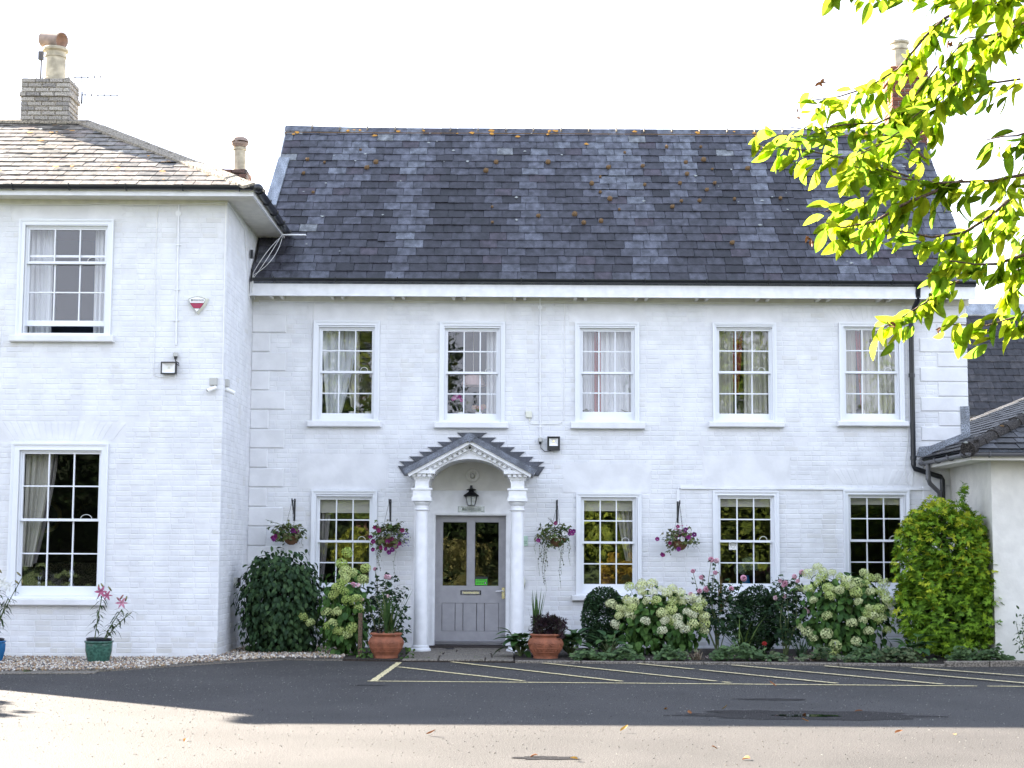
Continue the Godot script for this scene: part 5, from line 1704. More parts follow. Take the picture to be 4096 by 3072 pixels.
	part("plate", mb, M.acrylic, t)
	part("lettering", text_mesh("Reception", 0.062, "Droid Serif"), M.green_ink, t, Vector3(0, 0.0, 0.0075))
	for s in [[-1, -1], [1, -1], [1, 1], [-1, 1]]:
		mb = MB.new()
		mb.ball(Vector3(s[0] * 0.192, s[1] * 0.036, 0.006), Vector3(0.005, 0.005, 0.004), 8)
		part("screw", mb, M.green_ink, t)
	mb = MB.new()
	mb.tube([Vector3(0.150, -0.038, 0.007), Vector3(0.165, -0.03, 0.007), Vector3(0.182, -0.026, 0.007), Vector3(0.180, -0.036, 0.007), Vector3(0.166, -0.040, 0.007), Vector3(0.158, -0.034, 0.007)], 0.0014, 0.0014, 4)
	part("leaf_mark", mb, M.green_ink, t)
	# stickers inside the panes
	t = thing("hygiene_sticker", "green and black food rating sticker low in the right door pane", "sticker", Vector3(-0.455, 1.035, -0.110))
	mb = MB.new()
	mb.bx(-0.098, 0.098, -0.068, 0.068, -0.004, -0.002)
	part("backing", mb, M.ink, t)
	mb = MB.new()
	mb.bx(-0.092, 0.088, -0.062, 0.030, -0.002, 0.0)
	part("green_panel", mb, M.sticker_green, t)
	part("lettering", text_mesh("FOOD HYGIENE RATING", 0.019, "Droid Sans", true), M.ink, t, Vector3(-0.003, 0.016, 0.001)).scale = Vector3(0.72, 1, 1)
	mb = MB.new()
	mb.bx(-0.09, 0.086, -0.001, 0.001, 0, 0.001)
	part("rule", mb, M.ink, t)
	for i in 5:
		mb = MB.new()
		var r := 0.020 if i == 4 else 0.009
		mb.lathe([Vector2(r, 0), Vector2(r, 0.0015), Vector2(0, 0.0015)], 16, Transform3D(Basis(Vector3.RIGHT, PI / 2), Vector3(-0.065 + i * 0.028 + (0.012 if i == 4 else 0.0), -0.03, 0)))
		part("score_disc", mb, M.ink, t)
	part("lettering", text_mesh("5", 0.032, "Droid Sans", true), M.white_plastic, t, Vector3(0.059, -0.03, 0.003))
	t = thing("window_sticker", "small white square sticker with shield badge in the third ground window", "sticker", Vector3(3.42, 1.595, -0.096))
	mb = MB.new()
	mb.bx(-0.062, 0.062, -0.062, 0.062, 0, 0.001)
	part("backing", mb, M.white_plastic, t)
	mb = MB.new()
	mb.poly(shield(0.05, 0.048), 0.001, 0.002)
	part("shield", mb, M.ink, t)
	mb = MB.new()
	mb.poly(shield(0.045, 0.043), 0.002, 0.003)
	part("shield", mb, M.white_plastic, t)
	part("lettering", text_mesh("BRIDGER", 0.018, "Droid Sans", true), M.ink, t, Vector3(0, 0.012, 0.003))
	# door mat
	mb = MB.new()
	mb.cham(-0.43, 0.43, -0.11, 0.11, 0, 0.014, 0.004)
	var dm := part("door_mat", mb, M.black, self, Vector3(-0.56, 0.016, 0.28))
	dm.rotation.x = -PI / 2
	tag(dm, "black rubber mat on the flagstones before the door", "door mat")
	# aerials on the tall chimney
	for q in [[Vector3(-7.72, 9.0, -0.75), 0.55, 0.08, 1.05, "upright tv aerial mast behind the left chimney pot"], [Vector3(-7.05, 8.82, -0.8), 0.10, -0.04, 0.62, "short tv aerial pointing right off the tall left chimney"]]:
		t = thing("tv_aerial", q[4], "aerial", q[0], "aerials on the chimney")
		mb = MB.new()
		mb.tube([Vector3(0, -0.1, 0), Vector3(0, q[1], 0)], 0.018, 0.014, 6)
		if q[1] > 0.3: mb.box(Vector3(0.0, q[1] - 0.05, 0.02), Vector3(0.08, 0.14, 0.06))
		part("mast", mb, M.dark_metal, t)
		mb = MB.new()
		var by: float = 0.12 if q[1] > 0.3 else 0.06
		var x0 := -0.12 if q[1] > 0.3 else 0.0
		mb.tube([Vector3(x0, by - 0.01, 0), Vector3(q[3] * 0.95, by + q[2] * 0.5, 0)], 0.010, 0.008, 6)
		part("boom", mb, M.dark_metal, t)
		var k := 0
		var x: float = x0 + 0.05
		while x < q[3] * 0.95:
			mb = MB.new()
			mb.tube([Vector3(x, by - 0.085, 0.0), Vector3(x, by + 0.10, 0.0)], 0.009, 0.009, 5)
			part("element", mb, M.dark_metal, t)
			x += 0.105; k += 1

# ---------------------------------------------------------------- behind the panes
func build_interiors() -> void:
	curtain("pale sheer curtain at the left inside the first upper window", -2.99, -2.42, 3.55, 4.95, -0.30, M.sheer, -2.85, 4.0)
	curtain("narrow pale curtain in the middle of the first upper window", -2.66, -2.40, 3.55, 4.95, -0.34, M.linen, -2.40, 3.0)
	curtain("white curtain at the right inside the second upper window", -0.40, -0.18, 3.55, 4.95, -0.30, M.sheer, -99.0, 3.0)
	curtain("white curtain at the left inside the third upper window", 1.05, 1.32, 3.55, 4.95, -0.30, M.sheer, -99.0, 3.0)
	curtain("white curtain at the right inside the third upper window", 1.38, 1.90, 3.55, 4.95, -0.31, M.sheer, -99.0, 5.0)
	curtain("dark red curtain edge inside the third upper window", 1.29, 1.40, 3.55, 4.95, -0.28, M.red_cloth, -99.0, 1.5)
	curtain("cream curtain at the left inside the fourth upper window", 3.18, 3.47, 3.55, 5.0, -0.30, M.linen, -99.0, 4.0)
	curtain("cream curtain at the right inside the fourth upper window", 3.64, 4.05, 3.55, 5.0, -0.30, M.linen, -99.0, 5.0)
	curtain("dark red curtain edge inside the fourth upper window", 3.46, 3.65, 3.95, 5.0, -0.34, M.red_cloth, 3.50, 2.5)
	curtain("cream curtain at the left inside the fifth upper window", 5.15, 5.40, 3.55, 5.0, -0.30, M.linen, -99.0, 3.0)
	curtain("cream curtain at the right inside the fifth upper window", 5.50, 6.02, 3.55, 5.0, -0.30, M.linen, -99.0, 6.0)
	curtain("dark red slanting curtain edge inside the fifth upper window", 5.39, 5.47, 3.55, 5.0, -0.27, M.red_cloth, 5.54, 1.0)
	curtain("white sheer curtain at the left inside the upper wing window", -6.90, -6.58, 4.50, 6.05, 2.02, M.sheer, -99.0, 4.0)
	curtain("white sheer curtain at the right inside the upper wing window", -5.98, -5.75, 4.50, 6.05, 2.02, M.sheer, -99.0, 3.0)
	curtain("pale green curtain tied back inside the lower wing window", -6.86, -6.48, 1.25, 2.90, 2.02, M.linen, -6.88, 4.0)
	curtain("grey striped curtain edge inside the lower wing window", -6.54, -6.42, 1.30, 2.90, 1.98, M.stripe, -6.86, 3.0)
	curtain("grey striped curtain at the left of the first ground window", -3.0, -2.80, 1.0, 2.33, -0.30, M.stripe, -2.98, 3.0)
	curtain("grey striped curtain at the right of the second ground window", 1.62, 1.90, 1.35, 2.33, -0.30, M.stripe, 1.88, 3.0)
	for i in 4:
		var g: Array = LOWER[i]
		curtain("cream blind half raised inside the %s" % ["first ground window from the left", "ground window right of the porch", "third ground window", "ground window beside the big shrub"][i], g[4] - 0.03, g[5] + 0.03, g[7] - [0.20, 0.16, 0.12, 0.10][i], g[7] + 0.06, -0.22, M.linen, -99.0, 0.1, "roller_blind")
	# parlour behind the lower wing window: chimneypiece, round gilt mirror and two pewter hares
	var t := thing("mirror", "round gilt framed mirror on the parlour wall behind the lower wing window", "mirror", Vector3(-7.80, 2.03, -2.17))
	var mb := MB.new()
	var f := Basis(Vector3.RIGHT, PI / 2)
	mb.lathe([Vector2(0.27, 0), Vector2(0.28, 0.03), Vector2(0.24, 0.06), Vector2(0.205, 0.04), Vector2(0.20, 0.02)], 40, Transform3D(f, Vector3.ZERO), 0, TAU, true)
	part("frame", mb, M.gilt, t)
	mb = MB.new()
	mb.lathe([Vector2(0.20, 0.02), Vector2(0.0, 0.03)], 40, Transform3D(f, Vector3.ZERO))
	part("glass", mb, M.mirror, t)
	t = thing("chimneypiece", "carved dark chimneypiece low on the parlour wall", "fireplace", Vector3(-7.14, 0.1, -2.2))
	mb = MB.new()
	mb.bx(-1.0, 1.0, 1.08, 1.16, 0, 0.30); mb.bx(-0.94, 0.94, 1.02, 1.08, 0, 0.24)
	part("shelf", mb, M.hip, t)
	mb = MB.new()
	mb.bx(-0.9, 0.9, 0.78, 1.02, 0, 0.16); mb.bx(-0.9, -0.62, 0, 0.78, 0, 0.16); mb.bx(0.62, 0.9, 0, 0.78, 0, 0.16)
	part("surround", mb, M.hip, t)
	for q in [[-6.63, "left"], [-6.18, "right"]]:
		t = thing("hare_figure", "pewter hare figure at the %s of the lower wing window sill" % q[1], "figurine", Vector3(q[0], 0.87, 2.0), "pewter hares in the window")
		mb = MB.new()
		mb.ball(Vector3(0, 0.08, 0), Vector3(0.045, 0.08, 0.05), 12); mb.ball(Vector3(0, 0.185, 0.015), Vector3(0.03, 0.034, 0.042), 12)
		part("body", mb, M.pewter, t)
		for s in [-1, 1]:
			mb = MB.new()
			mb.ball(Vector3(s * 0.018, 0.265, -0.005), Vector3(0.011, 0.062, 0.015), 8, Basis(Vector3.BACK, -s * 0.12))
			part("ear", mb, M.pewter, t)
		t.scale = Vector3.ONE * (0.8 if q[0] < -6.4 else 1.05)
	mb = MB.new()
	mb.bx(-6.95, -5.65, 0.78, 0.87, 1.85, 2.08)
	tag(part("window_board", mb, M.hip, self), "inner window board of the lower wing window", "window board")
	# second upper window: pink pendant shade, orchid and hydrangea in pots
	t = thing("pendant_lamp", "pink cloth pendant lampshade inside the second upper window", "lamp", Vector3(-0.62, 4.12, -0.75))
	mb = MB.new()
	mb.lathe([Vector2(0.20, 0.0), Vector2(0.13, 0.16)], 24); mb.lathe([Vector2(0.125, 0.16), Vector2(0.195, 0.0)], 24)
	part("shade", mb, M.pink_shade, t)
	mb = MB.new()
	mb.tube([Vector3(0, 0.14, 0), Vector3(0, 1.38, 0)], 0.006, 0.006, 5)
	part("flex", mb, M.white_plastic, t)
	for q in [[-0.80, "orchid", "potted magenta orchid at the left of the second upper window"], [-0.52, "potted_hydrangea", "potted pink hydrangea in the middle of the second upper window"], [-2.5, "potted_plant", "broad leaved pot plant in the first upper window"], [-2.25, "potted_fern", "small bushy pot plant at the right of the first upper window"], [1.80, "potted_plant", "dark leaved pot plant at the right of the third upper window"], [1.16, "potted_rose", "wiry pot plant at the left of the third upper window"]]:
		t = thing(q[1], q[2], "potted plant", Vector3(q[0], 3.56, -0.26))
		mb = MB.new()
		mb.lathe([Vector2(0.0, 0), Vector2(0.04, 0), Vector2(0.055, 0.09), Vector2(0.058, 0.095), Vector2(0.0, 0.088)], 16)
		part("pot", mb, M.white_plastic, t)
		if q[1] == "orchid":
			mb = MB.new()
			mb.tube([Vector3(0, 0.08, 0), Vector3(-0.03, 0.28, 0), Vector3(-0.12, 0.34, 0.02)], 0.004, 0.003, 5)
			part("stem", mb, M.stem, t)
			for i in 7:
				mb = petunia_mb(0.032)
				part("blossom", mb, tinted("petal", lin(0.45, 0.05, 0.30)), t, Vector3(-0.12 + i * 0.022, 0.34 - absf(i - 3) * 0.015 + R(-0.02, 0.02), 0.03))
		elif q[1] == "potted_hydrangea":
			for i in 5:
				var o := part("flower_head", head_mb(i), tinted("petal", lin(0.40, 0.10, 0.13) if i % 2 else lin(0.45, 0.25, 0.14)), t, Vector3(-0.06 + i * 0.032, 0.14 + R(0, 0.05), R(-0.02, 0.03)))
				o.scale = Vector3.ONE * 0.05
		var lf := leaf_mb(0.13, 0.05, 0.2, 0.4).mesh()
		var l := []
		for i in 14:
			var a := TAU * i / 14 + R(-0.2, 0.2)
			l.append([look(Vector3(cos(a), R(0.4, 1.6), sin(a)), Vector3.UP, Vector3(0, 0.085, 0), R(0.6, 1.3)), i % 2])
		pieces(t, "leaf", "foliage", lf, "leaf", [lin(0.03, 0.08, 0.02), lin(0.05, 0.11, 0.03)], l, 14)
	# third ground window: a white vase of green hydrangeas on a white table
	t = thing("table", "round table with white cloth behind the third ground window", "table", Vector3(3.75, 0.05, -0.9))
	mb = MB.new()
	mb.lathe([Vector2(0.50, 0.1), Vector2(0.47, 0.78), Vector2(0.46, 0.8), Vector2(0, 0.8)], 28)
	part("cloth", mb, M.sheer, t)
	t = thing("flower_vase", "vase of pale green hydrangeas on the white table", "vase", Vector3(3.72, 0.85, -0.8))
	mb = MB.new()
	mb.lathe([Vector2(0, 0), Vector2(0.06, 0), Vector2(0.08, 0.12), Vector2(0.05, 0.25), Vector2(0.06, 0.28)], 16)
	part("vase", mb, M.glaze_blue, t)
	for i in 5:
		var o := part("flower_head", head_mb(i + 9), tinted("petal", lin(0.35, 0.48, 0.30)), t, Vector3(cos(i * 1.3) * 0.11, 0.42 + 0.07 * sin(i * 2.0), sin(i * 1.3) * 0.08))
		o.scale = Vector3.ONE * 0.10

# ---------------------------------------------------------------- pots, baskets and borders
func terracotta(at: Vector3, label: String) -> Node3D:
	var t := thing("terracotta_pot", label, "plant pot", at, "terracotta pots beside the door")
	var mb := MB.new()
	mb.lathe([Vector2(0.0, 0.0), Vector2(0.165, 0.0), Vector2(0.170, 0.02), Vector2(0.165, 0.032), Vector2(0.178, 0.06), Vector2(0.182, 0.068), Vector2(0.205, 0.105), Vector2(0.234, 0.165), Vector2(0.244, 0.215), Vector2(0.236, 0.255), Vector2(0.205, 0.295), Vector2(0.195, 0.305)], 48, Transform3D(), 0, TAU, true)
	part("bowl", mb, M.terracotta, t)
	mb = MB.new()
	mb.lathe([Vector2(0.195, 0.300), Vector2(0.205, 0.318), Vector2(0.222, 0.328), Vector2(0.225, 0.345), Vector2(0.205, 0.352), Vector2(0.19, 0.35), Vector2(0.18, 0.30)], 48, Transform3D(), 0, TAU, true)
	part("rim", mb, M.terracotta, t)
	mb = MB.new()
	mb.lathe([Vector2(0.185, 0.315), Vector2(0.0, 0.325)], 24)
	part("compost", mb, M.soil, t)
	var rad := func(y: float) -> float: return lerpf(0.205, 0.234, clampf((y - 0.105) / 0.06, 0, 1)) if y < 0.165 else (lerpf(0.234, 0.244, (y - 0.165) / 0.05) if y < 0.215 else lerpf(0.244, 0.205, (y - 0.215) / 0.08))
	for k in 8:   # swags, rosettes and a zigzag band in relief
		mb = MB.new()
		for q in [0.006, 0.0045]:
			var pts := []
			for i in 11:
				var u := i / 10.0
				var a := TAU * (k + 0.1 + 0.8 * u) / 8
				var y: float = 0.262 - 0.055 * sin(PI * u) - (0.010 - q) * 4.0
				pts.append(Vector3(sin(a), 0, cos(a)) * (rad.call(y) + 0.002) + Vector3.UP * y)
			mb.tube(pts, q, q, 6)
		for i in 5:
			var a := TAU * (k + 0.3 + 0.1 * i) / 8
			var y := 0.235 - 0.02 * sin(PI * (0.2 + 0.15 * i))
			mb.ball(Vector3(sin(a), 0, cos(a)) * rad.call(y) + Vector3.UP * y, Vector3(0.010, 0.009, 0.010), 6)
		part("swag", mb, M.terracotta, t)
		mb = MB.new()
		var a2 := TAU * k / 8
		for y in [0.265, 0.245, 0.225, 0.205, 0.19]: mb.ball(Vector3(sin(a2), 0, cos(a2)) * rad.call(y) + Vector3.UP * y, Vector3(0.009, 0.010, 0.009) * (1.2 if y > 0.24 else 0.8), 6)
		part("rosette", mb, M.terracotta, t)
	mb = MB.new()
	var zz := []
	for i in 49:
		var a := TAU * i / 48
		var y := 0.115 if i % 2 else 0.142
		zz.append(Vector3(sin(a), 0, cos(a)) * (rad.call(y) + 0.001) + Vector3.UP * y)
	mb.tube(zz, 0.005, 0.005, 5)
	for y in [0.100, 0.155]:
		var ring := []
		for i in 33: ring.append(Vector3(sin(TAU * i / 32), 0, cos(TAU * i / 32)) * rad.call(y) + Vector3.UP * y)
		mb.tube(ring, 0.005, 0.005, 5)
	part("zigzag_band", mb, M.terracotta, t)
	return t

func blade_mb(L: float, w: float, bend: float) -> MB:
	var mb := MB.new()
	var prev := []
	for i in 7:
		var t := i / 6.0
		var hw := w * 0.5 * (1.0 - pow(t, 2.2)) + 0.0008
		var c := Vector3(0, L * t * (1 - 0.25 * bend * t), bend * L * t * t * 0.8)
		var r := [c + Vector3(-hw, 0, 0.15 * hw), c, c + Vector3(hw, 0, 0.15 * hw)]
		if i:
			for s in 2: mb.quad(prev[s], prev[s + 1], r[s + 1], r[s])
		prev = r
	return mb

func blades(t: Node3D, n: int, L0: float, L1: float, w: float, bend: float, spread: float, at: Vector3, tints: Array, called := "blade") -> void:
	var vs := [blade_mb(1, w, bend * 0.5).mesh(), blade_mb(1, w, bend).mesh()]
	for i in n:
		var o := MeshInstance3D.new()
		o.name = numbered(called, t)
		o.mesh = vs[i % 2]
		o.material_override = tinted("leaf", tints[i % tints.size()])
		var s := R(L0, L1)
		o.transform = Transform3D(Basis(Vector3.UP, R(0, TAU)) * Basis(Vector3.RIGHT, R(0, spread)) * Basis.from_scale(Vector3(1, s, s)), at + Vector3(R(-0.05, 0.05), 0, R(-0.05, 0.05)))
		t.add_child(o, true)

func stems(t: Node3D, root: Vector3, tips: Array, r: float, m: Material, called := "stem", wob := 0.05) -> void:
	for p in tips:
		var mb := MB.new()
		var c: Vector3 = root.lerp(p, 0.5) + Vector3(R(-wob, wob), R(0, wob), R(-wob, wob))
		mb.tube([root + Vector3(R(-0.04, 0.04), 0, R(-0.04, 0.04)), root.lerp(c, 0.6), c, c.lerp(p, 0.55) + rv(wob * 0.2), p], r, r * 0.5, 5, false)
		part(called, mb, m, t)

func hydrangea(label: String, at: Vector3, heads: Array, z: float, zr: float, hr0: float, hr1: float, tints: Array, c: Vector3, rad: Vector3, nleaf: int, seed_: int) -> void:
	var t := thing("hydrangea", label, "shrub", at, "green white hydrangeas along the front")
	var hm := [head_mb(seed_).mesh(), head_mb(seed_ + 1).mesh(), head_mb(seed_ + 2).mesh()]
	var tips := []
	for p in heads:
		var e := clampf(1.0 - pow((p.x - c.x) / (rad.x * 1.15), 2) - pow((p.y - c.y) / (rad.y * 1.15), 2), 0.0, 1.0)
		var q := Vector3(p.x, p.y, z - 0.30 * zr + zr * sqrt(e) + R(-0.05, 0.05)) - at
		var o := MeshInstance3D.new()
		o.name = numbered("flower_head", t)
		o.mesh = hm[rng.randi() % 3]
		o.material_override = tinted("petal", tints[rng.randi() % tints.size()])
		o.transform = Transform3D(Basis.from_euler(Vector3(R(0, 0.6), R(0, TAU), R(-0.4, 0.4))).scaled(Vector3.ONE * R(hr0, hr1) * 1.1), q)
		t.add_child(o, true)
		tips.append(q)
	stems(t, Vector3(0, 0, 0), tips.slice(0, 24), 0.006, M.stem)
	foliage(t, mound(c - at, rad, nleaf, 0.5, 0.2, seed_, 0.03) + mound(c - at, rad * 0.75, nleaf / 2, 0.1, 0.2, seed_ + 1, 0.03), leaf_mb(0.125, 0.085, 0.22, 0.35, 5, 0.4).mesh(), "leaf", [lin(0.044, 0.108, 0.020), lin(0.062, 0.14, 0.028), lin(0.032, 0.082, 0.018), lin(0.082, 0.165, 0.034)], 0.7, 1.15, 0.75, 120)

func rose_bush(label: String, at: Vector3, c: Vector3, rad: Vector3, nleaf: int, blooms: Array, seed_: int, group := "pink roses along the front") -> Node3D:
	var t := thing("rose_bush", label, "rose", at, group)
	var tips := []
	var rm := [rose_mb(0.04).mesh(), rose_mb(0.033).mesh()]
	for p in blooms:
		var q: Vector3 = p - at
		var o := MeshInstance3D.new()
		o.name = numbered("rose_blossom", t)
		o.mesh = rm[rng.randi() % 2]
		o.material_override = tinted("petal", [lin(0.74, 0.42, 0.50), lin(0.80, 0.54, 0.60), lin(0.68, 0.32, 0.42)][rng.randi() % 3])
		o.transform = look(Vector3(R(-0.5, 0.5), R(0.1, 0.8), 1), Vector3.UP, q, R(0.8, 1.25))
		t.add_child(o, true)
		tips.append(q - Vector3(0, 0.01, 0.01))
	stems(t, Vector3.ZERO, tips, 0.008, M.stem, "stem", 0.12)
	var sp := whorl_mb(5, 0.045, 0.03, 0.25, seed_).mesh()
	var pts := mound(c - at, rad, nleaf, 0.35, 0.35, seed_, 0.08)
	for p in tips:
		for i in 9: pts.append([p * (1.0 - 0.05 * i) + rv(0.04) - Vector3(0, 0.03 * i, 0), rv().normalized(), 0.9])
	foliage(t, pts, sp, "leaf", [lin(0.022, 0.055, 0.022), lin(0.032, 0.075, 0.026), lin(0.018, 0.042, 0.02), lin(0.045, 0.09, 0.03)], 0.7, 1.2, 0.3)
	return t

func hosta(label: String, at: Vector3, n: int, L: float, w: float, seed_: int) -> void:
	var t := thing("hosta", label, "hosta", at, "broad leaved hostas in the border")
	var ms := [leaf_mb(L, w, 0.2, 0.5, 6, 0.42).mesh(), leaf_mb(L * 0.85, w * 0.95, 0.25, 0.8, 6, 0.42).mesh()]
	for i in n:
		var a := TAU * i / n * 2.0 + R(-0.3, 0.3) + seed_
		var e := R(0.1, 0.95)
		var d := Vector3(cos(a), e, sin(a)).normalized()
		var base := d * R(0.06, L * 0.8) + Vector3(0, R(0.0, 0.16), 0)
		var mb := MB.new()
		mb.tube([Vector3(0, 0, 0), base * 0.6 + Vector3.UP * 0.05, base + Vector3.UP * 0.06], 0.006, 0.005, 5)
		part("leaf_stalk", mb, M.stem, t)
		var o := MeshInstance3D.new()
		o.name = numbered("leaf", t)
		o.mesh = ms[i % 2]
		o.material_override = tinted("leaf", [lin(0.045, 0.10, 0.03), lin(0.06, 0.13, 0.035), lin(0.035, 0.085, 0.03)][i % 3])
		o.transform = look(d + Vector3(0, 0.1, 0), Vector3.UP, base + Vector3.UP * 0.06, R(0.8, 1.1))
		t.add_child(o, true)

func basket(label: String, at: Vector3, seed_: int, cfg: Dictionary) -> void:
	rng.seed = 900 + seed_
	# bracket first: a flat bar with a hooked arm
	var b := thing("basket_bracket", cfg.bracket, "bracket", Vector3(at.x + 0.0, 1.94, 0.0), "black iron basket brackets")
	var mb := MB.new()
	mb.cham(-0.014, 0.014, 0.0, 0.34, 0.0, 0.012, 0.003)
	for y in [0.02, 0.32]: mb.ball(Vector3(0, y, 0.012), Vector3(0.009, 0.009, 0.006), 8)
	part("wall_bar", mb, M.iron, b)
	mb = MB.new()
	mb.tube([Vector3(0, 0.06, 0.01), Vector3(0, 0.12, 0.10), Vector3(0, 0.24, 0.21), Vector3(0, 0.30, 0.27), Vector3(0, 0.335, 0.31), Vector3(0, 0.33, 0.335), Vector3(0, 0.30, 0.33), Vector3(0, 0.28, 0.31)], 0.009, 0.007, 6)
	mb.tube([Vector3(0, 0.31, 0.01), Vector3(0, 0.305, 0.15), Vector3(0, 0.31, 0.29)], 0.008, 0.008, 6)
	part("arm", mb, M.iron, b)
	var t := thing("hanging_basket", label, "hanging basket", at, "hanging baskets on the front wall")
	# woven bowl
	mb = MB.new()
	var prof := []
	for i in 9:
		var a := PI / 2 * i / 8
		prof.append(Vector2(maxf(0.004, 0.118 * sin(a)), -0.135 * cos(a)))
	mb.lathe(prof, 28, Transform3D(), 0, TAU, true)
	for r in 7:
		var a := PI / 2 * (r + 1.3) / 8
		for ph in 2:
			var ring := []
			for i in 57:
				var u := TAU * i / 56
				ring.append(Vector3(sin(u), 0, cos(u)) * (0.118 * sin(a) + 0.004 * sin(u * 14 + PI * ph + r * PI)) + Vector3.UP * (-0.135 * cos(a) + 0.004 * ph))
			mb.tube(ring, 0.007, 0.007, 5)
	part("woven_bowl", mb, M.wicker, t)
	mb = MB.new()
	mb.lathe([Vector2(0.115, -0.005), Vector2(0, 0.02)], 20)
	part("compost", mb, M.soil, t)
	for i in 3:
		mb = MB.new()
		var a := TAU * i / 3 + 0.5
		var e := Vector3(sin(a) * 0.12, 0, cos(a) * 0.12)
		var hook := Vector3(0, 1.94 + 0.285 - at.y, 0.31 - at.z)
		for k in 16: mb.box(e.lerp(hook, (k + 0.5) / 16), Vector3(0.006, 0.018, 0.003), Basis(Vector3.UP, k * PI / 2))
		mb.tube([e, hook], 0.0022, 0.0022, 4)
		part("chain", mb, M.iron, t)
	var tl := [lin(0.08, 0.13, 0.035), lin(0.12, 0.17, 0.045), lin(0.17, 0.20, 0.07), lin(0.055, 0.09, 0.03), lin(0.20, 0.19, 0.10)]
	var pts := mound(Vector3(cfg.get("dx", 0.0), 0.05, 0.03), cfg.rad * 1.12, cfg.n * 5 / 4, 0.2, 0.35, seed_, -1)
	foliage(t, pts, whorl_mb(4, 0.044, 0.028, 0.4, seed_).mesh(), "leaf", tl, 0.6, 1.25, 0.3)
	# upright or arching shoots
	for s in cfg.get("shoots", []):
		mb = MB.new()
		var pp := [Vector3(0, 0, 0.03), Vector3(s.x * 0.4, s.y * 0.7, 0.05), Vector3(s.x, s.y, 0.07)]
		mb.tube(pp, 0.004, 0.003, 5)
		part("stem", mb, M.stem, t)
		var l := []
		for i in 22:
			var u := 0.35 + 0.65 * i / 21.0
			var p: Vector3 = pp[0].lerp(pp[1], u * 2) if u < 0.5 else pp[1].lerp(pp[2], u * 2 - 1)
			l.append([look(Vector3(cos(i * 2.4), R(-0.3, 0.5), sin(i * 2.4)), Vector3.UP, p, R(0.8, 1.4)), rng.randi() % 3])
		pieces(t, "leaf", "foliage", leaf_mb(0.042, 0.024, 0.2, 0.3).mesh(), "leaf", [lin(0.08, 0.14, 0.03), lin(0.11, 0.18, 0.04), lin(0.14, 0.10, 0.03)], l, 0)
	# trailing strands
	for s in cfg.get("trails", []):
		mb = MB.new()
		var pp := []
		for i in 12:
			var u := i / 11.0
			pp.append(Vector3(s.x * (0.35 + 0.65 * minf(1, u * 2.2)) + 0.015 * sin(i * 1.3), 0.04 - (s.y + 0.04) * u * (0.4 + 0.6 * u), 0.10 * (1 - u) + 0.03 + 0.01 * sin(i * 2.0)))
		mb.tube(pp, 0.0028, 0.002, 4)
		part("trailing_stem", mb, M.stem, t)
		var l := []
		var n := int(s.y * (46 if s.z > 0 else 24))
		for i in n:
			var u := pow(float(i) / n, 0.8) * 10.99
			var p: Vector3 = pp[int(u)].lerp(pp[int(u) + 1], fmod(u, 1.0))
			l.append([look(Vector3(R(-1, 1), R(-0.6, 0.2), R(-0.3, 1)), Vector3.UP, p + rv(0.006), R(0.5, 0.95)), rng.randi() % 4])
		pieces(t, "leaf", "trailing_leaves", leaf_mb(0.036, 0.030, 0.2, 0.3).mesh(), "leaf", [lin(0.07, 0.09, 0.04), lin(0.10, 0.13, 0.06), lin(0.05, 0.07, 0.03), lin(0.15, 0.14, 0.08)], l, 0)
	# flowers
	var pm := petunia_mb(0.036).mesh()
	for fl in cfg.get("petunias", []):
		var o := MeshInstance3D.new()
		o.name = numbered("petunia", t)
		o.mesh = pm
		o.material_override = tinted("petal", [lin(0.20, 0.004, 0.13), lin(0.15, 0.004, 0.14), lin(0.24, 0.01, 0.10), lin(0.70, 0.70, 0.68)][int(fl.z)])
		o.transform = look(Vector3(R(-0.5, 0.5), R(-0.2, 0.4), 1), Vector3.UP, Vector3(fl.x, fl.y, 0.16 + R(-0.02, 0.03)), R(0.85, 1.15))
		t.add_child(o, true)
	var sm := whorl_mb(5, 0.010, 0.009, 0.3, 3).mesh()
	var l2 := []
	for i in cfg.get("small", 0):
		var c: Vector3 = cfg.small_at
		l2.append([look(Vector3(R(-0.5, 0.5), R(-0.3, 0.6), 1), Vector3.UP, c + Vector3(R(-1, 1), R(-1, 1), R(-0.3, 1)) * cfg.get("small_r", 0.09)) * Transform3D(Basis(Vector3.RIGHT, PI / 2), Vector3.ZERO), i % 2])
	if l2.size(): pieces(t, "small_flower", "small_flowers", sm, "petal", cfg.small_tints, l2, 0)

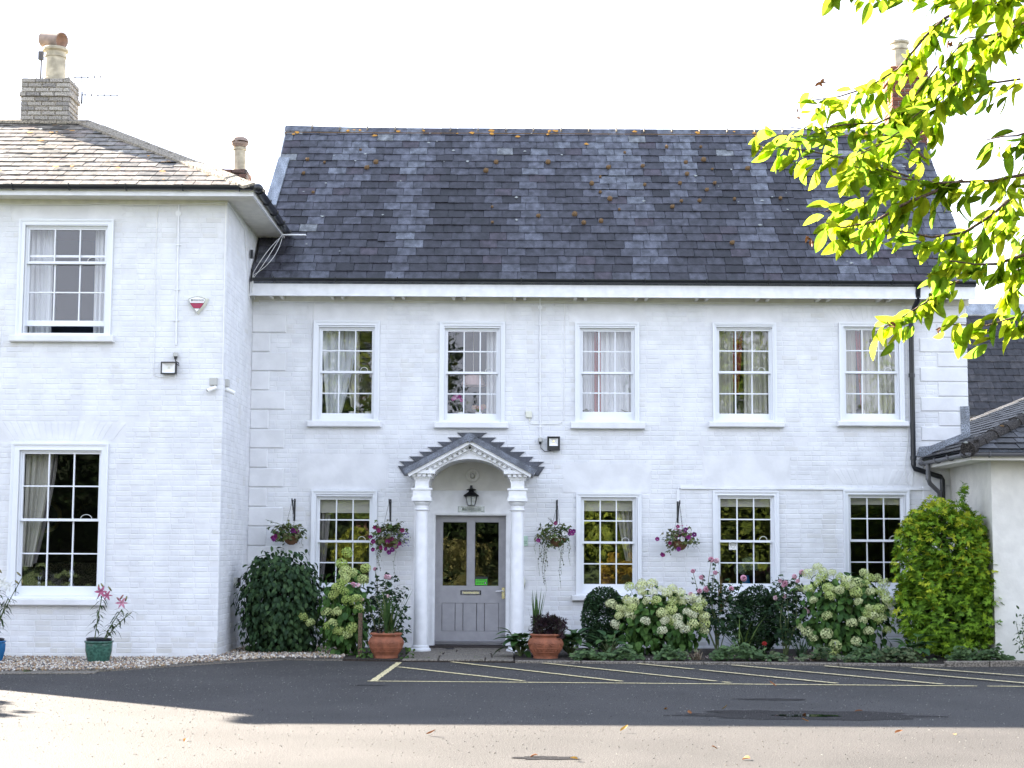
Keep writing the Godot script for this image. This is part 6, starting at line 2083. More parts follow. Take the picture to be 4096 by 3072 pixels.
func lily_plant(at: Vector3, label: String, pot_m: Material, r: float, h: float, lilies: Array, petals: Array, fluted: bool) -> void:
	var t := thing("lily_pot", label, "plant pot", at, "lilies in glazed pots by the wing")
	var mb := MB.new()
	mb.lathe([Vector2(0, 0), Vector2(r * 0.70, 0), Vector2(r * 0.74, 0.02), Vector2(r * 0.92, h * 0.55), Vector2(r * 0.94, h * 0.86), Vector2(r * 0.93, h * 0.91), Vector2(r * 1.0, h * 0.93), Vector2(r, h), Vector2(r * 0.93, h), Vector2(r * 0.88, h * 0.9)], 40, Transform3D(), 0, TAU, true)
	if fluted:
		for i in 36:
			var a := TAU * i / 36
			mb.tube([Vector3(sin(a), 0, cos(a)) * r * 0.745 + Vector3.UP * 0.02, Vector3(sin(a), 0, cos(a)) * r * 0.92 + Vector3.UP * h * 0.55, Vector3(sin(a), 0, cos(a)) * r * 0.94 + Vector3.UP * h * 0.86], 0.006, 0.006, 5)
	part("glazed_pot", mb, pot_m, t)
	mb = MB.new()
	var tr := Transform3D(Basis(Vector3.BACK, -0.04), Vector3(0, h, 0))
	mb.lathe([Vector2(r * 0.80, -0.06), Vector2(r * 0.86, 0.0), Vector2(r * 0.90, 0.03), Vector2(r * 0.85, 0.034), Vector2(r * 0.8, 0.01)], 32, tr)
	mb.lathe([Vector2(r * 0.82, 0.012), Vector2(0, 0.016)], 24, tr)
	part("inner_pot", mb, M.black, t)
	var narrow := [leaf_mb(0.12, 0.021, 0.3, 0.5, 5).mesh(), leaf_mb(0.14, 0.024, 0.3, 0.9, 5).mesh()]
	for s in lilies:
		var a := Vector3(s[0].x, h, 0.0)
		var b: Vector3 = s[1]
		mb = MB.new()
		var pp := [a, a.lerp(b, 0.35) + Vector3(0.0, 0.03, 0.01), a.lerp(b, 0.7) + Vector3(0.0, 0.02, 0.01), b]
		mb.tube(pp, 0.008, 0.006, 6)
		part("stem", mb, M.stem, t)
		for i in s[2]:
			var u: float = 0.15 + 0.85 * float(i) / s[2]
			var o := MeshInstance3D.new()
			o.name = numbered("leaf", t)
			o.mesh = narrow[i % 2]
			o.material_override = tinted("leaf", [lin(0.03, 0.06, 0.018), lin(0.045, 0.085, 0.022), lin(0.028, 0.05, 0.018)][i % 3])
			o.transform = look(Vector3(cos(i * 2.4), R(-0.1, 0.6), sin(i * 2.4)), Vector3.UP, a.lerp(b, u) + Vector3(0, 0.02, 0.01), R(0.7, 1.1))
			t.add_child(o, true)
		for fl in s[3]:
			var o := MeshInstance3D.new()
			o.name = numbered("lily_blossom" if fl.z > 0.5 else "bud", t)
			if fl.z > 0.5:
				o.mesh = lily_mb(0.085 * fl.z).mesh()
				o.material_override = tinted("petal", petals[rng.randi() % petals.size()])
				o.transform = look(Vector3(R(-0.6, 0.6), R(0.0, 0.7), 1), Vector3.UP, Vector3(fl.x, fl.y, R(0.02, 0.07)))
			else:
				var bm := MB.new()
				bm.ball(Vector3.ZERO, Vector3(0.013, 0.042, 0.013), 8)
				o.mesh = bm.mesh()
				o.material_override = tinted("petal", [lin(0.25, 0.22, 0.08), lin(0.35, 0.16, 0.14)][rng.randi() % 2])
				o.transform = Transform3D(Basis(Vector3.BACK, R(-0.9, 0.9)), Vector3(fl.x, fl.y, 0.03))
			t.add_child(o, true)

func build_planting() -> void:
	rng.seed = 11
	# dark evergreen in the corner of the wing
	var t := thing("dark_shrub", "large dark green evergreen shrub in the corner beside the wing", "shrub", Vector3(-3.33, 0, 1.3))
	stems(t, Vector3.ZERO, [Vector3(-0.4, 0.9, 0), Vector3(0.35, 0.9, 0.2), Vector3(0, 1.2, 0.1), Vector3(-0.2, 1.1, -0.2), Vector3(0.45, 0.6, 0.1), Vector3(-0.5, 0.5, 0.1)], 0.016, M.bark)
	var dl := [lin(0.030, 0.066, 0.026), lin(0.041, 0.088, 0.032), lin(0.022, 0.050, 0.022), lin(0.056, 0.105, 0.036)]
	var pts := mound(Vector3(0, 0.80, 0), Vector3(0.64, 0.74, 0.55), 3400, 0.45, 0.12, 4, 0.05) + mound(Vector3(0, 0.75, 0), Vector3(0.5, 0.6, 0.4), 1200, 0.1, 0.1, 6, 0.05) + mound(Vector3(0.03, 0.42, 0.05), Vector3(0.64, 0.50, 0.5), 1300, 0.4, 0.15, 5, 0.03)
	foliage(t, pts, leaf_mb(0.088, 0.05, 0.18, 0.35, 4).mesh(), "leaf", dl, 0.75, 1.2, 0.95, 200)
	# hydrangea beside it, tied to a stake
	hydrangea("tall hydrangea with pale green heads tied beside the dark shrub", Vector3(-2.40, 0.02, 1.7), V2L([[-2.33, 1.47], [-2.40, 1.31], [-2.34, 1.21], [-2.23, 1.19], [-2.07, 1.25], [-2.10, 1.09], [-2.33, 1.11], [-2.38, 1.04], [-2.44, 0.97], [-2.33, 0.93], [-2.49, 0.88], [-2.29, 0.80], [-2.16, 0.82], [-2.14, 0.69], [-2.43, 0.65], [-2.94, 0.56], [-2.84, 0.48], [-2.58, 0.63], [-2.54, 0.43], [-2.49, 0.49], [-2.45, 0.38], [-2.38, 0.37], [-2.28, 0.33], [-2.22, 0.42]]), 1.85, 0.3, 0.062, 0.088, [lin(0.46, 0.56, 0.15), lin(0.56, 0.64, 0.24), lin(0.38, 0.50, 0.11)], Vector3(-2.36, 0.62, 1.75), Vector3(0.36, 0.62, 0.32), 420, 21)
	var mb := MB.new()
	mb.bx(-0.028, 0.028, 0, 0.63, -0.028, 0.028)
	tag(part("stake", mb, M.wood, self, Vector3(-2.10, 0, 2.08)), "square brown timber stake standing between hydrangea and terracotta pot", "stake")
	rose_bush("pink rose bush behind the left terracotta pot", Vector3(-1.85, 0.02, 1.35), Vector3(-1.80, 0.58, 1.35), Vector3(0.36, 0.55, 0.3), 520, [Vector3(-1.96, 1.24, 1.5), Vector3(-1.80, 1.13, 1.5), Vector3(-1.76, 1.12, 1.5), Vector3(-2.22, 1.02, 1.95), Vector3(-2.16, 1.02, 1.95), Vector3(-1.74, 0.86, 1.75), Vector3(-2.10, 0.82, 1.95)], 31)
	# pots beside the door
	t = terracotta(Vector3(-1.725, 0.02, 2.25), "ornate terracotta pot planted with green sword leaves, left of the door")
	t = thing("sword_leaved_plant", "clump of green sword leaves growing in the left terracotta pot", "plant", Vector3(-1.725, 0.335, 2.25))
	blades(t, 34, 0.35, 0.76, 0.032, 0.16, 0.42, Vector3(0.04, 0, 0), [lin(0.06, 0.12, 0.03), lin(0.08, 0.15, 0.045), lin(0.05, 0.10, 0.03), lin(0.12, 0.16, 0.05)])
	blades(t, 16, 0.15, 0.30, 0.010, 0.6, 0.9, Vector3(-0.08, 0, 0.03), [lin(0.06, 0.05, 0.05), lin(0.10, 0.09, 0.06), lin(0.05, 0.03, 0.04)])
	blades(t, 14, 0.10, 0.24, 0.010, 1.3, 1.3, Vector3(0.06, 0, 0.10), [lin(0.30, 0.26, 0.17), lin(0.22, 0.17, 0.10)], "dry_blade")
	terracotta(Vector3(0.485, 0.02, 2.25), "ornate terracotta pot planted with dark purple foliage, right of the door")
	t = thing("purple_foliage_plant", "dark purple bushy plant with sword leaves in the right terracotta pot", "plant", Vector3(0.485, 0.335, 2.25))
	blades(t, 14, 0.36, 0.70, 0.034, 0.06, 0.22, Vector3(-0.12, 0, 0.02), [lin(0.06, 0.12, 0.03), lin(0.09, 0.16, 0.05), lin(0.05, 0.10, 0.03)])
	foliage(t, mound(Vector3(0.03, 0.10, 0), Vector3(0.25, 0.20, 0.2), 480, 0.2, 0.2, 6, -0.05), whorl_mb(9, 0.065, 0.012, 0.6).mesh(), "leaf", [lin(0.035, 0.018, 0.024), lin(0.05, 0.024, 0.032), lin(0.022, 0.014, 0.018), lin(0.05, 0.045, 0.03)], 0.8, 1.2, -0.4)
	rng.seed = 12
	hosta("broad leaved hosta left of the right terracotta pot", Vector3(0.14, 0.03, 1.95), 44, 0.25, 0.15, 1)
	hosta("broad leaved hosta right of the right terracotta pot", Vector3(0.84, 0.03, 1.85), 46, 0.27, 0.16, 2)
	hosta("small hosta before the first clipped box ball", Vector3(1.38, 0.03, 2.05), 24, 0.20, 0.12, 3)
	hosta("grey green hosta at the foot of the yellow green shrub", Vector3(5.55, 0.03, 2.40), 22, 0.24, 0.18, 4)
	# clipped box
	var bt := [lin(0.026, 0.060, 0.024), lin(0.037, 0.080, 0.029), lin(0.020, 0.046, 0.020), lin(0.048, 0.095, 0.034)]
	for q in [[Vector3(1.36, 0, 1.0), Vector3(0.335, 0.47, 0.33), 0.52, "clipped dark box ball under the window right of the porch", 7], [Vector3(3.60, 0, 1.0), Vector3(0.35, 0.50, 0.34), 0.52, "clipped dark box ball between the two rose bushes", 8]]:
		t = thing("box_ball", q[3], "shrub", q[0], "clipped box balls")
		mb = MB.new()
		mb.tube([Vector3.ZERO, Vector3(0.01, 0.4, 0)], 0.02, 0.015, 6)
		part("stem", mb, M.bark, t)
		foliage(t, mound(Vector3(0, q[2], 0), q[1], 5200, 0.84, 0.035, q[4], 0.02) + mound(Vector3(0, q[2], 0), q[1] * 0.8, 3200, 0.2, 0.03, q[4], 0.02), whorl_mb(5, 0.021, 0.013, 0.6).mesh(), "leaf", bt, 0.8, 1.2, 0.0)
	# big hydrangeas
	var wt := [lin(0.70, 0.74, 0.34), lin(0.76, 0.79, 0.42), lin(0.60, 0.68, 0.24), lin(0.80, 0.81, 0.54)]
	hydrangea("wide hydrangea covered in cream heads between box ball and rose", Vector3(2.1, 0.03, 1.45), V2L([[1.71, 1.00], [1.89, 1.06], [1.88, 1.00], [2.04, 1.04], [2.16, 0.97], [2.31, 0.98], [2.22, 0.92], [2.41, 0.92], [2.03, 0.93], [1.88, 0.92], [1.93, 0.81], [2.06, 0.82], [1.66, 0.81], [1.74, 0.79], [1.55, 0.70], [1.63, 0.68], [1.72, 0.72], [1.54, 0.60], [1.69, 0.61], [1.45, 0.75], [1.49, 0.47], [2.13, 0.65], [2.26, 0.70], [2.29, 0.81], [2.44, 0.79], [2.42, 0.85], [2.50, 0.83], [2.60, 0.85], [2.65, 0.80], [2.74, 0.83], [2.74, 0.76], [2.65, 0.71], [2.50, 0.66], [2.58, 0.61], [2.75, 0.59], [2.22, 0.59], [2.17, 0.54], [2.35, 0.57], [2.29, 0.52], [2.37, 0.48], [2.57, 0.48], [2.13, 0.40], [2.46, 0.42], [2.76, 0.49], [2.76, 0.38], [1.90, 0.53]]), 1.55, 0.5, 0.058, 0.086, wt, Vector3(2.13, 0.50, 1.45), Vector3(0.66, 0.46, 0.42), 760, 41)
	hydrangea("wide hydrangea with cream green heads left of the yellow green shrub", Vector3(4.85, 0.03, 1.5), V2L([[4.43, 1.29], [4.28, 1.20], [4.49, 1.24], [4.58, 1.22], [4.67, 1.17], [4.44, 1.16], [4.37, 1.07], [4.24, 0.98], [4.16, 0.99], [4.49, 1.01], [4.55, 0.99], [4.64, 0.98], [4.51, 0.90], [4.72, 1.04], [4.83, 1.03], [4.87, 0.95], [4.77, 1.11], [4.91, 1.08], [5.05, 1.22], [5.11, 1.15], [5.04, 1.07], [5.09, 0.96], [5.26, 1.15], [5.33, 1.06], [5.23, 0.96], [5.30, 0.93], [5.32, 0.85], [5.36, 0.77], [4.89, 0.82], [4.29, 0.84], [4.46, 0.62], [4.80, 0.52], [4.95, 0.56], [5.05, 0.73], [5.13, 0.71], [5.21, 0.72], [5.02, 0.65], [5.10, 0.63], [5.24, 0.60], [5.18, 0.55], [5.43, 0.65], [5.33, 0.42], [5.05, 0.41], [4.87, 0.26], [4.45, 0.37], [4.29, 0.30], [4.20, 0.39], [4.13, 0.45], [4.58, 0.21], [4.56, 0.10]]), 1.6, 0.5, 0.056, 0.088, [lin(0.60, 0.67, 0.28), lin(0.68, 0.73, 0.36), lin(0.50, 0.60, 0.18)], Vector3(4.80, 0.62, 1.5), Vector3(0.66, 0.60, 0.42), 900, 51)
	# roses between them
	rng.seed = 13
	rose_bush("tall pink rose bush between the wide hydrangea and box ball", Vector3(3.0, 0.03, 1.3), Vector3(3.03, 0.66, 1.25), Vector3(0.40, 0.42, 0.32), 620, [Vector3(2.64, 1.23, 1.3), Vector3(2.91, 1.40, 1.3), Vector3(2.98, 1.38, 1.3), Vector3(2.96, 1.21, 1.35), Vector3(3.38, 1.13, 1.3), Vector3(2.82, 0.97, 1.4), Vector3(2.72, 0.95, 1.4), Vector3(2.60, 0.90, 1.4), Vector3(3.18, 0.98, 1.4), Vector3(2.76, 1.14, 1.3)], 33)
	rose_bush("pink rose bush left of the second wide hydrangea", Vector3(3.95, 0.03, 1.4), Vector3(3.98, 0.62, 1.35), Vector3(0.30, 0.52, 0.3), 620, [Vector3(3.88, 1.10, 1.45), Vector3(3.92, 1.03, 1.47), Vector3(3.95, 1.06, 1.45), Vector3(3.93, 0.88, 1.5), Vector3(4.10, 1.16, 1.4), Vector3(4.20, 1.22, 1.42), Vector3(4.13, 1.10, 1.45), Vector3(4.21, 0.70, 1.6), Vector3(4.24, 0.67, 1.62), Vector3(3.80, 0.86, 1.5)], 35)
	t = thing("montbretia", "arching green and bronze sword leaves between rose and box ball", "plant", Vector3(3.28, 0.03, 1.75))
	blades(t, 22, 0.35, 0.75, 0.022, 0.7, 0.8, Vector3.ZERO, [lin(0.08, 0.13, 0.03), lin(0.11, 0.16, 0.04), lin(0.06, 0.10, 0.03)])
	t = thing("bronze_sword_leaves", "bronze brown upright sword leaves rising behind the tall rose", "plant", Vector3(3.10, 0.6, 1.0))
	blades(t, 9, 0.45, 0.75, 0.026, 0.05, 0.18, Vector3.ZERO, [lin(0.26, 0.15, 0.05), lin(0.20, 0.14, 0.05), lin(0.13, 0.13, 0.04)])
	t = thing("iris_clump", "dark narrow iris leaves before the second wide hydrangea", "plant", Vector3(4.05, 0.03, 2.1))
	blades(t, 26, 0.25, 0.5, 0.016, 0.5, 0.7, Vector3.ZERO, [lin(0.03, 0.06, 0.025), lin(0.04, 0.075, 0.03)])
	# yellow green mexican orange
	rng.seed = 14
	t = thing("yellow_green_shrub", "tall rounded yellow green mexican orange shrub at the right corner", "shrub", Vector3(6.15, 0.03, 1.75))
	stems(t, Vector3.ZERO, [Vector3(-0.3, 1.4, 0), Vector3(0.2, 1.8, 0), Vector3(0.4, 1.2, 0.1), Vector3(0, 2.0, 0), Vector3(-0.4, 0.8, 0.2)], 0.02, M.bark)
	var gt := [lin(0.04, 0.09, 0.012), lin(0.08, 0.17, 0.016), lin(0.12, 0.24, 0.018), lin(0.17, 0.31, 0.02), lin(0.25, 0.39, 0.022), lin(0.46, 0.52, 0.035)]
	pts = mound(Vector3(0.0, 1.30, 0), Vector3(0.75, 0.98, 0.58), 3000, 0.5, 0.10, 15, 0.05) + mound(Vector3(0.02, 1.62, 0), Vector3(0.66, 0.60, 0.5), 1700, 0.3, 0.10, 18, 0.05) + mound(Vector3(0.03, 0.68, 0.05), Vector3(0.80, 0.72, 0.6), 2500, 0.4, 0.10, 16, 0.03)
	for i in 26: pts.append([Vector3(0.30, 2.15 + i * 0.012, 0.05) + rv(0.06), rv(), 0.6])
	foliage(t, pts, whorl_mb(7, 0.066, 0.022, 0.35).mesh(), "leaf", gt, 0.75, 1.25, 0.15, 0, true)
	t = thing("edge_shrub", "thin leafy shoots at the right edge before the cream wall", "shrub", Vector3(7.12, 0.03, 2.45))
	stems(t, Vector3.ZERO, [Vector3(-0.18, 0.55, 0), Vector3(-0.1, 0.65, 0.1), Vector3(0.1, 0.7, 0), Vector3(-0.22, 0.3, 0.1), Vector3(0.2, 0.5, 0.1)], 0.007, M.stem)
	foliage(t, mound(Vector3(0.05, 0.4, 0.05), Vector3(0.30, 0.36, 0.22), 130, 0.3, 0.3, 17, 0.02), leaf_mb(0.075, 0.03, 0.2, 0.3).mesh(), "leaf", [lin(0.05, 0.11, 0.03), lin(0.035, 0.08, 0.025)], 0.7, 1.2, 0.2)
	# low edging plants, a mat of leaves along the border front with a few that stand out
	rng.seed = 15
	var l := []
	var fe := FastNoiseLite.new()
	fe.seed = 12; fe.frequency = 1.6
	while l.size() < 2300:
		var x := R(0.85, 6.85)
		var zz := 2.72 - R(0, 0.6) * R(0.2, 1.0) + (0.12 if x > 4.5 and x < 6.2 else 0.0)
		var clump := fe.get_noise_2d(x, zz * 0.6)
		if clump < -0.16: continue
		var hh := (0.05 + 0.34 * maxf(0.0, clump + 0.1)) * R(0.15, 1.0)
		if x > 2.4 and x < 2.75 and rng.randf() < 0.85: continue
		if x > 3.9 and x < 4.15 and rng.randf() < 0.7: continue
		l.append([look(Vector3(R(-1, 1), R(-0.2, 0.6), R(-0.3, 1)), Vector3(R(-0.4, 0.4), 1, 0.4), Vector3(x, 0.04 + hh, zz), R(0.5, 1.35)), clampi(int(2.0 + 3.0 * fe.get_noise_2d(x * 0.6 + 9, 3.0) + R(-1, 1)), 0, 3)])
	t = thing("edging_plants", "low mat of green geranium leaves along the front of the border", "ground cover")
	t.set_meta("kind", "stuff")
	pieces(t, "leaf", "foliage", leaf_mb(0.065, 0.062, 0.15, 0.4, 4).mesh(), "leaf", [lin(0.07, 0.125, 0.045), lin(0.10, 0.165, 0.06), lin(0.05, 0.09, 0.035), lin(0.12, 0.15, 0.07)], l, 0)
	for q in [[Vector3(1.02, 0.03, 2.5), "silver lambs ear at the left end of the border front"], [Vector3(1.35, 0.03, 2.45), "silver lambs ear before the small hosta"]]:
		t = thing("lambs_ear", q[1], "plant", q[0], "silver leaved plants")
		var ll := []
		for i in 22: ll.append([look(Vector3(cos(i * 2.4), R(0.2, 1.4), sin(i * 2.4)), Vector3.UP, Vector3(0, 0.01, 0), R(0.8, 1.3)), i % 2])
		pieces(t, "leaf", "foliage", leaf_mb(0.11, 0.032, 0.2, 0.4).mesh(), "leaf", [lin(0.20, 0.25, 0.22), lin(0.27, 0.31, 0.28)], ll, 22)
	for q in [[Vector3(2.55, 0.03, 2.45), "dry straw tuft before the wide hydrangea"], [Vector3(4.15, 0.03, 2.5), "dry straw tuft before the second rose bush"]]:
		t = thing("dry_tuft", q[1], "dry grass", q[0], "dry tufts in the border")
		blades(t, 70, 0.10, 0.22, 0.008, 0.9, 1.1, Vector3.ZERO, [lin(0.30, 0.23, 0.15), lin(0.22, 0.16, 0.10), lin(0.38, 0.31, 0.22)])
	t = thing("red_flower", "single red geranium flower low in the border front", "flower", Vector3(3.47, 0.03, 2.5))
	mb = MB.new()
	mb.tube([Vector3.ZERO, Vector3(0.005, 0.21, 0)], 0.004, 0.004, 5)
	part("stem", mb, M.stem, t)
	part("flower_head", head_mb(77), tinted("petal", lin(0.42, 0.01, 0.008)), t, Vector3(0.005, 0.23, 0)).scale = Vector3.ONE * 0.036
	t = thing("dead_blooms", "pale fallen petals and litter on the border soil", "leaf litter")
	t.set_meta("kind", "stuff")
	l = []
	for i in 260: l.append([Transform3D(Basis.from_euler(rv(3)), Vector3(R(1.0, 5.5), 0.042, R(1.9, 2.7))), rng.randi() % 3])
	pieces(t, "petal", "petals", leaf_mb(0.03, 0.02).mesh(), "leaf", [lin(0.40, 0.30, 0.26), lin(0.22, 0.15, 0.08), lin(0.5, 0.42, 0.40)], l, 0)
	for q in [[Vector3(-1.42, 0.02, 2.35), 30], [Vector3(-2.0, 0.03, 2.3), 40], [Vector3(-2.6, 0.03, 2.2), 24]]:
		t = thing("green_weed", ["bright green weed at the right foot of the left pot", "leafy weed between stake and left pot", "leafy weed under the dark shrub"][[30, 40, 24].find(q[1])], "weed", q[0], "weeds at the wall foot")
		foliage(t, mound(Vector3(0, 0.06, 0), Vector3(0.11, 0.09, 0.10), q[1], 0.2, 0.2, 3, 0.0), leaf_mb(0.05, 0.04, 0.2, 0.3).mesh(), "leaf", [lin(0.09, 0.17, 0.03), lin(0.06, 0.12, 0.03)], 0.7, 1.2, 0.0)
	# tufts of grass between the flagstones
	var tuft := 0
	for q in [[-1.16, 2.3], [-0.45, 2.2], [-0.42, 2.55], [-6.4, 4.72], [-6.9, 5.1], [-5.9, 4.8]]:
		t = thing("grass_tuft", "tiny grass tuft " + ["near the left porch column", "in the middle of the entrance flagstones", "at the road edge of the entrance flagstones", "left of the green pot by the gravel edge", "on the leftmost flagstone by the drive", "nearest the green pot at the gravel edge"][tuft], "grass tuft", Vector3(q[0], 0.01, q[1]), "grass tufts in flagstone joints")
		tuft += 1
		blades(t, 14, 0.03, 0.07, 0.006, 0.8, 1.0, Vector3.ZERO, [lin(0.09, 0.15, 0.04), lin(0.12, 0.17, 0.05)])

	# lilies by the wing
	rng.seed = 16
	lily_plant(Vector3(-5.455, 0.012, 3.2), "green glazed pot with two leaning pink lilies before the wing", M.glaze_green, 0.19, 0.285, [[Vector2(-0.06, 0), Vector3(0.03, 0.88, 0.02), 34, [Vector3(0.02, 0.93, 1.0), Vector3(0.10, 0.88, 0.85), Vector3(0.03, 1.01, 0.1), Vector3(0.13, 0.97, 0.1), Vector3(-0.02, 0.99, 0.1)]], [Vector2(0.06, 0), Vector3(0.30, 0.70, 0.03), 40, [Vector3(0.30, 0.78, 0.95), Vector3(0.25, 0.83, 0.1), Vector3(0.35, 0.84, 0.1), Vector3(0.29, 0.86, 0.1)]], [Vector2(0.07, 0), Vector3(0.42, 0.66, 0.0), 22, []]], [lin(0.45, 0.12, 0.22), lin(0.52, 0.22, 0.30)], false)
	lily_plant(Vector3(-6.86, 0.012, 3.3), "blue fluted pot with white lilies at the left edge", M.glaze_blue, 0.20, 0.285, [[Vector2(-0.03, 0), Vector3(0.12, 0.95, 0.05), 44, [Vector3(0.14, 1.03, 1.2), Vector3(0.05, 1.10, 1.1), Vector3(0.24, 0.99, 1.0), Vector3(0.10, 1.20, 0.1), Vector3(0.35, 1.16, 0.1), Vector3(0.40, 1.05, 0.1), Vector3(0.33, 1.05, 0.1)]], [Vector2(0.05, 0), Vector3(0.22, 0.85, 0.02), 40, []], [Vector2(0.0, 0), Vector3(0.38, 1.10, 0.0), 14, []]], [lin(0.78, 0.78, 0.74), lin(0.72, 0.72, 0.66)], true)

	# hanging baskets
	basket("basket of purple petunias with yellowing fuchsia shoot, over the dark shrub", Vector3(-3.335, 1.71, 0.31), 1, {"bracket": "black iron bracket over the dark shrub", "rad": Vector3(0.24, 0.13, 0.16), "n": 230, "dx": -0.04, "shoots": [Vector3(-0.38, 0.24, 0), Vector3(-0.20, 0.14, 0), Vector3(0.02, 0.14, 0)], "trails": [Vector3(0.17, 0.16, 1), Vector3(0.12, 0.12, 1)], "petunias": [Vector3(-0.26, -0.03, 0), Vector3(-0.22, -0.02, 0), Vector3(-0.24, -0.06, 1), Vector3(0.05, 0.08, 1), Vector3(0.10, 0.07, 0), Vector3(-0.20, 0.03, 0)], "small": 26, "small_at": Vector3(-0.02, 0.13, 0.05), "small_tints": [lin(0.75, 0.75, 0.72), lin(0.7, 0.7, 0.65)]})
	basket("full basket of magenta petunias trailing left of the porch", Vector3(-1.86, 1.68, 0.31), 2, {"bracket": "black iron bracket left of the porch", "rad": Vector3(0.27, 0.20, 0.19), "n": 260, "shoots": [Vector3(0.22, 0.26, 0), Vector3(0.10, 0.20, 0), Vector3(-0.10, 0.18, 0), Vector3(-0.02, 0.22, 0)], "trails": [Vector3(-0.15, 0.42, 1), Vector3(-0.11, 0.36, 1), Vector3(-0.18, 0.34, 1), Vector3(-0.13, 0.50, 1), Vector3(0.10, 0.62, 0)], "petunias": [Vector3(-0.26, 0.02, 0), Vector3(-0.22, -0.05, 0), Vector3(-0.22, -0.17, 0), Vector3(-0.10, -0.14, 2), Vector3(-0.03, -0.16, 0), Vector3(0.07, -0.17, 1), Vector3(0.13, -0.12, 0), Vector3(0.18, -0.08, 2), Vector3(0.0, -0.05, 0), Vector3(0.06, -0.01, 2), Vector3(0.02, -0.21, 1), Vector3(-0.14, 0.12, 2), Vector3(0.22, 0.12, 2), Vector3(-0.20, 0.16, 2)], "small": 60, "small_at": Vector3(0.22, -0.02, 0.06), "small_r": 0.10, "small_tints": [lin(0.18, 0.12, 0.45), lin(0.25, 0.18, 0.5)]})
	basket("wicker basket with long trailing stems right of the porch", Vector3(0.70, 1.70, 0.31), 3, {"bracket": "black iron bracket right of the porch", "rad": Vector3(0.25, 0.15, 0.17), "n": 190, "dx": -0.08, "shoots": [Vector3(-0.14, 0.30, 0), Vector3(-0.06, 0.16, 0), Vector3(0.12, 0.12, 0), Vector3(-0.20, 0.10, 0)], "trails": [Vector3(-0.20, 0.50, 1), Vector3(-0.24, 0.40, 1), Vector3(-0.16, 0.44, 1), Vector3(-0.21, 0.72, 1), Vector3(-0.28, 0.58, 0), Vector3(-0.18, 0.80, 0), Vector3(0.04, 0.76, 0), Vector3(0.08, 0.42, 1), Vector3(0.05, 0.55, 0), Vector3(0.18, 0.42, 0), Vector3(0.17, 0.20, 1), Vector3(-0.34, 0.25, 0)], "petunias": [Vector3(0.19, 0.11, 0), Vector3(0.22, 0.07, 0), Vector3(0.24, 0.10, 1), Vector3(0.18, 0.06, 1), Vector3(-0.29, -0.04, 0), Vector3(0.10, 0.07, 3), Vector3(-0.03, 0.22, 2)], "small": 24, "small_at": Vector3(-0.02, 0.03, 0.12), "small_tints": [lin(0.7, 0.72, 0.55), lin(0.75, 0.75, 0.7)]})
	basket("shallow basket of pink verbena and white flowers between ground windows", Vector3(2.56, 1.66, 0.31), 4, {"bracket": "black iron bracket between two ground windows", "rad": Vector3(0.23, 0.14, 0.17), "n": 170, "shoots": [Vector3(-0.06, 0.20, 0), Vector3(0.05, 0.20, 0), Vector3(-0.28, 0.02, 0), Vector3(-0.22, -0.16, 0), Vector3(0.30, -0.02, 0)], "trails": [Vector3(0.20, 0.12, 1), Vector3(-0.16, 0.22, 1), Vector3(0.26, 0.12, 1), Vector3(-0.05, 0.16, 1)], "petunias": [Vector3(-0.36, 0.03, 0), Vector3(-0.27, -0.21, 2), Vector3(-0.29, -0.20, 0), Vector3(-0.17, -0.03, 2), Vector3(0.11, 0.06, 0), Vector3(0.20, 0.10, 1), Vector3(0.12, 0.15, 3), Vector3(-0.05, 0.22, 2), Vector3(0.07, 0.17, 1), Vector3(-0.04, -0.12, 1), Vector3(0.02, 0.03, 3)], "small": 60, "small_at": Vector3(0.03, 0.12, 0.07), "small_r": 0.12, "small_tints": [lin(0.45, 0.06, 0.22), lin(0.55, 0.2, 0.35)]})

	# fallen leaves on the tarmac
	rng.seed = 17
	var k := 0
	for q in [[1.53, 8.78], [1.69, 9.28], [2.04, 8.86], [3.39, 8.94], [2.69, 9.89], [3.25, 10.76], [3.73, 10.87], [0.21, 12.3], [1.78, 12.42], [1.58, 11.72], [0.93, 10.73], [2.75, 9.28], [-2.6, 11.4], [3.0, 6.3], [0.5, 12.5], [-0.7, 11.0]]:
		mb = leaf_mb(R(0.06, 0.10), R(0.03, 0.05), R(0.2, 0.8), R(-0.6, 0.6), 5)
		var o := part("fallen_leaf", mb, tinted("leaf", [lin(0.38, 0.16, 0.03), lin(0.30, 0.11, 0.03), lin(0.42, 0.26, 0.06), lin(0.20, 0.08, 0.03)][k % 4]), self, Vector3(q[0], 0.016, q[1]))
		o.rotation = Vector3(R(-0.2, 0.2), R(0, TAU), R(-0.3, 0.3))
		var w: String = ["left of the damp patch in the shade", "at the left tip of the damp patch", "on the upper edge of the damp patch", "at the right end of the damp patch", "on the shadow line below the puddle", "in the sun right of centre", "farthest right in the sun", "on the dark spot at the bottom edge", "low in the sun right of the dark spot", "in the sun under the porch line", "just below the shadow line near the middle", "floating in the puddle", "in the sun at the left", "beside the yellow box line", "right beside the dark spot at the bottom", "in the sun left of centre"][k]
		tag(o, "curled brown fallen leaf " + w, "leaf", "fallen leaves on the drive")
		k += 1

